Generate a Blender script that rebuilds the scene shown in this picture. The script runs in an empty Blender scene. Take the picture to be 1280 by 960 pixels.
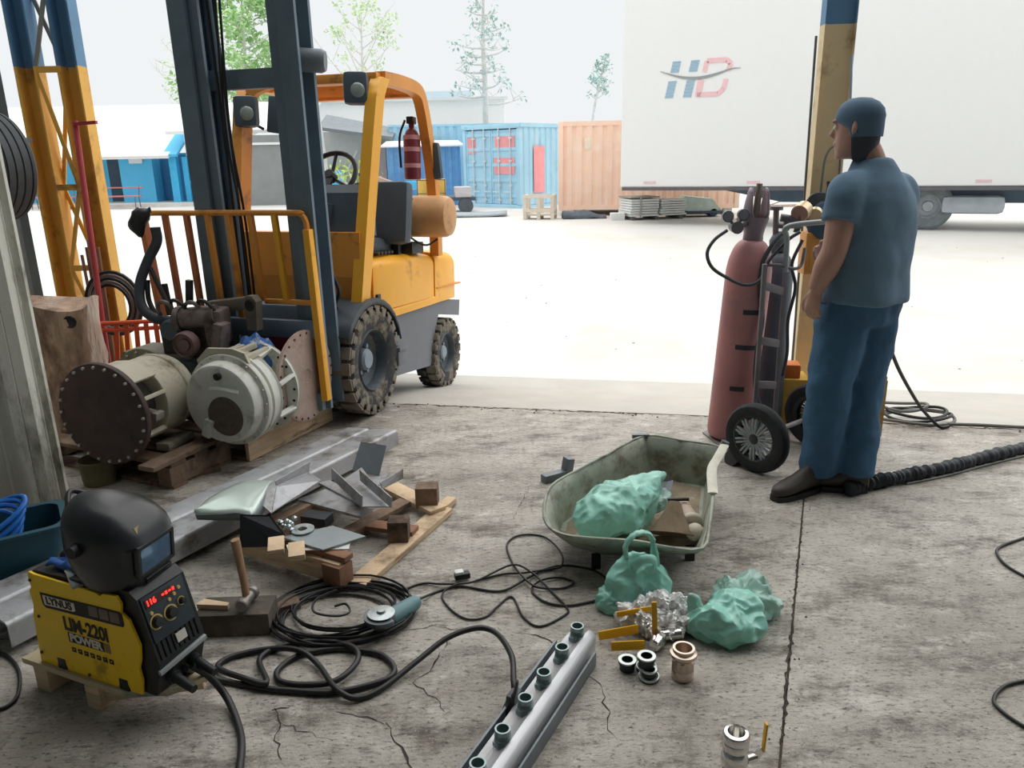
import bpy, bmesh, math, random
from mathutils import Vector, Matrix, Euler, noise

C = bpy.context.scene.collection
SC = bpy.context.scene
PI = math.pi
rnd = random.Random(7)

# ------------------------------------------------------------------ camera
cam_d = bpy.data.cameras.new('camera')
cam = bpy.data.objects.new('camera', cam_d)
C.objects.link(cam)
cam_d.sensor_fit = 'HORIZONTAL'
cam_d.sensor_width = 36.0
cam_d.lens = 962.0 / 1280.0 * 36.0
cam_d.clip_end = 400
cam.matrix_world = (Matrix.Translation((0, 0, 1.55)) @ Matrix.Rotation(math.radians(90 - 16.502), 4, 'X')
                    @ Matrix.Rotation(math.radians(-1.1), 4, 'Z'))
SC.camera = cam

# ------------------------------------------------------------------ world, sun, exposure
w = bpy.data.worlds.new('world')
SC.world = w
w.use_nodes = True
wn = w.node_tree
wn.nodes['Background'].inputs[0].default_value = (0.955, 0.985, 1.0, 1)
wn.nodes['Background'].inputs[1].default_value = 0.92
sun_d = bpy.data.lights.new('sun', 'SUN')
sun_d.energy = 3.6
sun_d.angle = math.radians(110)
sun_d.color = (1.0, 0.97, 0.92)
sun = bpy.data.objects.new('sun', sun_d)
C.objects.link(sun)
sun.rotation_euler = (math.radians(-16), math.radians(6), 0)
SC.view_settings.view_transform = 'Standard'
SC.view_settings.look = 'None'
SC.view_settings.exposure = 0.0
SC.view_settings.gamma = 1.0
SC.view_settings.use_curve_mapping = False
SC.cycles.max_bounces = 8
SC.cycles.diffuse_bounces = 5
SC.cycles.use_denoising = True

# ------------------------------------------------------------------ materials
MATS = {}


def lin(c):
    return tuple(((v / 255.0 + 0.055) / 1.055) ** 2.4 if v > 10 else v / 255.0 / 12.92 for v in c)


def mat(name, rgb, rough=0.6, metal=0.0, var=0.12, scale=6.0, bump=0.15, bscale=40.0, dirt=None, stretch=(1, 1, 1),
        emit=None, trans=0.0, alpha=1.0, spec=0.5, ior=1.45):
    """procedural material: base colour in sRGB 0-255, broken up by noise; dirt=(rgb, amount, scale)"""
    if name in MATS:
        return MATS[name]
    m = bpy.data.materials.new(name)
    m.use_nodes = True
    nt = m.node_tree
    b = nt.nodes['Principled BSDF']
    L = nt.links.new
    tc = nt.nodes.new('ShaderNodeTexCoord')
    mp = nt.nodes.new('ShaderNodeMapping')
    mp.inputs['Scale'].default_value = stretch
    L(tc.outputs['Object'], mp.inputs['Vector'])
    n1 = nt.nodes.new('ShaderNodeTexNoise')
    n1.inputs['Scale'].default_value = scale
    n1.inputs['Detail'].default_value = 6
    n1.inputs['Roughness'].default_value = 0.62
    L(mp.outputs[0], n1.inputs['Vector'])
    base = lin(rgb)
    hi = tuple(min(1, v * (1 + var) + var * 0.03) for v in base)
    lo = tuple(v * (1 - var) for v in base)
    r = nt.nodes.new('ShaderNodeValToRGB')
    r.color_ramp.elements[0].position = 0.3
    r.color_ramp.elements[1].position = 0.7
    r.color_ramp.elements[0].color = lo + (1,)
    r.color_ramp.elements[1].color = hi + (1,)
    L(n1.outputs['Fac'], r.inputs['Fac'])
    col = r.outputs['Color']
    if dirt:
        drgb, amt, dsc = dirt
        n2 = nt.nodes.new('ShaderNodeTexNoise')
        n2.inputs['Scale'].default_value = dsc
        n2.inputs['Detail'].default_value = 8
        n2.inputs['Roughness'].default_value = 0.7
        L(mp.outputs[0], n2.inputs['Vector'])
        mr = nt.nodes.new('ShaderNodeMapRange')
        mr.inputs['From Min'].default_value = 0.62 - amt * 0.3
        mr.inputs['From Max'].default_value = 0.72 - amt * 0.15
        L(n2.outputs['Fac'], mr.inputs['Value'])
        mx = nt.nodes.new('ShaderNodeMix')
        mx.data_type = 'RGBA'
        L(mr.outputs[0], mx.inputs['Factor'])
        L(col, mx.inputs['A'])
        mx.inputs['B'].default_value = lin(drgb) + (1,)
        col = mx.outputs['Result']
    L(col, b.inputs['Base Color'])
    b.inputs['Roughness'].default_value = rough
    b.inputs['Metallic'].default_value = metal
    b.inputs['Specular IOR Level'].default_value = spec
    b.inputs['IOR'].default_value = ior
    if trans:
        b.inputs['Transmission Weight'].default_value = trans
    if alpha < 1:
        b.inputs['Alpha'].default_value = alpha
    if emit:
        b.inputs['Emission Color'].default_value = lin(emit[0]) + (1,)
        b.inputs['Emission Strength'].default_value = emit[1]
    if bump:
        n3 = nt.nodes.new('ShaderNodeTexNoise')
        n3.inputs['Scale'].default_value = bscale
        n3.inputs['Detail'].default_value = 4
        L(mp.outputs[0], n3.inputs['Vector'])
        bp = nt.nodes.new('ShaderNodeBump')
        bp.inputs['Strength'].default_value = bump
        bp.inputs['Distance'].default_value = 0.01
        L(n3.outputs['Fac'], bp.inputs['Height'])
        L(bp.outputs[0], b.inputs['Normal'])
    MATS[name] = m
    return m


# ------------------------------------------------------------------ mesh builder
def rotm(deg):
    return Euler([math.radians(a) for a in deg], 'XYZ').to_matrix().to_4x4()


def frame(p0, p1, up=(0, 0, 1)):
    """matrix with z along p0->p1, origin p0"""
    p0 = Vector(p0)
    d = (Vector(p1) - p0)
    z = d.normalized()
    u = Vector(up)
    if abs(z.dot(u)) > 0.99:
        u = Vector((0, 1, 0))
    x = u.cross(z).normalized()
    y = z.cross(x)
    m = Matrix((x, y, z)).transposed().to_4x4()
    m.translation = p0
    return m


def spline(pts, n=8, closed=False):
    """Catmull-Rom through pts"""
    P = [Vector(p) for p in pts]
    out = []
    N = len(P)
    segs = N if closed else N - 1
    for i in range(segs):
        if closed:
            a, b, c, d = P[(i - 1) % N], P[i], P[(i + 1) % N], P[(i + 2) % N]
        else:
            b, c = P[i], P[i + 1]
            a = P[i - 1] if i > 0 else b + (b - c)
            d = P[i + 2] if i + 2 < N else c + (c - b)
        for k in range(n):
            t = k / n
            out.append(0.5 * ((2 * b) + (c - a) * t + (2 * a - 5 * b + 4 * c - d) * t * t + (3 * b - a - 3 * c + d) * t ** 3))
    if not closed:
        out.append(P[-1])
    return out


class MB:
    def __init__(s):
        s.bm = bmesh.new()

    def _add(s, vs, fs, M=None):
        if M is not None:
            vs = [M @ Vector(v) for v in vs]
        bv = [s.bm.verts.new(v) for v in vs]
        out = []
        for f in fs:
            try:
                out.append(s.bm.faces.new([bv[i] for i in f]))
            except ValueError:
                pass
        return bv, out

    def box(s, c, d, rot=None, bevel=0.0, M=None):
        hx, hy, hz = d[0] / 2, d[1] / 2, d[2] / 2
        vs = [(x, y, z) for x in (-hx, hx) for y in (-hy, hy) for z in (-hz, hz)]
        fs = [(0, 1, 3, 2), (4, 6, 7, 5), (0, 4, 5, 1), (2, 3, 7, 6), (0, 2, 6, 4), (1, 5, 7, 3)]
        T = Matrix.Translation(c)
        if rot is not None:
            T = T @ (rotm(rot) if not isinstance(rot, Matrix) else rot)
        if M is not None:
            T = M @ T
        bv, f = s._add(vs, fs, T)
        if bevel:
            es = list({e for ff in f for e in ff.edges})
            bmesh.ops.bevel(s.bm, geom=es, offset=bevel, segments=2, profile=0.6, affect='EDGES')
        return s

    def bar(s, p0, p1, w, h, up=(0, 0, 1), bevel=0.0):
        """rectangular bar from p0 to p1; w across, h along up"""
        M = frame(p0, p1, up)
        L = (Vector(p1) - Vector(p0)).length
        return s.box((0, 0, L / 2), (w, h, L), None, bevel, M)

    def cyl(s, p0, p1, r0, r1=None, n=16, caps=True):
        if r1 is None:
            r1 = r0
        M = frame(p0, p1)
        L = (Vector(p1) - Vector(p0)).length
        vs, fs = [], []
        for i in range(n):
            a = 2 * PI * i / n
            vs.append((r0 * math.cos(a), r0 * math.sin(a), 0))
            vs.append((r1 * math.cos(a), r1 * math.sin(a), L))
        for i in range(n):
            j = (i + 1) % n
            fs.append((2 * i, 2 * j, 2 * j + 1, 2 * i + 1))
        if caps:
            fs.append(tuple(2 * i for i in reversed(range(n))))
            fs.append(tuple(2 * i + 1 for i in range(n)))
        s._add(vs, fs, M)
        return s

    def pipe(s, p0, p1, ro, ri, n=20):
        L = (Vector(p1) - Vector(p0)).length
        return s.lathe([(ri, 0), (ro, 0), (ro, L), (ri, L), (ri, 0)], n, frame(p0, p1))

    def lathe(s, prof, n=24, M=None, a0=0.0, a1=2 * PI):
        full = abs(a1 - a0 - 2 * PI) < 1e-6
        cols = n if full else n + 1
        vs, fs = [], []
        k = len(prof)
        for i in range(cols):
            a = a0 + (a1 - a0) * i / n
            for r, z in prof:
                vs.append((r * math.cos(a), r * math.sin(a), z))
        for i in range(n):
            j = (i + 1) % cols
            for q in range(k - 1):
                fs.append((i * k + q, j * k + q, j * k + q + 1, i * k + q + 1))
        s._add(vs, fs, M)
        bmesh.ops.remove_doubles(s.bm, verts=s.bm.verts[-len(vs):], dist=1e-6)
        return s

    def tube(s, pts, r, n=8, closed=False, flat=None):
        P = [Vector(p) for p in pts]
        N = len(P)
        rr = r if isinstance(r, (list, tuple)) else [r] * N
        up = Vector((0, 0, 1))
        vs, fs = [], []
        prev = None
        for i in range(N):
            if closed:
                t = P[(i + 1) % N] - P[i - 1]
            else:
                t = P[min(i + 1, N - 1)] - P[max(i - 1, 0)]
            if t.length < 1e-9:
                t = Vector((0, 0, 1))
            t.normalize()
            if prev is None:
                u = up if abs(t.z) < 0.95 else Vector((0, 1, 0))
                x = u.cross(t).normalized()
            else:
                x = prev - t * prev.dot(t)
                x = x.normalized() if x.length > 1e-6 else up.cross(t).normalized()
            prev = x
            y = t.cross(x)
            fx, fy = (1, 1) if flat is None else flat
            for k in range(n):
                a = 2 * PI * k / n
                vs.append(P[i] + x * (rr[i] * fx * math.cos(a)) + y * (rr[i] * fy * math.sin(a)))
        for i in range(N if closed else N - 1):
            j = (i + 1) % N
            for k in range(n):
                l = (k + 1) % n
                fs.append((i * n + k, i * n + l, j * n + l, j * n + k))
        if not closed:
            fs.append(tuple(reversed(range(n))))
            fs.append(tuple((N - 1) * n + k for k in range(n)))
        s._add(vs, fs)
        return s

    def prism(s, poly, h, M=None):
        """extrude 2d polygon (x,y) along local z 0..h"""
        k = len(poly)
        vs = [(p[0], p[1], 0) for p in poly] + [(p[0], p[1], h) for p in poly]
        fs = [tuple(reversed(range(k))), tuple(range(k, 2 * k))]
        for i in range(k):
            j = (i + 1) % k
            fs.append((i, j, k + j, k + i))
        s._add(vs, fs, M)
        return s

    def poly(s, pts, th=0.003, M=None):
        """slab with the given 3-d outline, thickness th below it"""
        P = [Vector(p) for p in pts]
        n = (P[1] - P[0]).cross(P[2] - P[1]).normalized()
        if n.z < 0:
            n = -n
        k = len(P)
        vs = P + [p - n * th for p in P]
        fs = [tuple(range(k)), tuple(reversed(range(k, 2 * k)))]
        for i in range(k):
            j = (i + 1) % k
            fs.append((i, k + i, k + j, j))
        s._add(vs, fs, M)
        return s

    def loft(s, rings, caps=True, closed=False):
        k = len(rings[0])
        vs = [v for r in rings for v in r]
        fs = []
        for i in range(len(rings) - 1):
            for q in range(k):
                l = (q + 1) % k
                fs.append((i * k + q, i * k + l, (i + 1) * k + l, (i + 1) * k + q))
        if caps:
            fs.append(tuple(reversed(range(k))))
            fs.append(tuple((len(rings) - 1) * k + q for q in range(k)))
        s._add(vs, fs)
        return s

    def grid(s, rows):
        k = len(rows[0])
        vs = [v for r in rows for v in r]
        fs = []
        for i in range(len(rows) - 1):
            for q in range(k - 1):
                fs.append((i * k + q, i * k + q + 1, (i + 1) * k + q + 1, (i + 1) * k + q))
        s._add(vs, fs)
        return s

    def ball(s, c, r, sub=2, sc=(1, 1, 1)):
        M = Matrix.Translation(c) @ Matrix.Diagonal((sc[0], sc[1], sc[2], 1))
        bmesh.ops.create_icosphere(s.bm, subdivisions=sub, radius=r, matrix=M)
        return s

    def build(s, name, m, parent=None, smooth=35, loc=None, rot=None, weld=False):
        bmesh.ops.recalc_face_normals(s.bm, faces=s.bm.faces)
        me = bpy.data.meshes.new(name)
        s.bm.to_mesh(me)
        s.bm.free()
        if smooth:
            me.polygons.foreach_set('use_smooth', [True] * len(me.polygons))
            me.set_sharp_from_angle(angle=math.radians(smooth))
        o = bpy.data.objects.new(name, me)
        C.objects.link(o)
        if m is not None:
            me.materials.append(m)
        if parent is not None:
            o.parent = parent
        if loc is not None:
            o.location = loc
        if rot is not None:
            o.rotation_euler = [math.radians(a) for a in rot]
        return o


def tag(o, label=None, cat=None, group=None, kind=None):
    if label:
        o['label'] = label
    if cat:
        o['category'] = cat
    if group:
        o['group'] = group
    if kind:
        o['kind'] = kind
    return o


def thing(name, label, cat, loc=(0, 0, 0), rot=(0, 0, 0), group=None):
    o = bpy.data.objects.new(name, None)
    o.empty_display_size = 0.1
    C.objects.link(o)
    o.location = loc
    o.rotation_euler = [math.radians(a) for a in rot]
    return tag(o, label, cat, group)


def instance(o, name=None, parent=None, loc=None, rot=None, scale=None):
    c = o.copy()
    if name:
        c.name = name
    C.objects.link(c)
    if parent is not None:
        c.parent = parent
    if loc is not None:
        c.location = loc
    if rot is not None:
        c.rotation_euler = [math.radians(a) for a in rot]
    if scale is not None:
        c.scale = scale
    return c


def copy_tree(o, parent=None):
    c = o.copy()
    C.objects.link(c)
    if parent is not None:
        c.parent = parent
    for ch in list(o.children):
        copy_tree(ch, c)
    return c


def text_part(name, body, size, m, parent, M, depth=0.0006, bold=0.0, sx=1.0, align='CENTER'):
    """flat lettering: text lies in local XY of M, baseline centred at the origin"""
    cu = bpy.data.curves.new(name, 'FONT')
    cu.body = body
    cu.size = size
    cu.align_x = align
    cu.align_y = 'CENTER'
    cu.extrude = depth
    cu.offset = bold
    o = bpy.data.objects.new(name, cu)
    C.objects.link(o)
    dg = bpy.context.evaluated_depsgraph_get()
    me = bpy.data.meshes.new_from_object(o.evaluated_get(dg))
    bpy.data.objects.remove(o)
    n = bpy.data.objects.new(name, me)
    C.objects.link(n)
    me.materials.clear()
    me.materials.append(m)
    n.parent = parent
    n.matrix_local = M @ Matrix.Diagonal((sx, 1, 1, 1))
    return n


def basis(o, x, y):
    """matrix at o with local x along x and local y along y"""
    x = Vector(x).normalized()
    z = x.cross(Vector(y)).normalized()
    y = z.cross(x)
    m = Matrix((x, y, z)).transposed().to_4x4()
    m.translation = o
    return m


# shared materials
M_rubber = mat('tyre rubber', (52, 54, 56), 0.85, var=0.3, scale=14, bump=0.3, dirt=((150, 140, 122), 0.5, 9))
M_black = mat('black plastic', (26, 29, 32), 0.45, var=0.2, bump=0.1)
M_cable = mat('black cable rubber', (30, 31, 33), 0.45, var=0.2, bump=0.05)
M_steel = mat('mill steel', (172, 174, 178), 0.42, 0.3, var=0.15, scale=9, bump=0.12, dirt=((110, 104, 98), 0.35, 5))
M_dsteel = mat('dark sheet steel', (112, 120, 126), 0.42, 0.3, var=0.15, scale=5, bump=0.06)
M_galv = mat('galvanised steel', (176, 186, 188), 0.35, 0.85, var=0.18, scale=30, bump=0.08)
M_chrome = mat('bright nickel', (214, 212, 208), 0.16, 0.95, var=0.06, bump=0.0)
M_wood = mat('raw pallet wood', (216, 190, 158), 0.85, var=0.22, scale=5, bump=0.35, bscale=25, stretch=(1, 1, 8), dirt=((110, 88, 66), 0.3, 3))
M_owood = mat('weathered brown wood', (136, 114, 96), 0.9, var=0.3, scale=5, bump=0.4, bscale=22, dirt=((70, 58, 50), 0.5, 3))
M_white = mat('white paint', (232, 233, 232), 0.55, var=0.03, bump=0.03)
M_glass = mat('dark glass', (60, 90, 120), 0.08, 0.0, var=0.1, bump=0)

# ------------------------------------------------------------------ floor, yard, building shell
def floor_material():
    m = bpy.data.materials.new('worn concrete')
    m.use_nodes = True
    nt = m.node_tree
    L = nt.links.new
    b = nt.nodes['Principled BSDF']
    tc = nt.nodes.new('ShaderNodeTexCoord')

    def nz(scale, detail=8, rough=0.65, stretch=None, dist=0.0):
        n = nt.nodes.new('ShaderNodeTexNoise')
        n.inputs['Scale'].default_value = scale
        n.inputs['Detail'].default_value = detail
        n.inputs['Roughness'].default_value = rough
        n.inputs['Distortion'].default_value = dist
        if stretch:
            mp = nt.nodes.new('ShaderNodeMapping')
            mp.inputs['Scale'].default_value = stretch
            L(tc.outputs['Object'], mp.inputs['Vector'])
            L(mp.outputs[0], n.inputs['Vector'])
        else:
            L(tc.outputs['Object'], n.inputs['Vector'])
        return n.outputs['Fac']

    def ramp(fac, stops):
        r = nt.nodes.new('ShaderNodeValToRGB')
        e = r.color_ramp.elements
        while len(e) < len(stops):
            e.new(0.5)
        for i, (p, c) in enumerate(stops):
            e[i].position = p
            e[i].color = lin(c) + (1,)
        L(fac, r.inputs['Fac'])
        return r.outputs['Color']

    def mix(a, bcol, fac, mode='MIX'):
        x = nt.nodes.new('ShaderNodeMix')
        x.data_type = 'RGBA'
        x.blend_type = mode
        if isinstance(fac, float):
            x.inputs['Factor'].default_value = fac
        else:
            L(fac, x.inputs['Factor'])
        L(a, x.inputs['A'])
        if isinstance(bcol, tuple):
            x.inputs['B'].default_value = lin(bcol) + (1,)
        else:
            L(bcol, x.inputs['B'])
        return x.outputs['Result']

    def rng(fac, a, c):
        r = nt.nodes.new('ShaderNodeMapRange')
        r.inputs['From Min'].default_value = a
        r.inputs['From Max'].default_value = c
        L(fac, r.inputs['Value'])
        return r.outputs[0]
    c0 = ramp(nz(1.6), [(0.3, (158, 152, 142)), (0.5, (188, 182, 172)), (0.7, (216, 211, 202))])
    c1 = mix(c0, (98, 91, 80), rng(nz(2.6, 12, 0.8, (1, 2.0, 1)), 0.49, 0.63))
    c2 = mix(c1, (226, 222, 214), rng(nz(5.5, 10, 0.75, (1, 1.8, 1)), 0.54, 0.68))
    c3 = mix(c2, (80, 75, 67), rng(nz(11, 10, 0.8, (1, 2.6, 1)), 0.56, 0.66))
    c4 = mix(c3, (70, 66, 60), rng(nz(42, 6, 0.8, (1, 2.0, 1)), 0.53, 0.64))
    c4 = mix(c4, (216, 212, 202), rng(nz(90, 5, 0.7), 0.58, 0.72))
    c5 = mix(c4, (160, 138, 108), rng(nz(2.1, 5, 0.6), 0.68, 0.84))
    L(c5, b.inputs['Base Color'])
    b.inputs['Roughness'].default_value = 0.40
    add = nt.nodes.new('ShaderNodeMath')
    L(nz(14, 9, 0.75, (1, 2.4, 1)), add.inputs[0])
    L(nz(60, 8, 0.8), add.inputs[1])
    bp = nt.nodes.new('ShaderNodeBump')
    bp.inputs['Strength'].default_value = 0.8
    bp.inputs['Distance'].default_value = 0.008
    L(add.outputs[0], bp.inputs['Height'])
    L(bp.outputs[0], b.inputs['Normal'])
    return m


M_floor = floor_material()
M_yard = mat('pale wet yard', (204, 203, 199), 0.6, var=0.06, scale=0.5, bump=0.4, bscale=3, dirt=((196, 191, 180), 0.3, 0.35))
M_apron = mat('pale apron concrete', (184, 181, 174), 0.75, var=0.08, scale=2.5, bump=0.3, bscale=30, dirt=((188, 182, 172), 0.35, 2.0))
M_crack = mat('crack dirt', (58, 52, 46), 0.95, var=0.3, bump=0.0)

floor = bpy.data.objects.new('floor', None)
C.objects.link(floor)
tag(floor, 'worn grey concrete workshop floor with stains and cracks', None, None, 'structure')


def slab(name, poly, z, th, m, parent):
    mb = MB()
    mb.prism(poly, th, Matrix.Translation((0, 0, z - th)))
    o = mb.build(name, m, parent, smooth=0)
    return o


# saw joint runs from (0.66,1.64) to (1.46,3.55) and on; slab edge from (-0.8,4.83) to (2.9,4.12)
def wob(p0, p1, n, amp, seed):
    r = random.Random(seed)
    out = []
    for i in range(n + 1):
        t = i / n
        e = 0 if i in (0, n) else r.uniform(-amp, amp)
        out.append((p0[0] + (p1[0] - p0[0]) * t + e * 0.4, p0[1] + (p1[1] - p0[1]) * t + e))
    return out


JE = wob((-7.0, 6.02), (7.0, 3.33), 90, 0.012, 3)       # front edge of the slab


def edge_y(x):
    return 6.02 + (x + 7.0) / 14.0 * (3.33 - 6.02)


jx0, jy0, jx1, jy1 = -1.2, -2.96, 1.715, 4.20
cut = wob((jx0, jy0), (1.78, edge_y(1.78)), 70, 0.008, 5)
left_edge = [p for p in JE if p[0] < 1.76]
right_edge = [p for p in JE if p[0] > 1.80]
gap = 0.004
slab('floor_slab', [(-7, -6), (-2.4, -6)] + [(x - gap, y) for x, y in cut] + list(reversed(left_edge)), 0, 0.12, M_floor, floor)
slab('floor_slab', [(x + gap, y) for x, y in cut] + right_edge + [(7, -6), (-2.38, -6)], 0.0, 0.12, M_floor, floor)
slab('joint_bed', [(-7, -6), (7, -6), (7, 3.4), (-7, 6.05)], -0.010, 0.05, mat('joint filler dirt', (112, 102, 90), 0.95, var=0.3, scale=30, bump=0.2), floor)


def crack(pts, w0, seed):
    """narrow irregular crack as a thin strip just proud of the slab surface"""
    r = random.Random(seed)
    fine = []
    for i in range(len(pts) - 1):
        a, b = Vector(pts[i][:2]), Vector(pts[i + 1][:2])
        n = max(2, int((b - a).length / 0.02))
        for k in range(n):
            t = k / n
            p = a.lerp(b, t)
            d = (b - a).normalized()
            fine.append(p + Vector((-d.y, d.x)) * r.uniform(-0.008, 0.008))
    fine.append(Vector(pts[-1][:2]))
    rows = []
    for i, p in enumerate(fine):
        d = (fine[min(i + 1, len(fine) - 1)] - fine[max(i - 1, 0)]).normalized()
        nrm = Vector((-d.y, d.x))
        w = w0 * r.uniform(0.15, 1.0) * (0.35 + 0.65 * math.sin(PI * (i + 1) / (len(fine) + 1)))
        rows.append([(p.x + nrm.x * w, p.y + nrm.y * w, 0.0012), (p.x - nrm.x * w, p.y - nrm.y * w, 0.0012)])
    mb = MB()
    mb.grid(rows)
    mb.build('crack', M_crack, floor, smooth=0)


crack([(-0.231, 2.229, 0.0), (-0.255, 2.135, 0.0), (-0.287, 2.044, 0.0), (-0.325, 2.008, 0.0), (-0.29, 1.981, 0.0), (-0.245, 1.943, 0.0), (-0.214, 1.88, 0.0)], 0.004, 1)
crack([(-0.385, 1.835, 0.0), (-0.351, 1.793, 0.0), (-0.326, 1.741, 0.0), (-0.293, 1.682, 0.0), (-0.269, 1.627, 0.0)], 0.004, 2)
crack([(-0.715, 1.911, 0.0), (-0.684, 1.844, 0.0), (-0.675, 1.78, 0.0), (-0.641, 1.705, 0.0)], 0.003, 3)
crack([(-0.725, 1.905, 0.0), (-0.675, 1.91, 0.0)], 0.003, 13)
crack([(-0.016, 2.267, 0.0), (0.07, 2.251, 0.0), (0.116, 2.196, 0.0), (0.192, 2.163, 0.0)], 0.003, 4)
crack([(0.218, 2.029, 0.0), (0.246, 1.991, 0.0), (0.253, 1.929, 0.0), (0.26, 1.867, 0.0), (0.247, 1.818, 0.0), (0.272, 1.755, 0.0)], 0.003, 5)
crack([(-0.398, 2.279, 0.0), (-0.292, 2.313, 0.0), (-0.18, 2.272, 0.0)], 0.0018, 6)
crack([(-0.012, 3.106, 0.0), (0.035, 3.311, 0.0), (0.089, 3.492, 0.0)], 0.002, 7)
crack([(0.705, 2.676, 0.0), (0.802, 2.63, 0.0), (0.9, 2.597, 0.0)], 0.002, 8)
crack([(-0.701, 1.86, 0.0), (-0.607, 1.81, 0.0), (-0.52, 1.776, 0.0)], 0.002, 9)
crack([(-0.533, 1.889, 0.0), (-0.46, 1.87, 0.0), (-0.385, 1.835, 0.0)], 0.003, 10)

crack([p for p in JE if -1.0 < p[0] < 1.3], 0.011, 21)
crack([p for p in JE if 1.2 < p[0] < 3.6], 0.008, 22)
crack([p for p in JE if -4.0 < p[0] < -0.9], 0.008, 23)
crack([p for p in cut if 1.7 < p[1] < 2.4], 0.006, 24)
crack([p for p in cut if 2.3 < p[1] < 3.1], 0.004, 25)
# grit along the saw joint
mb = MB()
for i in range(120):
    x, y = cut[rnd.randrange(28, 70)]
    x += rnd.gauss(0, 0.012) + rnd.uniform(-.03, .03) * 0.3
    y += rnd.uniform(-0.06, 0.06)
    r = rnd.uniform(0.001, 0.003)
    mb.box((x, y, r * 0.5), (r * 2, r * 1.6, r), (0, 0, rnd.uniform(0, 90)))
for i in range(160):
    x, y = rnd.choice(JE)
    if -2.5 < x < 3.4:
        r = rnd.uniform(0.002, 0.006)
        mb.box((x + rnd.uniform(-.08, .08), y - 0.02 + rnd.gauss(0, 0.02), r * 0.4), (r * 2, r * 1.6, r), (0, 0, rnd.uniform(0, 90)))
mb.build('grit', M_crack, floor, smooth=0)['kind'] = 'stuff'

# apron ramp and yard (lower than the workshop floor)
YZ = -0.25


def zy(y):
    t = min(1, max(0, (y - 8) / 12.0))
    return YZ + 0.2 * t * t * (3 - 2 * t)


ap = MB()
rows = []
for i in range(57):
    x = -7 + i * 0.25
    e = edge_y(x)
    rows.append([(x, e + 0.012, -0.006), (x, e + 0.35, -0.05), (x, e + 1.3, YZ + 0.02), (x, e + 1.6, YZ + 0.004)])
ap.grid(rows)
apron = ap.build('ground_apron', M_apron, None, smooth=60)
tag(apron, 'pale concrete ramp between workshop floor and yard', None, None, 'structure')
yd = MB()
rows = []
for j in range(60):
    y = 4.9 + (j / 59.0) ** 2 * 80
    row = []
    for i in range(81):
        x = -70 + i * 1.75
        zz = zy(y) - 0.004 + (noise.noise((x * 0.25, y * 0.25, 3.0)) * 0.015 if y > 9 else 0) - (0.1 if y < 7.2 else 0)
        row.append((x, y, zz))
    rows.append(row)
yd.grid(rows)
yard = yd.build('ground', M_yard, None, smooth=60)
tag(yard, 'bright pale gravel yard outside the workshop', None, None, 'structure')

# yard grit and wet streaks near the apron
mb = MB()
for i in range(60):
    y = 6.2 + rnd.random() ** 1.7 * 12
    x = rnd.uniform(-3, 9)
    r = rnd.uniform(0.004, 0.011)
    mb.box((x, y, zy(y) + r * 0.3), (r * 2.4, r * 1.8, r), (0, 0, rnd.uniform(0, 90)))
o = mb.build('gravel_stones', mat('yard stones', (205, 200, 190), 0.9, var=0.2), None, smooth=0)
tag(o, 'loose small stones scattered over the bright yard', 'gravel', None, 'stuff')

# building shell outside of the frame: roof, back wall, left wall and an added right wall
M_roof = mat('roof sheet underside', (120, 120, 118), 0.7, var=0.1)
M_wallc = mat('grey wall sheet', (132, 140, 140), 0.6, var=0.12, scale=2)
cl = MB()
for xa, xb in ((-7.2, 9.5),):
    cl.prism([(xa, -9), (xb, -9), (xb, 2.7 - xb * 0.19), (xa, 2.7 - xa * 0.19)], 0.08, Matrix.Translation((0, 0, 6.9)))  # unseen roof edge pulled back to let daylight onto the front floor
ceil = cl.build('ceiling', M_roof, None, smooth=0)
tag(ceil, 'sheet metal roof over the workshop, front edge cut back to admit daylight', None, None, 'structure')
wb = MB()
wb.box((1, -8.0, 3.45), (16, 0.1, 6.9))
tag(wb.build('wall_back', M_wallc, None, smooth=0), 'back wall of the workshop', None, None, 'structure')
wr = MB()
wr.box((7.2, -2.9, 3.45), (0.1, 10.4, 6.9))  # wall added out of view to cut daylight from the right
tag(wr.build('wall_right_blocker', M_wallc, None, smooth=0), 'unseen grey sheet wall added on the right to block side light', None, None, 'structure')
wl = MB()
for i in range(60):
    y = -7.8 + i * 0.22
    if y > 4.9:
        break
    wl.box((-3.95, y, 3.45), (0.05, 0.12, 6.9))
    wl.box((-3.98, y + 0.11, 3.45), (0.02, 0.11, 6.9))
tag(wl.build('wall_left', M_wallc, None, smooth=0), 'ribbed grey sheet wall along the left side', None, None, 'structure')

# ------------------------------------------------------------------ shipping containers
def corr_wall(mb, p0, p1, z0, z1, pitch=0.28, depth=0.04, out=1):
    """corrugated wall with trapezoid ribs standing from p0 to p1"""
    a, b = Vector((p0[0], p0[1])), Vector((p1[0], p1[1]))
    d = (b - a)
    L = d.length
    d.normalize()
    n = Vector((d.y, -d.x)) * out
    prof = []
    u = 0.0
    while u < L:
        for du, e in ((0, 0), (0.25, 0), (0.4, 1), (0.85, 1), (1.0, 0)):
            uu = u + du * pitch
            if uu <= L:
                prof.append((uu, e))
        u += pitch
    prof.append((L, 0))
    rows = []
    for z in (z0, z1):
        rows.append([(a.x + d.x * uu + n.x * depth * e, a.y + d.y * uu + n.y * depth * e, z) for uu, e in prof])
    mb.grid(rows)


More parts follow.
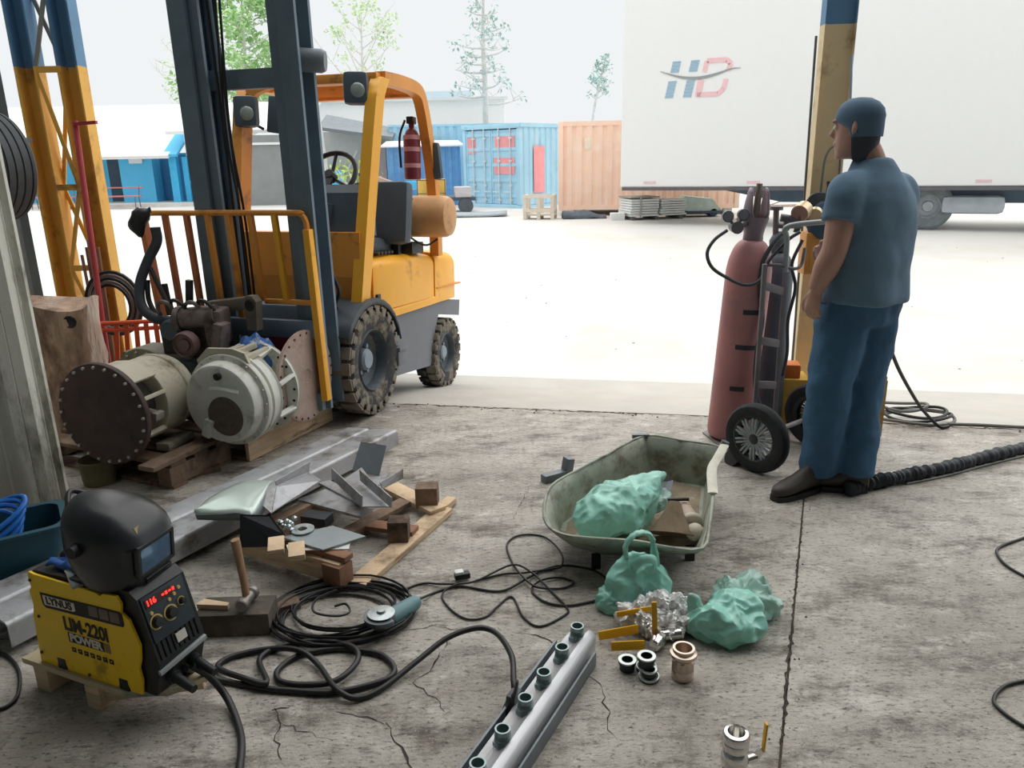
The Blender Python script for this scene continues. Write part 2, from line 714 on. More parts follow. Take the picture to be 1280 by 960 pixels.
M_cblue = mat('container blue paint', (168, 214, 236), 0.6, var=0.1, scale=1.2, bump=0.05, dirt=((190, 218, 234), 0.35, 1.5))  # distance haze put into the colour, paler than the paint itself
M_cred = mat('pale red paint', (236, 160, 164), 0.7, var=0.1, scale=3, bump=0.0)  # red paled by the same haze
M_corange = mat('container orange paint', (250, 214, 192), 0.7, var=0.06, scale=1.0, bump=0.05, dirt=((250, 226, 210), 0.4, 1.4))  # orange paled with haze in the colour, like the blue
M_rod = mat('galvanised lock rod', (214, 220, 222), 0.5, 0.3, var=0.05, bump=0)
M_under = mat('dark underframe', (74, 90, 104), 0.7, var=0.15, scale=3)

t = thing('shipping_container', 'blue shipping container with red paint blocks on its double doors', 'container', (0.385, 25.0, -0.1), (0, 0, 0))
# door face runs from the near corner to (-1.85, 1.8); side runs away to the right
dx, dy = Vector((-0.76, 0.65)), Vector((0.65, 0.76))
Wd, Hd, Ld = 2.44, 2.62, 6.0
Md = basis((0, 0, 0), (-dx.x, -dx.y, 0), (0, 0, 1)) @ Matrix.Translation((-Wd, 0, 0))  # x along the door face left->right, y up, z out
fr = MB()
for x in (0.06, Wd - 0.06):
    fr.box((x, Hd / 2, -0.06), (0.12, Hd, 0.14), None, 0.01, Md)
fr.box((Wd / 2, 0.08, -0.06), (Wd, 0.16, 0.14), None, 0.01, Md)
fr.box((Wd / 2, Hd - 0.07, -0.06), (Wd, 0.14, 0.14), None, 0.01, Md)
for x in (0.08, Wd - 0.08):
    for y in (0.06, Hd - 0.06):
        fr.box((x, y, -0.05), (0.18, 0.13, 0.2), None, 0.01, Md)
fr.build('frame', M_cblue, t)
for k in range(2):
    x0 = 0.13 + k * (Wd / 2 - 0.12)
    wd = Wd / 2 - 0.15
    d = MB()
    d.box((x0 + wd / 2, Hd / 2, -0.07), (wd, Hd - 0.34, 0.03), None, 0, Md)
    for yy in (0.42, 0.9, 1.38, 1.86, 2.3):
        d.box((x0 + wd / 2, yy, -0.05), (wd - 0.06, 0.10, 0.04), None, 0.012, Md)
    for xx in (x0 + 0.02, x0 + wd - 0.02):
        d.box((xx, Hd / 2, -0.05), (0.05, Hd - 0.34, 0.05), None, 0.008, Md)
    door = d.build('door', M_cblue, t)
    for f in (0.3, 0.75):
        rb = MB()
        xx = x0 + wd * f
        rb.cyl(Md @ Vector((xx, 0.15, 0.0)), Md @ Vector((xx, Hd - 0.12, 0.0)), 0.02, n=8)
        for yy in (0.3, 0.75, 1.5, 2.2):
            rb.box((xx, yy, -0.02), (0.12, 0.06, 0.05), None, 0, Md)
        rb.build('lock_rod', M_rod, door)
        hb = MB()
        hb.box((xx + (0.13 if k == 0 else -0.13), 0.55, 0.01), (0.3, 0.035, 0.02), None, 0, Md)
        hb.build('handle', M_rod, door)
    pp = MB()
    if k == 0:
        pp.box((x0 + 0.22, 1.99, -0.045), (0.36, 0.5, 0.024), None, 0, Md)
    else:
        pp.box((x0 + 0.55, 2.05, -0.045), (0.82, 0.46, 0.024), None, 0, Md)
        pp.box((x0 + 0.52, 1.35, -0.045), (0.86, 0.5, 0.024), None, 0, Md)
    pp.build('paint_block', M_cred, door)
sw = MB()
corr_wall(sw, dx * 0.02 + dy * 0.1, dy * Ld, 0.14, Hd - 0.1, 0.28, 0.036, 1)
sw.build('side_wall', M_cblue, t, smooth=0)
for z in (0.07, Hd - 0.05):
    for q in (Vector((0, 0)), dx * Wd):
        rl = MB()
        rl.bar((q.x, q.y, z), (q.x + dy.x * Ld, q.y + dy.y * Ld, z), 0.08, 0.12)
        rl.build('side_rail', M_cblue, t)
rf = MB()
rf.prism([(0, 0), (dy.x * Ld, dy.y * Ld), (dy.x * Ld + dx.x * Wd, dy.y * Ld + dx.y * Wd), (dx.x * Wd, dx.y * Wd)], 0.03, Matrix.Translation((0, 0, Hd - 0.05)))
corr_wall(rf, dx * Wd, dx * Wd + dy * Ld, 0.14, Hd - 0.1, 0.28, 0.036, -1)
corr_wall(rf, dy * Ld, dy * Ld + dx * Wd, 0.14, Hd - 0.1, 0.28, 0.036, 1)
rf.build('shell', M_cblue, t, smooth=0)
sp = MB()
sp.grid([[(dy.x * u + 0.05 * dy.y, dy.y * u - 0.05 * dy.x, z) for u in (0.62, 0.8, 1.0, 1.18)] for z in (0.5, 1.0, 1.6, 1.95)])
sp.build('paint_block', M_cred, t)

t = thing('shipping_container', 'orange ribbed shipping container standing partly behind the white trailer', 'container', (1.431, 21.6, -0.06))
dx, dy = Vector((0.995, -0.10)), Vector((0.10, 0.995))
H2 = 2.45
b = MB()
for s_, (p, q, o_) in enumerate(((Vector((0, 0)), dx * 4.7, 1), (dx * 4.7, dx * 4.7 + dy * 2.4, 1), (dx * 4.7 + dy * 2.4, dy * 2.4, 1), (dy * 2.4, Vector((0, 0)), 1))):
    w_ = MB()
    corr_wall(w_, p + (q - p).normalized() * 0.06, q - (q - p).normalized() * 0.06, 0.26, H2 - 0.1, 0.27, 0.036, o_)
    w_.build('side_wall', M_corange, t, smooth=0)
f = MB()
for p in (Vector((0, 0)), dx * 4.7, dx * 4.7 + dy * 2.4, dy * 2.4):
    f.box((p.x, p.y, (H2 + 0.16) / 2), (0.13, 0.13, H2 - 0.16), (0, 0, -6), 0.01)
for z in (0.22, H2 - 0.05):
    for p, q in ((Vector((0, 0)), dx * 4.7), (dx * 4.7, dx * 4.7 + dy * 2.4), (dx * 4.7 + dy * 2.4, dy * 2.4), (dy * 2.4, Vector((0, 0)))):
        f.bar((p.x, p.y, z), (q.x, q.y, z), 0.09, 0.12)
f.build('frame', M_corange, t)
r = MB()
r.prism([tuple(Vector((0, 0))), tuple(dx * 4.7), tuple(dx * 4.7 + dy * 2.4), tuple(dy * 2.4)], 0.03, Matrix.Translation((0, 0, H2 - 0.06)))
r.build('roof_panel', M_corange, t)
for u in (0.25, 1.7, 3.2, 4.5):
    k = MB()
    p = dx * u
    k.box((p.x, p.y + 0.12, 0.08), (0.22, 0.25, 0.16), (0, 0, -6), 0.01)
    k.build('block', M_rod, t)
st = MB()
for u, z0, z1, ww in ((0.72, 1.75, 2.05, 0.16),):
    p = dx * u - dy * 0.045
    st.box((p.x, p.y, (z0 + z1) / 2), (ww, 0.01, z1 - z0), (0, 0, -6), 0)
st.build('sticker', mat('faded pale sticker', (240, 226, 206), 0.7), t)

# ------------------------------------------------------------------ white box trailer
t = thing('box_trailer', 'large white box trailer with a two-colour letter emblem on its side', 'trailer', (2.62, 18.6, 0.0), (0, 0, -22.5))
b = MB()
b.box((6.2, 1.25, 2.85), (12.4, 2.5, 4.1), None, 0.04)
b.build('box_body', mat('trailer white', (236, 237, 236), 0.45, var=0.01, bump=0.0), t)
b = MB()
b.box((6.2, 0.02, 0.76), (12.3, 0.08, 0.07))
b.build('bottom_rail', mat('trailer rail', (96, 92, 98), 0.6), t)
b = MB()
b.prism([(2.2, 0.74), (3.6, 0.45), (12.2, 0.45), (12.2, 0.74)], 0.12, basis((0, 0.55, 0), (1, 0, 0), (0, 0, 1)))
b.prism([(2.2, 0.74), (3.6, 0.45), (12.2, 0.45), (12.2, 0.74)], 0.12, basis((0, 1.95, 0), (1, 0, 0), (0, 0, 1)))
for x in (4, 5.5, 7, 8.5, 10, 11.5):
    b.box((x, 1.25, 0.64), (0.1, 1.4, 0.12))
b.build('underframe', M_under, t)
b = MB()
b.box((5.62, 0.3, 0.46), (0.62, 0.5, 0.52), None, 0.02)
for z in (0.36, 0.5):
    b.box((5.62, 0.04, z), (0.58, 0.02, 0.02))
b.build('tool_box', mat('pale grey box paint', (196, 208, 216), 0.5, var=0.05), t)
b = MB()
b.box((7.3, 0.4, 0.42), (1.15, 0.5, 0.36), None, 0.12)
b.build('fuel_tank', mat('tank aluminium', (170, 178, 184), 0.4, 0.3), t)
for x in (6.5, 9.4, 10.6):
    for y in (0.35, 2.15):
        ww = MB()
        A = Matrix.Translation((x, y, 0.38)) @ rotm((90, 0, 0))
        ww.lathe([(0.24, -0.12), (0.42, -0.13), (0.48, -0.09), (0.49, 0), (0.48, 0.09), (0.42, 0.13), (0.24, 0.12)], 28, A)
        wl_ = ww.build('wheel', mat('dusty tyre', (112, 118, 122), 0.9, var=0.2, scale=8), t)
        hh = MB()
        hh.lathe([(0.0, 0.02), (0.1, 0.05), (0.12, 0.0), (0.2, -0.02), (0.24, 0.11), (0.24, -0.11), (0.0, -0.1)], 20, A)
        hh.build('rim', mat('wheel rim grey', (170, 176, 180), 0.5, 0.3), wl_)
for x in (0.7, 3.0, 5.2, 7.4, 9.6, 11.8):
    b = MB()
    b.box((x, -0.008, 0.9), (0.28, 0.012, 0.05))
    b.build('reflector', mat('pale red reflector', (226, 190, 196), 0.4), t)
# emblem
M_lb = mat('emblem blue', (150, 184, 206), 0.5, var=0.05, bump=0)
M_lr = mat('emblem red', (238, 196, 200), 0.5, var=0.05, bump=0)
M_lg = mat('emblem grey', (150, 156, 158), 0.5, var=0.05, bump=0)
LT = basis((0.98, -0.004, 2.72), (1, 0, 0), (0, 0, 1))    # x right, y up, z outwards
e = MB()
for x0 in (0.0, 0.40):
    for (ya, yb, n_) in ((0.0, 0.36, 5), (0.52, 0.76, 4)):
        for i in range(n_):
            y0 = ya + (yb - ya) * i / n_
            y1 = y0 + (yb - ya) / n_ * 0.78
            e.prism([(x0 + 0.2 * y0, y0), (x0 + 0.18 + 0.2 * y0, y0), (x0 + 0.18 + 0.2 * y1, y1), (x0 + 0.2 * y1, y1)], 0.006, LT)
o = e.build('emblem_bars', M_lb, t, smooth=0)
o['kind'] = 'stuff'
e = MB()


def bowl(y0, y1, x0, x1):
    th = 0.10
    pts_o = [(x0, y0), (x1 - 0.1, y0), (x1, y0 + 0.1), (x1, y1)] if y0 < 0.3 else [(x0, y0), (x0, y1), (x1 - 0.1, y1), (x1, y1 - 0.08), (x1 - 0.02, y0)]
    for i in range(len(pts_o) - 1):
        a, c = pts_o[i], pts_o[i + 1]
        sa, sc_ = 0.2 * a[1], 0.2 * c[1]
        e.bar(LT @ Vector((a[0] + sa, a[1], 0.002)), LT @ Vector((c[0] + sc_, c[1], 0.002)), 0.008, th, LT.to_3x3() @ Vector((c[1] - a[1], -(c[0] - a[0]), 0)))


bowl(0.04, 0.34, 0.70, 1.24)
e.bar(LT @ Vector((0.72, 0.0, 0.002)), LT @ Vector((0.78, 0.34, 0.002)), 0.008, 0.13, LT.to_3x3() @ Vector((1, 0, 0)))
bowl(0.50, 0.72, 0.74, 1.26)
o = e.build('emblem_letter', M_lr, t, smooth=0)
o['kind'] = 'stuff'
e = MB()
sw_ = []
for i in range(15):
    u = i / 14.0
    x = -0.12 + u * 1.72
    yc = 0.56 - 0.17 * math.sin(PI * min(1, u * 1.12)) - 0.02 * u
    hh = 0.028 * math.sin(PI * u) + 0.004
    sw_.append((x, yc, hh))
e.prism([(x, y - h_) for x, y, h_ in sw_] + [(x, y + h_) for x, y, h_ in reversed(sw_)], 0.009, LT)
e.build('emblem_swoosh', M_lg, t, smooth=0)

# ------------------------------------------------------------------ small yard things
t = thing('wooden_crate', 'small wooden crate frame standing before the blue container side', 'crate', (0.78, 20.5, -0.05), (0, 0, -12))
M_pw = mat('sun bleached wood', (214, 204, 190), 0.85, var=0.1, scale=4)
for x in (-0.36, 0.0, 0.36):
    for y in (0, 0.5):
        mb = MB(); mb.box((x, y, 0.3), (0.09, 0.07, 0.6)); mb.build('post', M_pw, t)
for z in (0.22, 0.58):
    for y in (0, 0.5):
        mb = MB(); mb.box((0, y - 0.02, z), (0.82, 0.05, 0.08)); mb.build('rail', M_pw, t)
    for x in (-0.36, 0.36):
        mb = MB(); mb.box((x, 0.25, z), (0.06, 0.5, 0.07)); mb.build('rail', M_pw, t)
mb = MB(); mb.box((0, 0.25, 0.11), (0.8, 0.5, 0.04)); mb.build('bottom_board', M_pw, t)

M_slabs = mat('grey slab stack', (222, 224, 222), 0.8, var=0.06, scale=5)
t = thing('slab_stack', 'stack of pale boards on a pallet below the white trailer', 'stack', (3.06, 19.6, -0.06), (0, 0, 14))
for i in range(7):
    mb = MB()
    j = rnd.uniform(-0.02, 0.02)
    mb.box((0.36 + j, 0.4, 0.12 + i * 0.062), (0.74, 0.8, 0.05), None, 0.004)
    mb.build('board', M_slabs, t)
    mb = MB()
    mb.box((1.12 + j * 2, 0.4 + j, 0.12 + i * 0.058), (0.7, 0.8, 0.045), (0, 0, 5), 0.004)
    mb.build('board', M_slabs, t)
mb = MB(); mb.box((0.36, 0.4, 0.56), (0.78, 0.82, 0.03)); mb.build('cover_board', mat('grey cover board', (150, 146, 140), 0.8), t)
for x in (0.08, 0.7, 1.36):
    mb = MB(); mb.box((x, 0.4, 0.04), (0.1, 0.8, 0.08)); mb.build('skid', mat('dark skid', (104, 100, 96), 0.9), t)
mb = MB(); mb.box((0.24, -0.015, 0.32), (0.04, 0.02, 0.5)); mb.build('strap', mat('grey strap', (170, 170, 170), 0.7), t)

t = thing('folded_tarp', 'dark grey folded tarp lying before the orange container', 'tarp', (1.95, 20.6, -0.06))
mb = MB()
rows = []
for i in range(9):
    u = i / 8
    row = []
    for j in range(7):
        v = j / 6
        row.append((-0.55 + 1.15 * u, -0.25 + 0.5 * v, 0.02 + 0.2 * math.sin(PI * v) ** 0.7 * (0.5 + 0.5 * math.sin(u * 3 + 0.6)) + 0.03 * math.sin(u * 11 + v * 4)))
    rows.append(row)
mb.grid(rows)
o = mb.build('cloth', mat('dark tarp', (86, 94, 104), 0.7, var=0.2), t, smooth=60)
o.modifiers.new('s', 'SOLIDIFY').thickness = 0.02
t = thing('steel_sheet', 'dark curved steel sheet lying before the blue container doors', 'sheet metal', (-0.85, 21.8, -0.04))
mb = MB()
mb.grid([[(-0.7 + 1.5 * i / 10, y, 0.05 + 0.1 * (i / 10.0 - 0.4) ** 2 + 0.05 * y) for i in range(11)] for y in (-0.2, 0.2, 0.6)])
o = mb.build('plate', mat('pale grey plate', (150, 160, 166), 0.6), t, smooth=60)
o.modifiers.new('s', 'SOLIDIFY').thickness = 0.04
t = thing('concrete_block', 'small white concrete block at the foot of the slab stack', 'block', (2.75, 19.9, -0.06))
mb = MB(); mb.box((0, 0, 0.09), (0.34, 0.3, 0.18), None, 0.01); mb.build('body', M_slabs, t)
t = thing('tipped_cart', 'pale green covered load on a low cart behind the slab stack', 'cart', (4.9, 20.6, -0.05))
mb = MB(); mb.box((0, 0, 0.12), (1.2, 0.7, 0.06)); mb.build('deck', M_under, t)
mb = MB()
mb.prism([(-0.55, 0), (0.6, 0), (0.35, 0.3), (-0.35, 0.38)], 0.6, basis((0, 0.3, 0.15), (1, 0, 0), (0, 0, 1)))
mb.build('cover', mat('pale green cover', (206, 222, 212), 0.8), t)
for x in (-0.4, 0.4):
    mb = MB(); mb.cyl((x, -0.3, 0.1), (x, 0.3, 0.1), 0.1, n=14); mb.build('wheel', M_under, t)
t = thing('trestle_frame', 'thin rusty steel trestle frame lying far behind under the trailer', 'frame', (8.2, 23.0, -0.05))
mb = MB()
for p, q in (((-0.7, 0, 0), (-0.7, 0, 0.5)), ((0.7, 0, 0), (0.7, 0, 0.5)), ((-0.7, 0, 0.48), (0.7, 0, 0.48)), ((-0.7, 0, 0.04), (0.7, 0, 0.04)), ((-0.7, 0, 0.05), (0.7, 0, 0.48)), ((-0.7, 0.6, 0.04), (0.7, 0.6, 0.04)), ((-0.7, 0, 0.04), (-0.7, 0.6, 0.04)), ((0.7, 0, 0.04), (0.7, 0.6, 0.04))):
    mb.bar(p, q, 0.04, 0.04)
mb.build('frame_bars', mat('pale rusty steel', (176, 160, 150), 0.7), t)

t = thing('flatbed_truck', 'small flatbed with yellow barrels parked left of the blue container', 'truck', (-2.1, 23.2, -0.06), (0, 0, 8))
mb = MB(); mb.box((0.3, 0.8, 0.42), (1.7, 1.6, 0.1)); mb.build('bed', M_under, t)
for x in (-0.35, 0.1):
    mb = MB(); mb.cyl((x, 0.3, 0.47), (x, 0.3, 1.0), 0.2, n=16); mb.build('barrel', mat('yellow barrel', (214, 176, 88), 0.6), t)
mb = MB()
for x in (-0.55, -0.15, 0.25):
    mb.box((x, 0.0, 0.72), (0.03, 0.03, 0.56))
for z in (0.6, 0.98):
    mb.box((-0.15, 0.0, z), (0.85, 0.03, 0.03))
mb.build('cage', mat('dark cage steel', (110, 100, 80), 0.6), t)
mb = MB(); mb.box((0.78, 0.2, 0.62), (0.5, 0.5, 0.3), None, 0.04); mb.build('engine_cover', mat('pale grey metal', (190, 186, 190), 0.6), t)
for x in (-0.4, 0.85):
    mb = MB(); mb.cyl((x, -0.02, 0.22), (x, 0.2, 0.22), 0.22, n=18); mb.build('wheel', mat('dark dusty tyre', (84, 90, 96), 0.9), t)
t = thing('blue_shed', 'small corrugated blue shed with a pale roof left of the container', 'shed', (-2.9, 27.5, -0.05), (0, 0, 6))
mb = MB(); corr_wall(mb, (-1.2, 0), (1.25, 0), 0, 2.0, 0.22, 0.03, 1); corr_wall(mb, (1.25, 0), (1.25, 2), 0, 2.0, 0.22, 0.03, 1); corr_wall(mb, (-1.2, 2), (-1.2, 0), 0, 2.0, 0.22, 0.03, 1)
mb.build('wall_sheet', mat('deep blue sheet', (112, 164, 212), 0.6, var=0.1), t, smooth=0)
mb = MB(); mb.poly([(-1.4, -0.3, 2.0), (1.4, -0.3, 2.0), (1.3, 2.2, 2.2), (-1.3, 2.2, 2.2)], 0.05); mb.build('roof_sheet', M_white, t)
t = thing('storage_container', 'tall pale blue container behind the blue shed', 'container', (-2.4, 30.5, -0.05), (0, 0, 4))
mb = MB(); corr_wall(mb, (-2, 0), (3.0, 0), 0, 2.75, 0.3, 0.04, 1); corr_wall(mb, (-2, 2.4), (-2, 0), 0, 2.75, 0.3, 0.04, 1); corr_wall(mb, (3, 0), (3, 2.4), 0, 2.75, 0.3, 0.04, 1)
mb.build('side_wall', M_cblue, t, smooth=0)
mb = MB(); mb.box((0.5, 1.2, 2.75), (5.1, 2.5, 0.08)); mb.build('roof_panel', M_cblue, t)

# ------------------------------------------------------------------ far buildings
M_bw = mat('whitewashed wall', (250, 250, 248), 0.8, var=0.02)
M_bb = mat('bright blue wall paint', (92, 194, 238), 0.7, var=0.06, scale=1.0)  # washed out by far haze put into the wall colour
M_bdk = mat('blue door paint', (70, 138, 184), 0.7, var=0.08)
M_bgrey = mat('dark doorway', (70, 84, 98), 0.8)
t = thing('office_building', 'low blue workshop office under a wide white roof across the yard', 'building', (-15.5, 31.0, -0.05), (0, 0, 0))
mb = MB(); mb.box((1.2, 1.4, 0.98), (12.0, 0.2, 1.96)); mb.build('wall_face', M_bb, t)
mb = MB(); mb.poly([(-5.5, -0.7, 1.86), (2.7, -0.7, 1.86), (2.7, 3.6, 3.95), (-5.5, 3.6, 3.95)], 0.12); mb.build('roof_sheet', M_white, t)
mb = MB(); mb.poly([(2.72, -0.7, 2.72), (7.6, -0.7, 2.72), (7.6, 3.8, 4.0), (2.72, 3.8, 4.0)], 0.12); mb.build('roof_sheet', M_white, t)
mb = MB(); mb.box((-2.4, 0.1, 0.05), (13, 2.4, 0.14)); mb.build('plinth', mat('pale plinth', (206, 206, 202), 0.8), t)
mb = MB(); mb.box((-0.12, 1.28, 0.98), (0.95, 0.08, 1.8)); mb.build('doorway', M_bgrey, t)
mb = MB(); mb.box((2.05, 1.28, 0.98), (0.95, 0.08, 1.8)); mb.build('door', M_bdk, t)
mb = MB(); mb.box((1.0, 0.3, 1.7), (0.52, 0.04, 0.22)); mb.build('sign', M_white, t)
mb = MB(); mb.box((0.95, 0.7, 0.98), (1.3, 0.7, 1.8)); mb.build('wall_face', M_bb, t)
mb = MB(); mb.box((-1.2, 1.2, 1.2), (0.5, 0.1, 0.9)); mb.build('window', M_bgrey, t)
mb = MB(); mb.box((2.65, -0.1, 0.95), (0.28, 0.3, 1.9)); mb.build('pillar', mat('light blue pillar', (70, 180, 226), 0.7), t)
mb = MB(); mb.box((3.7, 0.5, 0.9), (1.7, 0.8, 1.8)); mb.build('wall_face', M_bdk, t)
mb = MB(); mb.box((3.05, 0.02, 0.9), (0.2, 0.2, 1.8)); mb.build('pillar', mat('light blue pillar', (70, 180, 226), 0.7), t)
mb = MB(); mb.box((3.85, 0.6, 2.3), (1.7, 0.6, 0.9)); mb.build('wall_face', M_bw, t)
mb = MB(); mb.poly([(2.45, -0.6, 1.9), (2.45, 0.9, 2.7), (3.0, 0.9, 2.7), (3.0, -0.6, 1.9)], 0.1); mb.build('awning', M_bb, t)
t = thing('white_hall', 'long plain white hall far behind the forklift cab', 'building', (-4.6, 36.0, -0.05))
mb = MB(); mb.box((0, 1.5, 2.0), (9.0, 3.0, 4.0)); mb.build('wall_face', M_bw, t)
mb = MB(); mb.box((0, 1.5, 4.05), (9.3, 3.3, 0.12)); mb.build('roof_sheet', M_white, t)
t = thing('waste_bin', 'bright blue bin standing against the far blue wall', 'bin', (-11.75, 30.2, 0.06))
mb = MB(); mb.lathe([(0, 0), (0.2, 0), (0.26, 0.72), (0.29, 0.74), (0.29, 0.8), (0, 0.82)], 18); mb.build('body', mat('bin blue', (50, 168, 222), 0.5), t)


def bench(label, x, y):
    t = thing('bench', label, 'bench', (x, y, -0.03))
    for z, yy in ((0.42, 0.0), (0.42, 0.2), (0.72, 0.42)):
        mb = MB(); mb.box((0, yy, z), (1.7, 0.16, 0.04)); mb.build('slat', mat('bench red', (190, 116, 112), 0.7), t)
    for x_ in (-0.7, 0.7):
        mb = MB()
        mb.tube([(x_, -0.05, 0), (x_, 0.0, 0.4), (x_, 0.32, 0.42), (x_, 0.45, 0.8)], 0.02, 6)
        mb.tube([(x_, 0.35, 0.0), (x_, 0.3, 0.42)], 0.02, 6)
        mb.build('leg', mat('bench dark steel', (110, 100, 104), 0.6), t)


bench('red slatted bench standing before the blue wall panel', -14.4, 29.1)
bench('red bench seen between the two flanges of the lattice column', -16.8, 29.1)
t = thing('block_building', 'grey concrete block building behind the forklift mast', 'building', (-9.0, 29.6, -0.05))
mb = MB(); mb.box((-0.1, 0.8, 1.25), (1.7, 1.6, 2.5)); mb.build('wall_face', mat('grey block wall', (138, 142, 142), 0.85, var=0.1, scale=2), t)
mb = MB(); mb.box((-0.1, -0.02, 2.2), (1.7, 0.06, 0.08)); mb.build('beam', M_white, t)
mb = MB(); mb.box((1.15, 0.2, 1.85), (0.8, 0.4, 1.5)); mb.build('wall_face', M_bw, t)
mb = MB(); mb.box((1.15, 0.2, 0.55), (0.8, 0.42, 1.1)); mb.build('wall_face', M_bb, t)
mb = MB(); mb.box((2.5, 0.6, 0.6), (0.6, 0.42, 1.2)); mb.build('wall_face', M_bb, t)
t = thing('lean_to_shed', 'pale open shed with a dark eave seen through the forklift cab', 'shed', (-5.8, 29.6, -0.05))
mb = MB(); mb.box((0.0, 1.2, 1.3), (2.6, 0.2, 2.6)); mb.build('wall_face', mat('pale grey wall', (196, 198, 196), 0.85, var=0.05), t)
mb = MB(); mb.poly([(-1.1, 0.0, 2.75), (1.6, 0.0, 2.35), (1.6, 1.6, 2.7), (-1.1, 1.6, 3.25)], 0.12); mb.build('roof_sheet', mat('dark eave', (120, 128, 134), 0.7), t)
mb = MB(); mb.box((1.0, 0.9, 1.0), (0.4, 0.3, 2.0)); mb.build('pillar', mat('mauve grey', (168, 160, 166), 0.8), t)
for q in range(2):
    mb = MB(); mb.bar((-0.9 + q * 0.7, 0.9, 0.2), (0.1 + q * 0.7, 0.9, 1.9), 0.05, 0.05); mb.build('brace', M_rod, t)
t = thing('utility_pole', 'thin pale pole rising beside the open shed across the yard', 'pole', (-6.35, 28.2, -0.05))
mb = MB(); mb.cyl((0, 0, 0), (-0.2, 0, 3.5), 0.1, 0.07, 10); mb.build('shaft', mat('pale concrete pole', (200, 204, 202), 0.7), t)
mb = MB(); mb.box((-0.45, 0, 2.0), (0.6, 0.06, 0.06)); mb.box((-0.75, 0, 2.2), (0.25, 0.1, 0.14)); mb.build('bracket', mat('grey bracket', (120, 116, 116), 0.7), t)
t = thing('material_heap', 'low heap of blue drums and brown boards beyond the forklift cab', 'heap', (-3.9, 26.5, -0.05))
for k, (x, z) in enumerate(((-0.7, 0.3), (0.75, 0.35))):
    mb = MB(); mb.cyl((x, 0.2, z - 0.3), (x, 0.2, z + 0.5), 0.32, n=16); mb.build('drum', M_bb, t)
mb = MB(); mb.bar((-0.6, -0.1, 1.05), (0.9, -0.1, 0.5), 0.5, 0.1); mb.build('board', mat('pinkish brown board', (176, 150, 140), 0.8), t)
mb = MB(); mb.bar((-0.8, -0.25, 0.45), (1.2, -0.25, 0.5), 0.3, 0.2); mb.build('board', M_bdk, t)
t = thing('billboard', 'faded pale blue signboard on posts far behind the containers', 'billboard', (-3.2, 45.0, -0.05))
mb = MB(); mb.box((0, 0, 4.75), (2.6, 0.1, 0.65)); mb.build('panel', mat('pale blue board', (196, 216, 230), 0.7, var=0.02), t)
for x in (-1.25, 1.2):
    mb = MB(); mb.cyl((x, 0.05, 0), (x, 0.05, 4.7), 0.05, n=8); mb.build('post', M_rod, t)


# ------------------------------------------------------------------ trees
def leaf_mesh(name, pts, size, m, parent, seed, flat=0.5):
    r = random.Random(seed)
    mb = MB()
    for c, R in pts:
        for i in range(int(14 * (R / 0.35) ** 2)):
            d = Vector((r.gauss(0, 1), r.gauss(0, 1), r.gauss(0, 1)))
            d = d.normalized() * R * r.random() ** 0.4
            p = Vector(c) + d
            s_ = size * r.uniform(0.6, 1.3)
            M = Matrix.Translation(p) @ Euler((r.uniform(-1, 1), r.uniform(-1, 1), r.uniform(0, 6.3))).to_matrix().to_4x4()
            mb._add([(-s_, 0, 0), (0, -s_ * flat, 0.02), (s_, 0, 0), (0, s_ * flat, 0.02)], [(0, 1, 2, 3)], M)
    o = mb.build(name, m, parent, smooth=0)
    o['kind'] = 'stuff'
    return o


def tree(label, loc, H, spread, leafm, barkm, seed, clump, size, nb, lean=0.0, up=0.45, dens=1.0, first=0.3, name='tree'):
    r = random.Random(seed)
    t = thing(name, label, 'tree', loc, (0, 0, 0), None)
    mb = MB()
    trunk = [(lean * (i / 6.0) ** 2 * H * 0.2 + r.uniform(-.03, .03) * H * 0.1, r.uniform(-.02, .02) * H * 0.1, H * i / 6.0) for i in range(7)]
    tk = spline(trunk, 5)
    mb.tube(tk, [0.02 * H * (1 - 0.85 * i / (len(tk) - 1)) for i in range(len(tk))], 8)
    mb.build('trunk', barkm, t)
    br = MB()
    cl = []
    for i in range(nb):
        f = first + (0.98 - first) * i / (nb - 1)
        p = Vector(tk[int(f * (len(tk) - 1))])
        a = i * 2.4 + r.uniform(-.4, .4)
        L = spread * (1.15 - 0.75 * (f - first) / (1 - first)) * r.uniform(0.6, 1.1)
        q = p + Vector((math.cos(a) * L, math.sin(a) * L, L * up * r.uniform(0.6, 1.6)))
        mid = p.lerp(q, 0.5) + Vector((0, 0, -0.06 * L))
        c_ = spline([p, mid, q], 4)
        br.tube(c_, [0.007 * H * (1 - 0.8 * k / (len(c_) - 1)) * (1.2 - f * 0.6) for k in range(len(c_))], 5)
        for k in range(3):
            u = 0.45 + 0.55 * r.random()
            b0 = p.lerp(q, u)
            e = b0 + Vector((r.uniform(-1, 1), r.uniform(-1, 1), r.uniform(0.0, 1))) * L * 0.35
            br.tube([b0, e], [0.0025 * H, 0.0008 * H], 4)
            if r.random() < dens:
                cl.append((e, clump * r.uniform(0.5, 1.1)))
        if r.random() < dens:
            cl.append((q, clump * r.uniform(0.7, 1.2)))
    br.build('branches', barkm, t)['kind'] = 'stuff'
    leaf_mesh('leaves', cl, size, leafm, t, seed + 1)
    return t


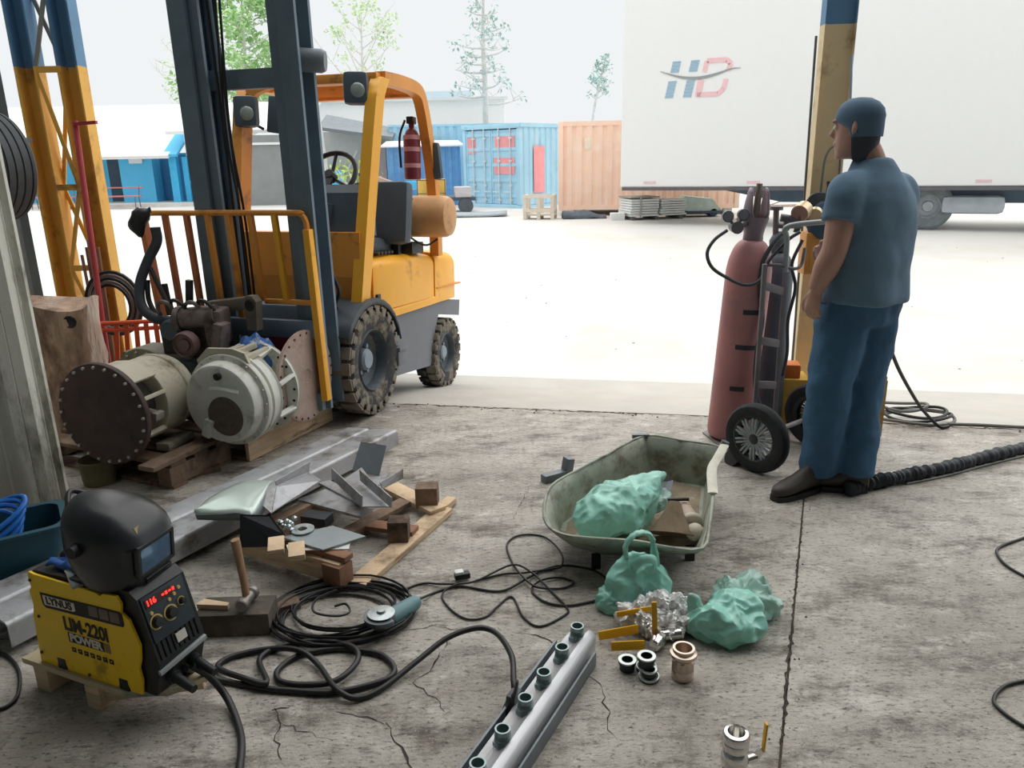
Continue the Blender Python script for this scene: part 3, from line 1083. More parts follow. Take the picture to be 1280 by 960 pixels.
M_leafA = mat('bright green leaf', (172, 206, 148), 0.6, var=0.2, scale=0.6, bump=0)  # leaf and bark tones paled, overexposure put into the colours
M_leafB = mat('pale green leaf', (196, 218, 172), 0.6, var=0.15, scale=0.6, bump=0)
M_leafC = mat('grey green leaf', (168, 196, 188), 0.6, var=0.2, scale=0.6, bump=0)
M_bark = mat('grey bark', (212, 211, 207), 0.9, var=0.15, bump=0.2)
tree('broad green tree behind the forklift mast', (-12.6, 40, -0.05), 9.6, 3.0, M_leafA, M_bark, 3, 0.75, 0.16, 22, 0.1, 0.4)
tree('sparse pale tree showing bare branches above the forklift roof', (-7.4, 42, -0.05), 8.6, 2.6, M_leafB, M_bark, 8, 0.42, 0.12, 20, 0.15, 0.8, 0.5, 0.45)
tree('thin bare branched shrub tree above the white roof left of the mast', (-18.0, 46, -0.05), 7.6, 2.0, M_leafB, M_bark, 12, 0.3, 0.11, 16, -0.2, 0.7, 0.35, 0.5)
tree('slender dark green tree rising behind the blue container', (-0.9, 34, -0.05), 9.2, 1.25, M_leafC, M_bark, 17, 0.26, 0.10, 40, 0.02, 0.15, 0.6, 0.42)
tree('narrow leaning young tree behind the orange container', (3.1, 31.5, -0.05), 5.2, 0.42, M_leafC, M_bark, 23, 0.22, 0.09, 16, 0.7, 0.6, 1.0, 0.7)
t = thing('shrub', 'bright yellow green shrub growing behind the forklift seat', 'shrub', (-5.3, 27.4, -0.05))
mb = MB()
for k in range(9):
    mb.tube([(0, 0, 0), (math.cos(k) * 0.3, math.sin(k) * 0.3, 0.8), (math.cos(k) * 0.7, math.sin(k) * 0.6, 1.3)], [0.03, 0.02, 0.008], 5)
mb.build('stems', M_bark, t)['kind'] = 'stuff'
leaf_mesh('leaves', [((math.cos(k) * 0.6, math.sin(k) * 0.6, 1.1 + 0.3 * math.sin(k * 3)), 0.4) for k in range(9)], 0.11, mat('yellow green leaf', (186, 204, 92), 0.6, bump=0), t, 5)

# ------------------------------------------------------------------ forklift (local: x to its side, y rearwards, z up)
M_fy = mat('forklift yellow', (244, 176, 48), 0.38, var=0.06, scale=3, bump=0.02, dirt=((190, 128, 44), 0.12, 4))
M_fo = mat('forklift orange yellow', (222, 148, 62), 0.45, var=0.08, scale=3, bump=0.03, dirt=((150, 100, 56), 0.2, 5))
M_fgrey = mat('chassis grey', (112, 116, 124), 0.55, var=0.08, scale=3, bump=0.05)
M_mast = mat('mast blue grey steel', (108, 126, 140), 0.55, 0.0, var=0.15, scale=4, bump=0.08)  # bluish lens flare veil put into the mast colour
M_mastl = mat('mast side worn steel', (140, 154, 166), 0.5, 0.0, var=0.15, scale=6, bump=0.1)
M_seat = mat('dark vinyl seat', (76, 88, 98), 0.55, var=0.1, bump=0.1)
M_tread = mat('tyre dusty lug', (128, 120, 108), 0.95, var=0.2, scale=12, bump=0.2, dirt=((90, 86, 80), 0.4, 8))

t = thing('forklift', 'orange yellow counterbalance forklift parked with its mast towards the workshop', 'forklift', (-1.327, 4.778, 0.0), (-4, 0, -17))
FK = t


def fwheel(x, y, z, R, W, side, nl):
    A = basis((x, y, z), (0, 1, 0), (0, 0, 1)) if side > 0 else basis((x, y, z), (0, -1, 0), (0, 0, 1))
    # A's z axis points outwards (+x for side>0)
    mb = MB()
    h = W / 2
    mb.lathe([(R * 0.56, -h * 0.8), (R * 0.66, -h * 0.97), (R * 0.86, -h), (R * 0.94, -h * 0.8), (R * 0.95, 0), (R * 0.94, h * 0.8), (R * 0.86, h), (R * 0.66, h * 0.97), (R * 0.56, h * 0.8)], 40, A)
    ty = mb.build('tyre', M_rubber, t)
    for k in range(nl):
        for s_ in (1, -1):
            a = 2 * PI * (k + (0.5 if s_ < 0 else 0)) / nl
            if k == 0:
                lm = MB()
                lm.box((R * 0.962, 0, s_ * h * 0.5), (R * 0.05, R * 0.215, h * 0.96), (0, 0, 0), 0.005)
                if s_ > 0:
                    lm.box((R * 0.88, 0, h * 0.98), (R * 0.13, R * 0.15, h * 0.06), None, 0.004)
                lug0 = lm.build('tread_lug', M_tread if s_ > 0 else M_rubber, ty)
                lug0.matrix_local = A @ Matrix.Rotation(a, 4, 'Z')
                if s_ > 0:
                    lp = lug0
                else:
                    ln = lug0
            else:
                c = instance(lp if s_ > 0 else ln, 'tread_lug')
                c.parent = ty
                c.matrix_local = A @ Matrix.Rotation(a, 4, 'Z')
    rm = MB()
    rm.lathe([(R * 0.57, h * 0.82), (R * 0.55, h * 0.9), (R * 0.53, h * 0.8), (R * 0.50, h * 0.35), (R * 0.34, h * 0.12), (R * 0.30, h * 0.2), (0, h * 0.2)], 32, A)
    rim = rm.build('rim', mat('dark wheel rim', (72, 82, 90), 0.5, var=0.15, dirt=((110, 108, 102), 0.3, 9)), t)
    hb = MB()
    hb.lathe([(R * 0.2, h * 0.15), (R * 0.2, h * 0.5), (R * 0.16, h * 0.62), (0, h * 0.64)], 20, A)
    hb.build('hub', M_mastl, rim)
    for k in range(6):
        a = 2 * PI * k / 6
        b = MB()
        p = A @ Vector((R * 0.26 * math.cos(a), R * 0.26 * math.sin(a), h * 0.15))
        q = A @ Vector((R * 0.26 * math.cos(a), R * 0.26 * math.sin(a), h * 0.38))
        b.cyl(p, q, R * 0.045, n=6)
        b.build('wheel_nut', M_mastl, rim)


fwheel(0.365, 0, 0.345, 0.345, 0.265, 1, 22)
fwheel(-0.365, 0, 0.345, 0.345, 0.265, -1, 22)
fwheel(0.385, 1.3, 0.165, 0.278, 0.17, 1, 20)
fwheel(-0.385, 1.3, 0.165, 0.278, 0.17, -1, 20)

# chassis
mb = MB()
prof = [(0.30, 0.60), (0.33, 0.30), (0.36, 0.16), (1.0, 0.115), (1.07, 0.2), (1.10, 0.36), (1.18, 0.48), (1.62, 0.42), (1.64, 0.545), (1.35, 0.575), (0.9, 0.57)]
mb.prism(prof, 0.88, basis((-0.44, 0, 0), (0, 1, 0), (0, 0, 1)))
mb.build('chassis', M_fgrey, t)
mb = MB()
mb.box((0.0, 0.02, 0.45), (0.5, 0.5, 0.5), None, 0.02)
mb.build('axle_housing', M_mast, t)
mb = MB()
mb.box((0, 1.3, 0.2), (0.6, 0.12, 0.12), None, 0.01)
mb.build('steer_axle', M_mast, t)
mb = MB()
mb.box((0.445, 0.36, 0.36), (0.16, 0.14, 0.03), None, 0.006)
mb.box((0.50, 0.36, 0.30), (0.03, 0.14, 0.10), None, 0.006)
mb.build('step', M_fgrey, t)
# fenders
for s_ in (1, -1):
    mb = MB()
    rows = []
    for i in range(11):
        a = math.radians(150 - i * 13.5)
        rows.append([(s_ * 0.25, 0.40 * math.cos(a), 0.345 + 0.385 * math.sin(a)), (s_ * 0.495, 0.40 * math.cos(a), 0.345 + 0.385 * math.sin(a)), (s_ * 0.50, 0.39 * math.cos(a), 0.325 + 0.37 * math.sin(a))])
    mb.grid(rows)
    o = mb.build('fender', mat('dark fender', (70, 78, 86), 0.5, var=0.1), t)
    o.modifiers.new('s', 'SOLIDIFY').thickness = 0.012
# hood: orange side body
def rsec(y, hw, z0, z1, r=0.07):
    pts = []
    for i in range(6):
        a = PI / 2 * i / 5
        pts.append((hw - r + r * math.cos(a), y, z1 - r + r * math.sin(a)))
    for i in range(6):
        a = PI / 2 + PI / 2 * i / 5
        pts.append((-hw + r + r * math.cos(a), y, z1 - r + r * math.sin(a)))
    pts += [(-hw, y, z0), (hw, y, z0)]
    return pts


mb = MB()
mb.loft([rsec(y, hw, 0.63, z1, r_) for y, hw, z1, r_ in ((0.10, 0.445, 0.93, 0.03), (0.14, 0.46, 0.95, 0.05), (0.5, 0.46, 0.965, 0.07), (0.95, 0.46, 0.955, 0.08), (1.06, 0.455, 0.94, 0.07), (1.07, 0.44, 0.92, 0.06))])
hood = mb.build('hood', M_fy, t, smooth=50)
mb = MB()
for i in range(5):
    mb.box((0.12, 0.30 + i * 0.05, 0.985), (0.55, 0.03, 0.02), (20, 0, 0), 0.005)
mb.build('hood_vent', M_black, hood)
mb = MB()
mb.box((0.455, 0.14, 0.72), (0.02, 0.05, 0.04), None, 0.006)
mb.build('hood_latch', M_black, hood)
mb = MB()
mb.loft([rsec(y, hw, z0, z1, 0.03) for y, hw, z0, z1 in ((0.28, 0.455, 0.575, 0.63), (0.32, 0.462, 0.57, 0.632), (1.0, 0.464, 0.578, 0.64), (1.08, 0.464, 0.58, 0.64))])
mb.build('side_skirt', M_fy, t, smooth=50)
mb = MB()
mb.loft([rsec(y, hw, z0, z1, r_) for y, hw, z0, z1, r_ in ((1.075, 0.46, 0.58, 0.955, 0.06), (1.3, 0.46, 0.58, 0.96, 0.08), (1.5, 0.45, 0.58, 0.94, 0.1), (1.6, 0.41, 0.59, 0.90, 0.12), (1.65, 0.35, 0.62, 0.84, 0.12))])
cw = mb.build('counterweight', M_fy, t, smooth=50)
mb = MB()
mb.box((0.0, 1.35, 0.69), (0.935, 0.5, 0.012), None, 0.004)
mb.build('groove', M_fo, cw)
# cowl and floor
mb = MB()
mb.prism([(-0.06, 0.86), (-0.05, 1.125), (0.02, 1.13), (0.06, 0.9), (0.08, 0.62), (-0.02, 0.62)], 0.83, basis((-0.39, 0, 0), (0, 1, 0), (0, 0, 1)))
mb.build('front_cowl', M_fo, t, smooth=0)
mb = MB()
mb.box((0, 0.1, 0.66), (0.86, 0.2, 0.05))
mb.build('floor_plate', M_black, t)
mb = MB()
mb.prism([(0.0, 1.13), (0.02, 1.36), (0.07, 1.41), (0.2, 1.38), (0.22, 1.1)], 0.36, basis((0.06, 0, 0), (0, 1, 0), (0, 0, 1)))
mb.box((0.2, -0.0, 1.2), (0.05, 0.02, 0.2), (0, 12, 0), 0.005)
mb.build('dashboard', M_seat, t)
mb = MB()
A = basis((0.10, 0.24, 1.47), (1, 0, 0), (0, 0.55, 0.83))
mb.tube([A @ Vector((0.175 * math.cos(2 * PI * i / 28), 0.175 * math.sin(2 * PI * i / 28), 0)) for i in range(28)], 0.016, 8, closed=True)
for k in range(3):
    a = PI / 2 + 2 * PI * k / 3
    mb.tube([A @ Vector((0, 0, -0.02)), A @ Vector((0.17 * math.cos(a), 0.17 * math.sin(a), 0))], 0.012, 6)
mb.cyl(A @ Vector((0, 0, -0.03)), A @ Vector((0, 0, 0.03)), 0.04, 0.03, 14)
mb.tube([A @ Vector((0, 0, 0)), (0.12, 0.12, 1.32)], 0.025, 8)
mb.build('steering_wheel', M_black, t)
for k in range(3):
    mb = MB()
    p = Vector((0.34 + 0.035 * k, 0.12, 1.3))
    mb.tube([p, p + Vector((0.02, 0.04, 0.16))], 0.006, 6)
    mb.ball(p + Vector((0.02, 0.04, 0.17)), 0.016, 2)
    mb.build('lever', M_black, t)
seat = MB()
seat.box((0.12, 0.47, 1.02), (0.42, 0.4, 0.12), (-4, 0, 0), 0.04)
seat.build('seat', M_seat, t)
mb = MB()
mb.box((0.28, 0.6, 1.24), (0.42, 0.12, 0.42), (-8, 0, 0), 0.055)
mb.build('backrest', M_seat, t)
mb = MB()
mb.box((0.32, 0.72, 1.05), (0.08, 0.14, 0.18), None, 0.01)
mb.box((0.30, 0.80, 1.0), (0.3, 0.2, 0.08), None, 0.01)
mb.box((0.36, 0.64, 1.0), (0.05, 0.05, 0.16), None, 0.005)
mb.build('cylinder_bracket', M_black, t)
# gas cylinder lying across
M_gas = mat('gas cylinder tan', (206, 158, 108), 0.5, var=0.1, scale=5, dirt=((170, 120, 80), 0.2, 4))
mb = MB()
mb.lathe([(0, 0), (0.09, 0.003), (0.13, 0.016), (0.143, 0.045), (0.145, 0.08), (0.145, 0.5), (0.143, 0.53), (0.13, 0.56), (0.09, 0.58), (0, 0.583)], 28, frame((0.66, 0.93, 1.215), (0.06, 0.93, 1.215)))
gc = mb.build('gas_cylinder', M_gas, t)
mb = MB()
mb.lathe([(0.147, 0), (0.15, 0.01), (0.15, 0.06), (0.147, 0.07)], 28, frame((0.27, 0.93, 1.215), (0.2, 0.93, 1.215)))
mb.build('cylinder_band', M_seat, gc)
mb = MB()
mb.tube(spline([(0.42, 0.79, 1.34), (0.36, 0.76, 1.22), (0.38, 0.77, 1.1), (0.5, 0.8, 1.02), (0.58, 0.85, 1.06)], 6), 0.008, 6)
mb.build('gas_hose', M_cable, gc)

# overhead guard
for s_ in (1, -1):
    mb = MB()
    pts = [(s_ * 0.43, -0.05, 0.70), (s_ * 0.445, 0.06, 1.3), (s_ * 0.46, 0.17, 1.86), (s_ * 0.46, 0.215, 1.97), (s_ * 0.455, 0.28, 2.045)]
    for a, b in zip(pts[:-1], pts[1:]):
        pass
    rows = []
    for i, p in enumerate(spline(pts, 5)):
        hw, hd = 0.036, 0.055
        rows.append([(p.x - hw, p.y - hd, p.z), (p.x + hw, p.y - hd, p.z), (p.x + hw, p.y + hd, p.z), (p.x - hw, p.y + hd, p.z)])
    mb.loft(rows)
    mb.build('front_pillar', M_fy if s_ > 0 else M_fo, t, smooth=30)
    mb = MB()
    pts = [(s_ * 0.455, 0.28, 2.045), (s_ * 0.455, 0.55, 2.06), (s_ * 0.455, 0.80, 2.05), (s_ * 0.457, 0.89, 1.98), (s_ * 0.46, 0.97, 1.78), (s_ * 0.46, 1.06, 1.5), (s_ * 0.46, 1.10, 1.2), (s_ * 0.46, 1.11, 0.93)]
    sp_ = spline(pts, 4)
    rows = []
    for i, p in enumerate(sp_):
        tg = (sp_[min(i + 1, len(sp_) - 1)] - sp_[max(0, i - 1)]).normalized()
        n = Vector((1, 0, 0))
        u = tg.cross(n).normalized()
        rows.append([p + n * 0.034 + u * 0.04, p + n * 0.034 - u * 0.04, p - n * 0.034 - u * 0.04, p - n * 0.034 + u * 0.04])
    mb.loft(rows)
    mb.build('rear_pillar', M_fo, t, smooth=30)
mb = MB()
mb.box((0, 0.26, 2.045), (0.92, 0.09, 0.06), None, 0.015)
mb.build('roof_beam', M_fo, t)
mb = MB()
mb.box((0, 0.84, 2.03), (0.92, 0.07, 0.05), None, 0.012)
mb.build('roof_beam', M_fo, t)
for i in range(6):
    mb = MB()
    mb.box((0, 0.35 + i * 0.085, 2.05), (0.9, 0.035, 0.045), (28, 0, 0), 0.004)
    mb.build('roof_slat', M_fo, t)
for s_ in (1, -1):
    mb = MB()
    mb.prism([(0, 0), (0.2, 0), (0.18, -0.015), (0.07, -0.05), (0.03, -0.1), (0.015, -0.22), (0, -0.24)], 0.05, basis((-0.43 if s_ > 0 else 0.43, 0.22, 2.02), (s_, 0, 0), (0, 0, 1)))
    mb.build('gusset', M_fo, t)


def lamp(x, y, z, s, rz, name='work_lamp'):
    T = Matrix.Translation((x, y, z)) @ rotm((0, 0, rz))
    mb = MB()
    mb.box((0, 0, 0), (0.15, 0.1, 0.19), None, 0.035, T)
    mb.box((0, 0.045, 0), (0.11, 0.06, 0.15), None, 0.02, T)
    lp = mb.build(name, M_seat, t)
    mb = MB()
    mb.lathe([(0, 0.012), (0.03, 0.01), (0.043, 0.0)], 18, T @ basis((0.015, -0.05, -0.015), (1, 0, 0), (0, 0, 1)))
    mb.build('lens', mat('lamp lens', (150, 160, 152), 0.2, 0.2, var=0.05, bump=0), lp)
    mb = MB()
    mb.tube([T @ Vector((0.0, 0.03, -0.05)), T @ Vector((0.09, 0.05, -0.1))], 0.01, 6)
    mb.build('lamp_arm', M_black, lp)


lamp(0.36, 0.14, 1.97, 1, 20)
lamp(-0.40, 0.12, 1.86, 1, 20, 'work_lamp')
mb = MB()
mb.box((-0.22, 0.16, 1.84), (0.1, 0.03, 0.22), (0, 8, 0), 0.014)
mb.tube([(-0.2, 0.18, 1.95), (-0.18, 0.22, 2.02)], 0.01, 6)
mb.build('mirror', M_seat, t)
mb = MB()
mb.box((0.46, 0.2, 1.86), (0.06, 0.05, 0.13), None, 0.02)
mb.tube([(0.44, 0.2, 1.82), (0.1, 0.78, 1.78)], 0.008, 6)
mb.build('mirror', M_seat, t)
mb = MB()
mb.box((0.51, 1.03, 1.6), (0.07, 0.06, 0.26), (0, -6, 0), 0.03)
mb.build('rear_lamp', M_seat, t)
# fire extinguisher on the rear pillar
mb = MB()
mb.lathe([(0, 0), (0.055, 0.0), (0.06, 0.02), (0.06, 0.28), (0.04, 0.33), (0.02, 0.35), (0.02, 0.38), (0, 0.38)], 20, Matrix.Translation((0.365, 0.93, 1.47)))
ex = mb.build('extinguisher', mat('dark red extinguisher', (124, 48, 62), 0.4, var=0.15), t)
mb = MB()
mb.box((0.365, 0.93, 1.87), (0.05, 0.07, 0.05), None, 0.008)
mb.tube(spline([(0.33, 0.90, 1.87), (0.295, 0.88, 1.75), (0.30, 0.88, 1.55)], 5), 0.009, 6)
mb.build('valve_head', M_black, ex)
for z in (1.55, 1.66, 1.74):
    mb = MB()
    mb.lathe([(0.0615, 0), (0.0625, 0.015), (0.0615, 0.03)], 20, Matrix.Translation((0.365, 0.93, z)))
    mb.build('label_band', mat('pale label band', (206, 150, 156), 0.5), ex)

# mast (leans forward a little against the chassis pitch)
MT = Matrix.Translation((0, -0.36, 0.1)) @ rotm((4.5, 0, 0)) @ Matrix.Translation((0, 0.36, -0.1))


def mx(p):
    return MT @ Vector(p)


def chan(xc, y0, y1, wd, z0, z1, s_, name, m):
    """channel rail open towards the centre"""
    th = 0.022
    x0 = xc
    x1 = xc + s_ * wd
    poly = [(x0, y0), (x1, y0), (x1, y0 + th), (x0 + s_ * th, y0 + th), (x0 + s_ * th, y1 - th), (x1, y1 - th), (x1, y1), (x0, y1)]
    mb = MB()
    mb.prism(poly, z1 - z0, MT @ Matrix.Translation((0, 0, z0)))
    return mb.build(name, m, t, smooth=0)


for s_ in (1, -1):
    xo = 0.335 if s_ > 0 else -0.305
    chan(xo, -0.46, -0.30, -s_ * 0.10, 0.15, 3.1, -s_, 'outer_rail', M_mast)
    mb = MB()
    mb.box((xo + s_ * 0.004, -0.38, 1.63), (0.012, 0.158, 2.94), None, 0, MT)
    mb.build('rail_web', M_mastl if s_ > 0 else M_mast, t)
    chan(xo - s_ * 0.07, -0.43, -0.27, -s_ * 0.085, 0.16, 3.05, -s_, 'inner_rail', M_mast)
for z, hh in ((1.945, 0.10), (2.40, 0.09), (0.3, 0.12)):
    mb = MB()
    mb.box((0.012, -0.34 if z < 2.3 else -0.37, z), (0.60, 0.07, hh), None, 0.006, MT)
    mb.build('cross_member', M_mast, t)
mb = MB()
mb.cyl(mx((-0.17, -0.30, 0.15)), mx((-0.17, -0.30, 2.6)), 0.035, n=14)
mb.build('lift_cylinder', M_mast, t)
mb = MB()
mb.cyl(mx((0.20, -0.28, 0.15)), mx((0.20, -0.28, 2.6)), 0.03, n=14)
mb.build('lift_cylinder', M_mast, t)
for x in (-0.05, -0.09):
    mb = MB()
    mb.tube([mx((x, -0.43, 0.5)), mx((x + 0.01, -0.43, 1.5)), mx((x - 0.005, -0.42, 2.4))], 0.008, 6, flat=(1.2, 0.7))
    mb.build('lift_chain', M_black, t)
for x in (-0.025, 0.0):
    mb = MB()
    mb.tube(spline([mx((x, -0.45, 0.45)), mx((x + 0.01, -0.46, 1.2)), mx((x - 0.02, -0.46, 1.7)), mx((x - 0.015, -0.42, 2.35))], 6), 0.007, 8)
    mb.build('hydraulic_hose', M_cable, t)
mb = MB()
mb.lathe([(0, 0), (0.055, 0), (0.06, 0.02), (0.06, 0.16), (0.05, 0.18), (0, 0.18)], 20, MT @ frame((0.33, -0.36, 2.03), (0.45, -0.32, 2.02)))
mb.build('side_lamp', mat('pale lamp housing', (116, 126, 134), 0.5), t)
# carriage and forks
for z in (0.2, 0.62):
    mb = MB()
    mb.box((-0.05, -0.49, z), (0.92, 0.04, 0.1), None, 0.006, MT)
    mb.build('carriage_bar', M_mast, t)
for x in (-0.35, 0.18):
    mb = MB()
    mb.box((x, -0.52, 0.27), (0.1, 0.035, 0.42), None, 0.005, MT)
    mb.box((x, -0.56, 0.075), (0.1, 0.1, 0.035), None, 0.005, MT)
    mb.build('fork', M_black, t)
# load backrest
BR = Matrix.Translation((0, -0.5, 0.2)) @ rotm((4, 0, 0)) @ Matrix.Translation((0, 0.5, -0.2))
M_bo = mat('rusty orange bar', (196, 116, 74), 0.6, var=0.15, scale=6, bump=0.1)
mb = MB()
pts = [(-0.66, -0.5, 0.25), (-0.66, -0.5, 1.15), (-0.655, -0.5, 1.215), (-0.63, -0.5, 1.24), (-0.3, -0.5, 1.243), (0.32, -0.5, 1.245), (0.375, -0.5, 1.235), (0.40, -0.5, 1.20), (0.405, -0.5, 1.12)]
mb.tube([BR @ Vector(p) for p in spline(pts[1:], 4)], 0.016, 8)
mb.build('backrest_top_rail', M_fo, t)
mb = MB()
mb.bar(BR @ Vector((0.408, -0.5, 1.16)), BR @ Vector((0.43, -0.5, 0.2)), 0.04, 0.05, (0, 1, 0), 0.006)
mb.build('backrest_post', M_fy, t)
mb = MB()
mb.bar(BR @ Vector((-0.655, -0.5, 1.2)), BR @ Vector((-0.60, -0.5, 0.3)), 0.035, 0.05, (0, 1, 0), 0.006)
mb.build('backrest_post', M_bo, t)
for k, x in enumerate((-0.50, -0.355, -0.215, -0.08, 0.06, 0.21)):
    mb = MB()
    mb.bar(BR @ Vector((x, -0.5, 1.245)), BR @ Vector((x + 0.025, -0.5, 0.76 if k > 3 else 0.5)), 0.032, 0.028, (0, 1, 0), 0.004)
    mb.build('backrest_bar', (M_bo, M_bo, M_fo, M_fo, M_fo, M_fy)[k], t)
mb = MB()
mb.bar(BR @ Vector((0.10, -0.5, 0.76)), BR @ Vector((0.40, -0.5, 0.76)), 0.03, 0.028, (0, 0, 1), 0.004)
mb.build('backrest_low_rail', M_fo, t)
mb = MB()
mb.tube(spline([(0.36, -0.3, 0.95), (0.40, -0.25, 0.8), (0.34, -0.2, 0.7), (0.36, -0.1, 0.62)], 5), 0.012, 6)
mb.build('brake_hose', M_black, t)

# ------------------------------------------------------------------ left side of the bay: sheet partition, wall panel, lattice column
M_corr = mat('galvanised ribbed sheet', (232, 231, 220), 0.55, 0.0, var=0.14, scale=3, bump=0.1, dirt=((128, 124, 108), 0.3, 3), stretch=(1, 1, 0.4))
t = bpy.data.objects.new('wall_partition', None)
C.objects.link(t)
tag(t, 'ribbed galvanised sheet partition standing at the left edge', None, None, 'structure')
mb = MB()
prof = []
L_ = 1.3
nrib = 9
px = 0.0
p0, p1 = Vector((-2.062, 3.22)), Vector((-3.25, 2.72))
d = (p1 - p0).normalized()
n = Vector((-d.y, d.x))
u = 0.0
while u < L_:
    for du, e in ((0.0, 0.0), (0.01, 0.0), (0.03, 0.035), (0.07, 0.035), (0.074, 0.031), (0.078, 0.035), (0.115, 0.035), (0.135, 0.0), (0.165, 0.0), (0.17, 0.006), (0.176, 0.006), (0.18, 0.0)):
        q = p0 + d * (u + du) + n * e
        prof.append(q)
    u += 0.22
rows = [[(q.x, q.y, z) for q in prof] for z in (0.0, 0.55, 1.1, 1.65, 2.25)]
mb.grid(rows)
o = mb.build('ribbed_sheet', M_corr, t, smooth=20)
o.modifiers.new('s', 'SOLIDIFY').thickness = 0.002
mb = MB()
mb.bar((p0.x + 0.01, p0.y + 0.02, 0), (p0.x + 0.01, p0.y + 0.02, 2.25), 0.03, 0.02, (0, 1, 0))
mb.build('edge_flashing', M_corr, t)

t = bpy.data.objects.new('wall_side', None)
C.objects.link(t)
tag(t, 'grey ribbed wall panel behind the hanging tyre', None, None, 'structure')
mb = MB()
rows = []
for z in (0, 2, 4, 6, 6.8):
    row = []
    for i in range(5):
        x = -3.20 - i * 0.18
        for du, e in ((0, 0), (0.06, 0), (0.075, 0.03), (0.125, 0.03), (0.14, 0)):
            row.append((x - du, 5.25 - e, z))
    rows.append(row)
mb.grid(rows)
mb.build('ribbed_sheet', M_wallc, t, smooth=20)

M_cy = mat('column yellow paint', (228, 178, 84), 0.55, var=0.1, scale=3, bump=0.05, dirt=((160, 116, 60), 0.25, 4))
M_cb = mat('column blue paint', (96, 140, 178), 0.55, var=0.1, scale=3, bump=0.05)
t = thing('lattice_column', 'laced steel column painted yellow below and blue above', 'column', (-3.25, 5.55, 0), (0, 0, 0))
ZB = 2.17


def cchan(x0, x1, z0, z1, m, name):
    """channel with flanges towards the camera side"""
    th = 0.012
    dp = 0.12
    poly = [(x0, -dp), (x0 + th, -dp), (x0 + th, -th), (x1 - th, -th), (x1 - th, -dp), (x1, -dp), (x1, 0), (x0, 0)]
    mb = MB()
    mb.prism(poly, z1 - z0, Matrix.Translation((0, 0, z0)))
    return mb.build(name, m, t, smooth=0)


for x0 in (0.03, 0.31):
    cchan(x0, x0 + 0.14, 0, ZB, M_cy, 'channel')
    cchan(x0, x0 + 0.14, ZB, 6.8, M_cb, 'channel')
lz = [0.35, 0.85, 1.40, ZB - 0.02, 2.65, 3.2, 3.8, 4.5, 5.2, 5.9, 6.6]
for i, z in enumerate(lz):
    mb = MB()
    mb.bar((0.16, -0.11, z), (0.33, -0.11, z), 0.012, 0.04, (0, 0, 1))
    mb.build('lacing_bar', M_cy if z < 2.3 else M_cb, t)
    if i + 1 < len(lz):
        a, b = (0.165, 0.32) if i % 2 else (0.32, 0.165)
        for yy in (-0.105, -0.02):
            mb = MB()
            aa, bb = (a, b) if yy < -0.05 else (b, a)
            mb.bar((aa, yy, z), (bb, yy, lz[i + 1]), 0.026, 0.012, (0, 1, 0))
            mb.build('lacing_bar', M_cy if lz[i + 1] < 2.3 else mat('pale lacing', (150, 146, 140), 0.6), t)
mb = MB()
mb.box((0.215, -0.06, 0.01), (0.6, 0.3, 0.02))
mb.build('base_plate', M_cy, t)


def tyre(name, label, loc, A, R, r_in, W, m, group=None):
    t = thing(name, label, 'tyre', loc)
    h = W / 2
    mb = MB()
    k = (R - r_in)
    prof = [(r_in, -h * 0.55), (r_in + 0.15 * k, -h * 0.85), (r_in + 0.5 * k, -h), (r_in + 0.8 * k, -h * 0.93), (R - 0.03 * k, -h * 0.72)]
    # tread grooves
    ng = 4
    for i in range(ng):
        c = -0.6 + 1.2 * i / (ng - 1)
        prof += [(R, h * (c - 0.13)), (R, h * (c + 0.02)), (R - 0.012, h * (c + 0.03)), (R - 0.012, h * (c + 0.1)), (R, h * (c + 0.11))]
    prof += [(R - 0.03 * k, h * 0.76), (r_in + 0.8 * k, h * 0.93), (r_in + 0.5 * k, h), (r_in + 0.15 * k, h * 0.85), (r_in, h * 0.55), (r_in + 0.05, h * 0.4), (r_in + 0.08, 0), (r_in + 0.05, -h * 0.4), (r_in, -h * 0.55)]
    mb.lathe(prof, 48, A)
    mb.build('carcass', m, t, smooth=30)
    return t


tt_ = tyre('tyre', 'bare black tyre hanging on the grey wall above the wrapped bundle', (-3.10, 4.78, 1.545), basis((0, 0, 0), (0.90, -0.43, 0), (0, 0, 1)), 0.315, 0.175, 0.24, mat('plain tyre rubber', (84, 88, 92), 0.8, var=0.15, bump=0.1))
mb = MB()
mb.bar((0.0, 0.48, 0.16), (0.0, -0.02, 0.16), 0.03, 0.03)
mb.build('hook', M_dsteel, tt_)

# stretch wrapped bundle
M_wrap = mat('brown stretch wrap', (182, 154, 132), 0.3, var=0.35, scale=7, bump=0.9, bscale=14, stretch=(2.2, 2.2, 0.8), dirt=((108, 76, 58), 0.5, 3))
t = thing('wrapped_bundle', 'tan load bundled in wrinkled stretch film behind the sheet partition', 'bundle', (-2.62, 4.32, 0.0), (0, 0, 12))
mb = MB()
rings = []
r_ = random.Random(4)
for i in range(13):
    z = 0.80 * i / 12
    ring = []
    for k in range(28):
        a = 2 * PI * k / 28
        cx, cy = math.cos(a), math.sin(a)
        q = (abs(cx) ** 4 + abs(cy) ** 4) ** -0.25
        s_ = 1 + 0.05 * math.sin(5 * a + z * 6) * math.sin(z * 9 + a) + r_.uniform(-.02, .02)
        ring.append((cx * q * 0.23 * s_, cy * q * 0.2 * s_, z + (0.025 * math.sin(3 * a + 1) if i > 9 else 0)))
    rings.append(ring)
mb.loft(rings)
mb.build('wrapped_load', M_wrap, t, smooth=40)
mb = MB()
mb.box((0.0, 0.0, 0.03), (0.4, 0.38, 0.05))
mb.build('base_board', M_owood, t)
mb = MB()
mb.lathe([(0.0, 0), (0.024, 0), (0.032, 0.004), (0.036, 0.0)], 10, basis((0.16, -0.195, 0.72), (1, 0, 0), (0, 0, 1)))
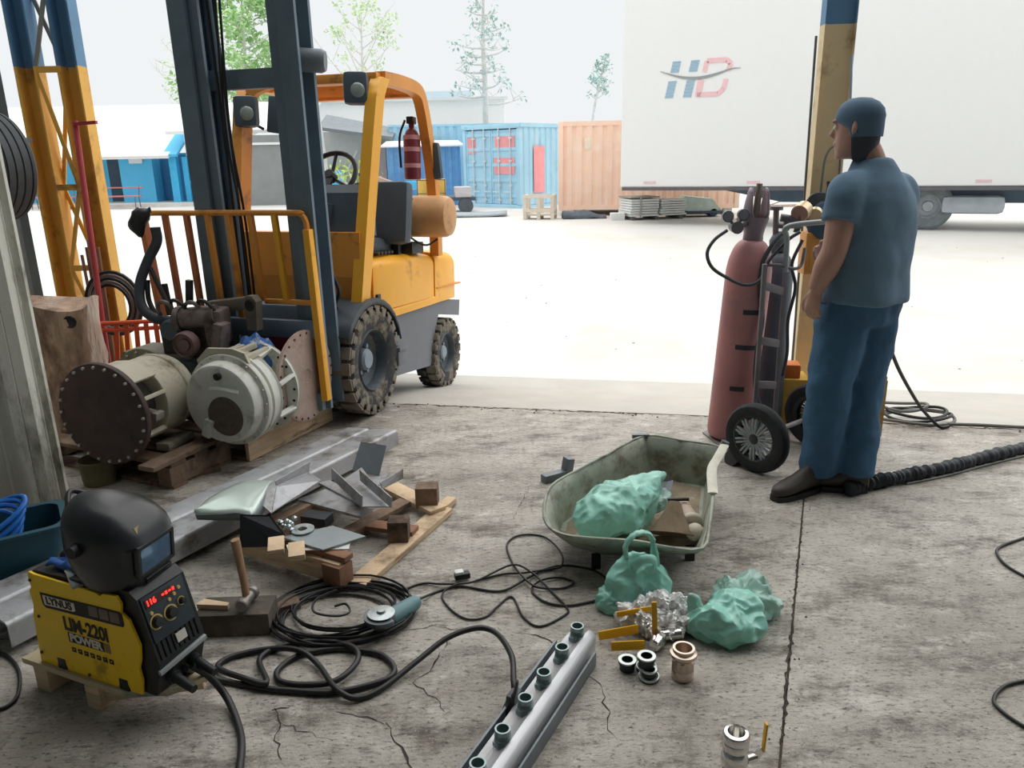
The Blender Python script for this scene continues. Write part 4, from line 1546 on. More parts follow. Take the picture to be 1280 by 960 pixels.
mb.build('dark_opening', M_black, t)

# orange hand truck with long red tube
M_red = mat('dark red paint', (168, 58, 62), 0.5, var=0.12, scale=5)
M_or = mat('orange red paint', (216, 92, 52), 0.55, var=0.15, scale=5)
t = thing('red_pole', 'long thin dark red steel tube leaning against the lattice column', 'pole', (-2.72, 5.0, 0.0))
mb = MB(); mb.cyl((0.06, -0.1, 0.0), (-0.10, 0.32, 1.82), 0.019, n=10); mb.build('tube', M_red, t)
mb = MB(); mb.bar((-0.10, 0.30, 1.80), (0.05, 0.30, 1.81), 0.03, 0.02); mb.build('cross_bar', M_red, t)
t = thing('orange_rack', 'low orange red steel rack with upright tubes behind the motors', 'rack', (-2.55, 5.0, 0.0), (0, 0, 12))
for z in (0.18, 0.5, 0.545):
    mb = MB(); mb.cyl((-0.2, 0, z), (0.42, 0.02, z - 0.01), 0.014, n=8); mb.build('rail', M_or, t)
for i in range(6):
    mb = MB(); mb.bar((-0.12 + i * 0.075, 0.02, 0.0), (-0.05 + i * 0.06, 0.0, 0.53), 0.028, 0.014, (0, 1, 0)); mb.build('upright', M_or, t)
mb = MB(); mb.bar((-0.2, 0.02, 0.0), (-0.2, 0, 0.56), 0.04, 0.04, (0, 1, 0)); mb.build('post', M_or, t)
t = thing('hose_coil', 'coil of grey and dark hoses hanging on the lattice column foot', 'hose', (-2.74, 5.3, 0.5))
for k in range(5):
    mb = MB()
    a = 0.13 + 0.014 * k
    mb.tube([(0.02 * k - 0.03 + a * math.cos(2 * PI * i / 24), -0.03 * k, 0.10 + a * 1.15 * math.sin(2 * PI * i / 24) + 0.01 * k) for i in range(24)], 0.013, 7, closed=True)
    mb.build('loop', (M_black, mat('grey hose', (122, 118, 116), 0.6))[k % 2], t)
t = thing('rod_bundle', 'few thin brown rods standing in the lattice column', 'rods', (-2.93, 5.36, 0.0))
for k in range(5):
    mb = MB(); mb.cyl((0.02 * k, 0.0, 0), (0.03 * k - 0.02, 0.02 * (k % 2), 0.95 + 0.05 * (k % 3)), 0.011, n=7); mb.build('rod', mat('brown rod', (150, 112, 92), 0.7), t)

# ------------------------------------------------------------------ pallets below the motors
PD = Vector((0.422, 0.907, 0))      # along the pallet side
PL = Vector((-0.907, 0.422, 0))     # to the left
pang = math.degrees(math.atan2(PD.x, PD.y))


def pallet(label, corner, along, across, nb, zt=0.125, wood=M_owood, light=None):
    """local x runs left from the corner, local y along the side"""
    t = thing('pallet', label, 'pallet', (corner[0], corner[1], 0), (0, 0, -pang))
    for k, x in enumerate((-0.05, -across / 2, -across + 0.05)):
        mb = MB()
        if light and k == 0:
            mb.box((0.012, along / 2, 0.072), (0.024, along, 0.136), None, 0.003)
        else:
            mb.box((x, along / 2, 0.065), (0.09, along, 0.098), None, 0.004)
        mb.build('stringer', (light or wood) if k == 0 else wood, t)
    for i in range(nb):
        mb = MB()
        y = 0.05 + (along - 0.1) * i / max(1, nb - 1)
        mb.box((-across / 2, y + rnd.uniform(-.006, .006), zt), (across, 0.092, 0.022), (0, 0, rnd.uniform(-.6, .6)), 0.003)
        mb.build('deck_board', wood, t)
    for i in range(2):
        mb = MB()
        mb.box((-across / 2, 0.05 + (along - 0.1) * i, 0.008), (across, 0.09, 0.016), None, 0.002)
        mb.build('bottom_board', wood, t)
    return t


pa = pallet('dark weathered pallet below the brown flanged motor', (-1.68, 3.50), 0.40, 1.0, 3)
pb = pallet('wooden pallet with a pale side board below the white motor', (-1.435, 3.86), 0.72, 1.05, 5, light=M_wood)
t = thing('loose_plank', 'long weathered plank laid along the pallets under the motors', 'plank', (-1.80, 3.36, 0.137), (0, 0, -pang))
mb = MB(); mb.box((0, 0.5, 0.012), (0.1, 0.86, 0.024), (0, 0, 2), 0.004); mb.build('board', M_owood, t)
t = thing('wood_chip', 'splintered scrap of wood at the far corner of the pale pallet', 'wood scrap', (-1.10, 4.46, 0.137), (0, 0, -70))
mb = MB(); mb.box((0, 0, 0.012), (0.07, 0.2, 0.02), (4, 3, 0), 0.005); mb.build('board', M_owood, t)

# ------------------------------------------------------------------ flanged electric motors
M_mcream = mat('dusty cream paint', (190, 184, 166), 0.55, var=0.12, scale=4, bump=0.1, dirt=((122, 112, 92), 0.35, 4))
M_mwhite = mat('dusty white paint', (214, 216, 208), 0.5, var=0.1, scale=4, bump=0.08, dirt=((150, 144, 128), 0.35, 5))
M_mrust = mat('dark red brown paint', (78, 62, 60), 0.6, var=0.2, scale=4, bump=0.15, dirt=((50, 44, 44), 0.4, 3))
M_mpink = mat('rusted pale flange', (176, 156, 146), 0.75, var=0.15, scale=5, bump=0.2, dirt=((136, 84, 62), 0.45, 4))
M_bolt = mat('bolt steel', (190, 186, 178), 0.45, 0.5, var=0.1)
M_hole = mat('bolt hole dark', (40, 38, 38), 0.9)


def bolts(parent, A, R, n, z, r=0.009, m=None, name='bolt', L=0.012):
    b0 = None
    for k in range(n):
        a = 2 * PI * k / n
        M = A @ Matrix.Rotation(a, 4, 'Z') @ Matrix.Translation((R, 0, z))
        if b0 is None:
            mb = MB()
            mb.cyl((0, 0, 0), (0, 0, L), r, n=6)
            b0 = mb.build(name, m or M_bolt, parent)
            b0.matrix_local = M
        else:
            c = instance(b0, name)
            c.parent = parent
            c.matrix_local = M


def cage_window(t, A, R, z0, z1, a, wd, m):
    """bar framed opening on the adapter between two radii"""
    pass


# 1: brown flange motor, axis away from the camera (local z of A)
ax1 = Vector((0.27, 0.963, 0)).normalized()
t = thing('flanged_motor', 'cream electric motor with a large dark brown round flange facing the camera', 'motor', (-1.965, 3.52, 0.137))
A = basis((0, 0, 0.258), (ax1.y, -ax1.x, 0), (0, 0, 1))   # z = towards the camera
A = A @ Matrix.Rotation(0, 4, 'Z')
if (A.to_3x3() @ Vector((0, 0, 1))).y > 0:
    A = A @ Matrix.Rotation(PI, 4, 'Y')
# A z now points to the camera; body extends to -z
mb = MB()
mb.lathe([(0, 0.012), (0.03, 0.010), (0.15, 0.006), (0.20, 0.010), (0.252, 0.010), (0.256, 0.004), (0.256, -0.014), (0.25, -0.018), (0, -0.018)], 56, A)
fl = mb.build('flange', M_mrust, t)
bolts(fl, A, 0.236, 24, 0.009, 0.0075)
mb = MB()
mb.lathe([(0, -0.20), (0.19, -0.20), (0.2, -0.205), (0.203, -0.22), (0.203, -0.34), (0.2, -0.36), (0.206, -0.365), (0.206, -0.38), (0.198, -0.385), (0.188, -0.44), (0.15, -0.47), (0, -0.48)], 48, A)
mb.build('housing', M_mcream, t, smooth=40)
mb = MB()
mb.lathe([(0.14, -0.018), (0.12, -0.035), (0.08, -0.10), (0.13, -0.20)], 32, A)
mb.build('shaft_core', mat('shaded shaft core', (70, 66, 60), 0.6, var=0.3, scale=14), t)  # shade of the open cage interior put into the core's colour
# open adapter cage: ribs between flange and body
for a, w_ in ((20, 0.02), (-38, 0.02), (95, 0.10), (150, 0.06), (215, 0.06), (-80, 0.05)):
    mb = MB()
    M = A @ Matrix.Rotation(math.radians(a), 4, 'Z')
    mb.box((0.203, 0, -0.11), (0.025, w_, 0.19), None, 0.004, M)
    mb.build('adapter_rib', M_mcream, t)
mb = MB()
M = A @ Matrix.Rotation(math.radians(62), 4, 'Z')
mb.box((0.208, 0, -0.11), (0.012, 0.14, 0.17), None, 0.003, M)
mb.build('cover_plate', M_mcream, t)
mb = MB()
M = A @ Matrix.Rotation(math.radians(-12), 4, 'Z')
mb.cyl(M @ Vector((0.13, 0, -0.15)), M @ Vector((0.2, 0, -0.15)), 0.018, n=10)
mb.box((0.19, 0.0, -0.14), (0.03, 0.04, 0.06), None, 0.005, M)
mb.build('grease_nipple', M_bolt, t)
mb = MB()
M = A
for x in (-0.13, 0.13):
    mb = MB()
    mb.box((x, -0.235, -0.30), (0.08, 0.04, 0.2), None, 0.006, M)
    mb.build('foot', M_mcream, t)

# 2: white motor, fan end towards the camera
t = thing('flanged_motor', 'dusty white electric motor with its round fan end facing the camera', 'motor', (-1.465, 3.69, 0.137))
ax2 = Vector((0.30, 0.954, 0)).normalized()
A = basis((0, 0, 0.245), (ax2.y, -ax2.x, 0), (0, 0, 1))
if (A.to_3x3() @ Vector((0, 0, 1))).y > 0:
    A = A @ Matrix.Rotation(PI, 4, 'Y')
mb = MB()
mb.lathe([(0, 0.015), (0.185, 0.015), (0.20, 0.008), (0.208, -0.01), (0.212, -0.04), (0.212, -0.055), (0, -0.055)], 48, A)
cap = mb.build('end_cap', M_mwhite, t, smooth=40)
mb = MB()
mb.lathe([(0.0, 0.018), (0.012, 0.02), (0.05, 0.017), (0.055, 0.022), (0.075, 0.022), (0.08, 0.017), (0.10, 0.018), (0.105, 0.014)], 32, A @ Matrix.Translation((0.03, -0.06, 0.0)))
mb.build('bearing_cover', mat('grimy bearing cover', (96, 88, 76), 0.6, var=0.25, scale=20), cap)
mb = MB()
mb.cyl(A @ Vector((0.02, 0.15, 0.01)), A @ Vector((0.02, 0.15, 0.035)), 0.018, n=12)
mb.build('plug', M_hole, cap)
mb = MB()
mb.tube(spline([A @ Vector((0.13, 0.07, 0.016)), A @ Vector((0.03, 0.085, 0.022)), A @ Vector((-0.04, 0.08, 0.016))], 5), 0.012, 6)
mb.build('cast_rib', M_mwhite, cap)
mb = MB()
mb.box((-0.08, -0.13, 0.02), (0.05, 0.10, 0.03), (0, 0, -20), 0.01, A)
mb.build('cast_boss', M_mwhite, cap)
mb = MB()
mb.lathe([(0.212, -0.055), (0.238, -0.06), (0.242, -0.07), (0.242, -0.085), (0.236, -0.09), (0.218, -0.095), (0.218, -0.105), (0.24, -0.11), (0.24, -0.125), (0.226, -0.13), (0.226, -0.18), (0.235, -0.19), (0.19, -0.20), (0.12, -0.20), (0.12, -0.31), (0, -0.31)], 48, A)
body = mb.build('housing', M_mwhite, t, smooth=35)
bolts(t, A, 0.228, 20, -0.06, 0.006)
mb = MB()
mb.lathe([(0, -0.31), (0.12, -0.31), (0.245, -0.315), (0.240, -0.32), (0.240, -0.335), (0.245, -0.34), (0, -0.34)], 48, A)
fl = mb.build('flange', M_mwhite, t, smooth=35)
bolts(fl, A, 0.224, 22, -0.318, 0.008, M_hole, 'bolt_hole', 0.006)
for a in (-5, 38, 75, 120, 165, 210, -50, -100):
    mb = MB()
    M = A @ Matrix.Rotation(math.radians(180 - a), 4, 'Z')
    mb.bar(M @ Vector((0.225, 0, -0.19)), M @ Vector((0.235, 0.02, -0.315)), 0.018, 0.03, M.to_3x3() @ Vector((1, 0, 0)), 0.003)
    mb.build('adapter_rib', M_mwhite, t)
for x in (-0.10, -0.04, 0.03, 0.10):
    mb = MB()
    mb.bar(A @ Vector((x, 0.235 - abs(x - 0.02) * 0.25, -0.09)), A @ Vector((x, 0.24 - abs(x - 0.02) * 0.25, -0.29)), 0.028, 0.03, (0, 0, 1), 0.006)
    mb.build('tie_bar', M_mcream, t)
mb = MB()
mb.prism([(-0.16, 0.17), (0.14, 0.20), (0.12, 0.25), (0.05, 0.27), (-0.10, 0.265), (-0.17, 0.2)], 0.02, A @ Matrix.Translation((0, 0, -0.09)))
mb.build('end_bracket', M_mcream, t)

# 3: rusty flange facing right
t = thing('flanged_motor', 'grey motor with a pale rusty round flange facing right beside the forklift wheel', 'motor', (-1.145, 4.12, 0.137))
nn = Vector((0.94, -0.34, 0)).normalized()
A = basis((0, 0, 0.262), (-nn.y, nn.x, 0), (0, 0, 1))
if (A.to_3x3() @ Vector((0, 0, 1))).x < 0:
    A = A @ Matrix.Rotation(PI, 4, 'Y')
mb = MB()
mb.lathe([(0, 0.004), (0.035, 0.004), (0.04, 0.010), (0.2, 0.008), (0.245, 0.010), (0.255, 0.006), (0.257, -0.01), (0.25, -0.016), (0, -0.016)], 56, A)
fl = mb.build('flange', M_mpink, t)
bolts(fl, A, 0.24, 26, 0.006, 0.007, M_hole, 'bolt_hole', 0.006)
mb = MB()
mb.lathe([(0, -0.016), (0.15, -0.016), (0.16, -0.05), (0.16, -0.10), (0.13, -0.12), (0, -0.125)], 40, A)
mb.build('housing', mat('grey motor paint', (120, 118, 112), 0.6, var=0.15), t)

# 4: gear motor lying behind
t = thing('gear_motor', 'olive beige flanged gear motor lying behind the brown flange', 'motor', (-2.02, 4.10, 0.137))
ax = Vector((0.30, 0.954, 0)).normalized()
A = basis((0, 0, 0.22), (ax.y, -ax.x, 0), (0, 0, 1))
if (A.to_3x3() @ Vector((0, 0, 1))).y > 0:
    A = A @ Matrix.Rotation(PI, 4, 'Y')
mb = MB()
mb.lathe([(0, 0.03), (0.15, 0.03), (0.16, 0.01), (0.22, 0.005), (0.225, -0.01), (0.22, -0.03), (0.18, -0.04), (0.19, -0.34), (0, -0.35)], 44, A)
mb.build('housing', mat('olive beige paint', (136, 132, 112), 0.6, var=0.15, scale=5), t)
bolts(t, A, 0.2, 18, 0.005, 0.007)
mb = MB()
mb.box((0.05, 0.16, -0.16), (0.46, 0.05, 0.24), None, 0.01, A)
mb.build('top_plate', mat('olive grey plate', (118, 116, 104), 0.65, var=0.15), t)
mb = MB()
mb.box((0.24, 0.09, -0.05), (0.16, 0.16, 0.14), None, 0.012, A)
mb.build('terminal_box', mat('dark green grey box', (66, 78, 78), 0.5), t)

# 5: dark engine on the gear motor
M_eng = mat('oily engine black', (46, 48, 50), 0.45, 0.2, var=0.3, scale=10, bump=0.2, dirt=((96, 80, 76), 0.35, 6))
M_eng2 = mat('worn grey casting', (120, 110, 106), 0.6, 0.1, var=0.3, scale=10, bump=0.2, dirt=((70, 56, 54), 0.5, 8))
t = thing('engine_block', 'oily black pump engine with a tall curved black hose on the motors', 'engine', (-1.80, 4.20, 0.51), (0, 0, -10))
mb = MB()
mb.box((0.04, 0.02, 0.10), (0.28, 0.24, 0.24), None, 0.02)
mb.box((-0.10, 0.02, 0.0), (0.10, 0.14, 0.06), None, 0.02)
mb.build('block', M_eng, t)
mb = MB()
mb.cyl((0.05, -0.10, 0.23), (0.24, -0.08, 0.25), 0.058, n=18)
mb.cyl((0.02, -0.10, 0.23), (0.05, -0.10, 0.23), 0.068, n=18)
mb.build('pump_barrel', M_eng2, t)
mb = MB()
mb.box((0.22, -0.05, 0.18), (0.10, 0.16, 0.2), (0, 0, 10), 0.02)
mb.box((0.27, -0.12, 0.14), (0.06, 0.1, 0.16), (0, 12, 0), 0.015)
mb.build('casting', M_eng2, t)
mb = MB()
mb.lathe([(0, 0.02), (0.03, 0.024), (0.035, 0.012), (0.055, 0.012), (0.062, 0.03), (0.07, 0.012), (0.07, -0.02), (0, -0.02)], 22, basis((0.10, -0.18, 0.11), (1, 0, 0), (0, 0, 1)))
mb.build('pulley', mat('dull red brown cover', (112, 88, 86), 0.55, var=0.2), t)
mb = MB()
mb.lathe([(0, 0.02), (0.05, 0.02), (0.06, 0.0), (0.06, -0.03), (0, -0.03)], 20, basis((-0.02, -0.12, 0.17), (1, 0, 0), (0, 0, 1)))
mb.build('filter_cap', M_seat, t)
for k in range(4):
    mb = MB()
    x = -0.10 + k * 0.08
    mb.tube(spline([(x, -0.05, 0.2), (x + 0.01, -0.1, 0.3 + 0.02 * (k % 2)), (x + 0.08, -0.12, 0.32), (x + 0.12, -0.08, 0.22)], 5), 0.011, 6)
    mb.build('fuel_pipe', (M_eng2, M_cable)[k % 2], t)
mb = MB()
mb.box((-0.02, 0.1, 0.34), (0.035, 0.03, 0.14), (0, 8, 0), 0.006)
mb.box((-0.15, 0.08, 0.30), (0.03, 0.03, 0.18), (0, -4, 0), 0.006)
mb.build('lever_post', M_eng, t)
mb = MB()
hp = [(-1.786, 4.16, 0.711), (-1.864, 4.14, 0.721), (-1.948, 4.14, 0.74), (-2.013, 4.16, 0.804), (-2.023, 4.2, 0.916), (-1.968, 4.22, 1.043), (-1.906, 4.22, 1.141), (-1.903, 4.22, 1.218)]
eng_inv = (Matrix.Translation((-1.80, 4.20, 0.51)) @ rotm((0, 0, -10))).inverted()
mb.tube([eng_inv @ p for p in spline(hp, 8)], 0.027, 12)
mb.build('hose', mat('black rubber hose', (54, 60, 68), 0.5, var=0.15), t)
mb = MB()
rr = random.Random(2)
c0 = eng_inv @ Vector((-1.946, 4.22, 1.244))
rings = []
for i in range(8):
    u = i / 7
    ring = []
    for k in range(12):
        a = 2 * PI * k / 12
        R = (0.03, 0.05, 0.055, 0.055, 0.05, 0.042, 0.03, 0.012)[i] * (1 + rr.uniform(-.15, .15))
        ring.append((c0.x - 0.015 * u + 0.045 * math.sin(u * 2.2) * -1 + R * math.cos(a), c0.y + R * 0.8 * math.sin(a), c0.z + 0.075 - 0.15 * u + rr.uniform(-.008, .008)))
    rings.append(ring)
mb.loft(rings)
mb.build('torn_wrapping', M_black, t, smooth=60)
mb = MB()
mb.tube([eng_inv @ p for p in spline([(-1.962, 4.22, 1.0), (-1.917, 4.2, 0.892), (-1.872, 4.18, 0.784), (-1.832, 4.16, 0.698)], 6)], 0.014, 8)
mb.build('thin_hose', M_cable, t)
mb = MB()
mb.tube([eng_inv @ p for p in spline([(-1.989, 4.22, 0.935), (-1.988, 4.2, 0.827), (-1.939, 4.16, 0.745)], 6)], 0.014, 8)
mb.build('thin_hose', M_cable, t)

# 6: brown forged yoke resting against the mast
t = thing('steel_yoke', 'rough grey brown forged steel yoke with a hole lying behind the white motor', 'machine part', (-1.53, 4.22, 0.58), (0, 0, -6))
M_yk = mat('rough forged steel', (122, 114, 102), 0.6, 0.2, var=0.25, scale=8, bump=0.3)
mb = MB()
mb.bar((-0.16, 0.02, 0.19), (0.12, 0.0, 0.225), 0.07, 0.07, (0, 0, 1), 0.012)
mb.build('arm', M_yk, t)
mb = MB()
mb.prism([(-0.035, -0.14), (0.03, -0.14), (0.045, 0.02), (0.02, 0.05), (-0.02, 0.05), (-0.045, 0.02)], 0.05, basis((0.14, -0.03, 0.22), (0.94, -0.3, 0), (0, 0, 1)))
mb.build('eye_plate', M_yk, t)
mb = MB()
mb.lathe([(0.0, 0.002), (0.022, 0.002), (0.028, 0.004), (0.032, 0.0)], 18, basis((0.125, -0.085, 0.22), (0.94, -0.3, 0), (0, 0, 1)))
mb.build('eye_hole', M_hole, t)
mb = MB()
mb.box((-0.13, 0.0, 0.07), (0.09, 0.08, 0.2), None, 0.01)
mb.build('foot', M_yk, t)
t = thing('tool_box', 'small dark red metal box behind the blue rag', 'box', (-1.345, 4.34, 0.398), (0, 0, -15))
mb = MB(); mb.box((0, 0, 0.12), (0.2, 0.12, 0.24), None, 0.01); mb.build('body', mat('crimson paint', (150, 36, 52), 0.5, var=0.1), t)
mb = MB(); mb.box((0.04, 0, 0.255), (0.09, 0.05, 0.04), None, 0.008); mb.build('handle', mat('crimson paint', (150, 36, 52), 0.5, var=0.1), t)
t = thing('support_block', 'dark timber baulk under the red box behind the motors', 'timber', (-1.36, 4.34, 0.137), (0, 0, -20))
mb = MB(); mb.box((0, 0, 0.13), (0.2, 0.1, 0.26), None, 0.01); mb.build('beam', M_owood, t)
# blue rag
t = thing('blue_rag', 'crumpled blue and white rag lying on the white motor', 'rag', (-1.38, 4.03, 0.61))
mb = MB()
rows = []
for i in range(13):
    u = i / 12 - 0.5
    row = []
    for j in range(11):
        v = j / 10 - 0.5
        zz = 0.045 - 0.32 * u * u - 0.25 * v * v + 0.014 * math.sin(u * 19 + v * 8) + 0.01 * math.cos(v * 25 - u * 9)
        row.append((u * 0.22, v * 0.18, zz))
    rows.append(row)
mb.grid(rows)
o = mb.build('cloth', mat('blue rag cloth', (58, 104, 168), 0.8, var=0.25, scale=15, dirt=((226, 230, 232), 0.3, 12)), t, smooth=60)
o.modifiers.new('s', 'SOLIDIFY').thickness = 0.006
t = thing('paint_bucket', 'grimy yellow green pot standing under the brown flange', 'bucket', (-2.10, 3.62, 0.0))
mb = MB(); mb.lathe([(0, 0.0), (0.075, 0.0), (0.085, 0.12), (0.09, 0.125), (0.085, 0.13), (0.078, 0.02), (0, 0.02)], 22); mb.build('body', mat('grimy yellow green', (98, 92, 64), 0.7, var=0.25, scale=8), t)

# ------------------------------------------------------------------ steel channels on the floor
def beam(label, a0, a1, b0, b1, group=None):
    """channel lying flanges down between edge lines a (left) and b (right), top at z 0.12"""
    a0, a1, b0, b1 = [Vector((p[0], p[1], 0)) for p in (a0, a1, b0, b1)]
    o = (a0 + b0) / 2
    t = thing('steel_channel', label, 'steel channel', (o.x, o.y, 0))
    h, r, th = 0.12, 0.018, 0.007

    def sec(a, b):
        d = (b - a)
        w_ = d.length
        d.normalize()
        pr = [(0, 0.03)] + [(r - r * math.cos(PI / 2 * i / 4), h - r + r * math.sin(PI / 2 * i / 4)) for i in range(5)]
        pr += [(w_ - r + r * math.sin(PI / 2 * i / 4), h - r + r * math.cos(PI / 2 * i / 4)) for i in range(5)] + [(w_, 0.03)]
        pr += [(w_ - th, 0.03), (w_ - th, h - th - r / 2), (w_ - r, h - th), (r, h - th), (th, h - th - r / 2), (th, 0.03)]
        return [a + d * x - o + Vector((0, 0, z)) for x, z in pr]
    mb = MB()
    mb.loft([sec(a0.lerp(a1, k / 6), b0.lerp(b1, k / 6)) for k in range(7)])
    mb.build('channel', M_steel, t, smooth=40)
    return t


bl0, bl1 = (-1.93, 2.36), (-0.93, 4.043)
br0, br1 = (-1.66, 2.19), (-0.633, 3.987)
ml0, ml1 = Vector((-1.795, 2.275)), Vector((-0.79, 4.015))
beam('long dull grey steel channel lying nearest the pallets', bl0, bl1, tuple(ml0 - Vector((0.004, -0.002))), tuple(ml1 - Vector((0.004, -0.002))))
beam('long dull grey steel channel lying under the scrap pieces', tuple(ml0 + Vector((0.004, -0.002))), tuple(ml1 + Vector((0.004, -0.002))), br0, br1)
t = thing('timber_bearer', 'dark timber bearer under the long steel channels', 'timber', (-1.30, 3.0, 0), (0, 0, 30))
for y in (-0.72, 0.0, 0.78):
    mb = MB(); mb.box((0.0, y, 0.0145), (0.34, 0.07, 0.029)); mb.build('bearer', M_owood, t)

# ------------------------------------------------------------------ broken pallet and scrap steel
t = thing('pallet', 'broken bare pallet frame under the scrap steel pieces', 'pallet', (-0.62, 2.54, 0))
o_ = Vector((-0.62, 2.54, 0))


def plank(name, a, b, w_, h_, m=M_wood, par=None, z=None):
    mb = MB()
    mb.bar(Vector(a) - o_, Vector(b) - o_, w_, h_, (0, 0, 1), 0.004)
    return mb.build(name, m, par or t)


plank('side_board', (-0.60, 2.56, 0.014), (-0.318, 3.20, 0.014), 0.085, 0.026)
plank('front_stringer', (-0.64, 2.565, 0.07), (-1.10, 2.82, 0.07), 0.06, 0.085)
plank('end_block', (-0.705, 2.595, 0.064), (-0.63, 2.553, 0.064), 0.075, 0.085, mat('reddish wood', (140, 104, 82), 0.85, var=0.2, scale=6, bump=0.3))
plank('top_board', (-0.62, 2.57, 0.125), (-1.08, 2.82, 0.125), 0.05, 0.022, mat('reddish wood', (140, 104, 82), 0.85))
plank('cross_board', (-0.42, 2.95, 0.035), (-0.68, 3.03, 0.035), 0.07, 0.022, mat('reddish wood', (140, 104, 82), 0.85))
plank('cross_board', (-0.34, 3.14, 0.035), (-0.60, 3.42, 0.035), 0.09, 0.022)
plank('side_board', (-0.88, 2.70, 0.035), (-0.50, 3.24, 0.035), 0.07, 0.024, M_owood)
plank('cross_board', (-0.33, 3.20, 0.02), (-0.29, 3.29, 0.02), 0.05, 0.03)
for p in ((-0.901, 2.604, 0.13), (-0.811, 2.558, 0.13)):
    plank('stub_board', (p[0] - 0.02, p[1] + 0.08, 0.15), (p[0] + 0.01, p[1] - 0.03, 0.15), 0.06, 0.024)
plank('corner_block', (-0.482, 2.90, 0.0275), (-0.482, 2.90, 0.118), 0.085, 0.075, M_owood)
plank('corner_block', (-0.395, 3.215, 0.0275), (-0.395, 3.215, 0.128), 0.10, 0.085, M_owood)
plank('side_board', (-1.05, 2.86, 0.07), (-0.72, 3.38, 0.07), 0.06, 0.085, M_owood)

M_mint = mat('pale mint sheet paint', (196, 212, 206), 0.28, 0.25, var=0.06, scale=3, bump=0.04)
t = thing('curved_sheet', 'pale mint curved sheet metal piece lying across the steel channel', 'sheet metal', (-1.15, 3.0, 0.13))
o_ = Vector((-1.15, 3.0, 0.13))
E0 = [(-1.275, 2.8, 0.211), (-1.257, 2.92, 0.221), (-1.196, 3.07, 0.218), (-1.129, 3.1, 0.218), (-1.05, 3.12, 0.204)]
E1 = [(-1.268, 2.79, 0.205), (-1.166, 2.79, 0.207), (-1.096, 2.79, 0.212), (-1.04, 2.79, 0.204), (-1.037, 2.93, 0.212)]
mb = MB()
s0, s1 = spline(E0, 4), spline(E1, 4)
rows = []
for j in range(7):
    v = j / 6
    rows.append([a.lerp(b, v) - o_ + Vector((0, 0, 0.02 * math.sin(PI * v))) for a, b in zip(s0, s1)])
mb.grid(rows)
o = mb.build('sheet', M_mint, t, smooth=60)
o.modifiers.new('s', 'SOLIDIFY').thickness = 0.004
mb = MB()
lo = [p + Vector((0.0, 0.01, -0.025 - 0.03 * i / (len(s1) - 1))) for i, p in enumerate(s1)]
mb.grid([[p - o_ for p in s1], [p - o_ for p in lo]])
o = mb.build('turned_edge', M_dsteel, t, smooth=60)
o.modifiers.new('s', 'SOLIDIFY').thickness = 0.004


def piece(label, parts, name='scrap_plate', m=M_dsteel, pn='plate', cat='scrap metal', group=None):
    P0 = Vector(parts[0][0][0])
    t = thing(name, label, cat, P0, (0, 0, 0), group)
    for poly_, th in parts:
        mb = MB()
        mb.poly([Vector(p) - P0 for p in poly_], th)
        mb.build(pn, m, t, smooth=0)
    return t


piece('bent steel angle with a dark upright leg on the steel channel', [
    ([(-1.016, 3.02, 0.247), (-0.938, 3.3, 0.219), (-0.953, 3.31, 0.163), (-1.016, 3.04, 0.205)], 0.004),
    ([(-1.011, 3.02, 0.225), (-0.95, 3.3, 0.167), (-0.859, 3.18, 0.178), (-0.997, 2.88, 0.166), (-1.065, 2.93, 0.198)], 0.004)], 'scrap_angle', M_steel, 'leg')
piece('dark folded sheet steel hanging down beside the curved mint sheet', [
    ([(-1.082, 2.77, 0.215), (-0.963, 2.77, 0.209), (-0.892, 2.7, 0.16), (-0.903, 2.68, 0.122), (-1.088, 2.74, 0.087)], 0.004)], 'scrap_sheet', mat('black mill scale', (44, 48, 54), 0.5, 0.3, var=0.2), 'sheet')
piece('small U channel offcut with two upright flanges on the scrap heap', [
    ([(-0.764, 3.202, 0.17), (-0.707, 3.326, 0.175), (-0.507, 2.9, 0.175), (-0.633, 2.916, 0.17)], 0.005),
    ([(-0.801, 3.14, 0.251), (-0.619, 2.87, 0.238), (-0.623, 2.87, 0.188), (-0.805, 3.14, 0.202)], 0.005),
    ([(-0.679, 3.14, 0.241), (-0.5, 2.87, 0.228), (-0.503, 2.87, 0.182), (-0.679, 3.14, 0.188)], 0.005)], 'scrap_channel', M_steel, 'leg')
piece('dark square steel plate standing on edge behind the U channel', [
    ([(-0.721, 3.42, 0.267), (-0.598, 3.4, 0.252), (-0.623, 3.3, 0.144), (-0.751, 3.32, 0.163)], 0.006)], 'scrap_plate')
piece('wide channel offcut with one low flange lying under the standing plate', [
    ([(-0.712, 3.4, 0.14), (-0.578, 3.346, 0.14), (-0.604, 3.2, 0.14), (-0.738, 3.242, 0.14)], 0.005),
    ([(-0.574, 3.03, 0.226), (-0.497, 3.19, 0.22), (-0.499, 3.19, 0.174), (-0.566, 3.03, 0.196)], 0.005)], 'scrap_channel', M_steel, 'leg')
piece('thick flat steel plate lying below the U channel', [
    ([(-0.953, 3.107, 0.12), (-0.85, 3.213, 0.12), (-0.605, 3.001, 0.11), (-0.642, 2.942, 0.11)], 0.012)], 'scrap_plate', M_steel)
piece('narrow flat steel strip sloping under the U channel', [
    ([(-0.897, 3.263, 0.13), (-0.851, 3.289, 0.13), (-0.628, 3.065, 0.125), (-0.664, 3.035, 0.125)], 0.012)], 'scrap_plate', M_steel)
piece('square light grey steel plate lying flat at the front of the scrap', [
    ([(-0.902, 2.69, 0.155), (-0.723, 2.776, 0.155), (-0.578, 2.693, 0.15), (-0.719, 2.591, 0.15)], 0.006)], 'scrap_plate', mat('pale grey plate steel', (150, 160, 164), 0.4, 0.5, var=0.1, bump=0.05))
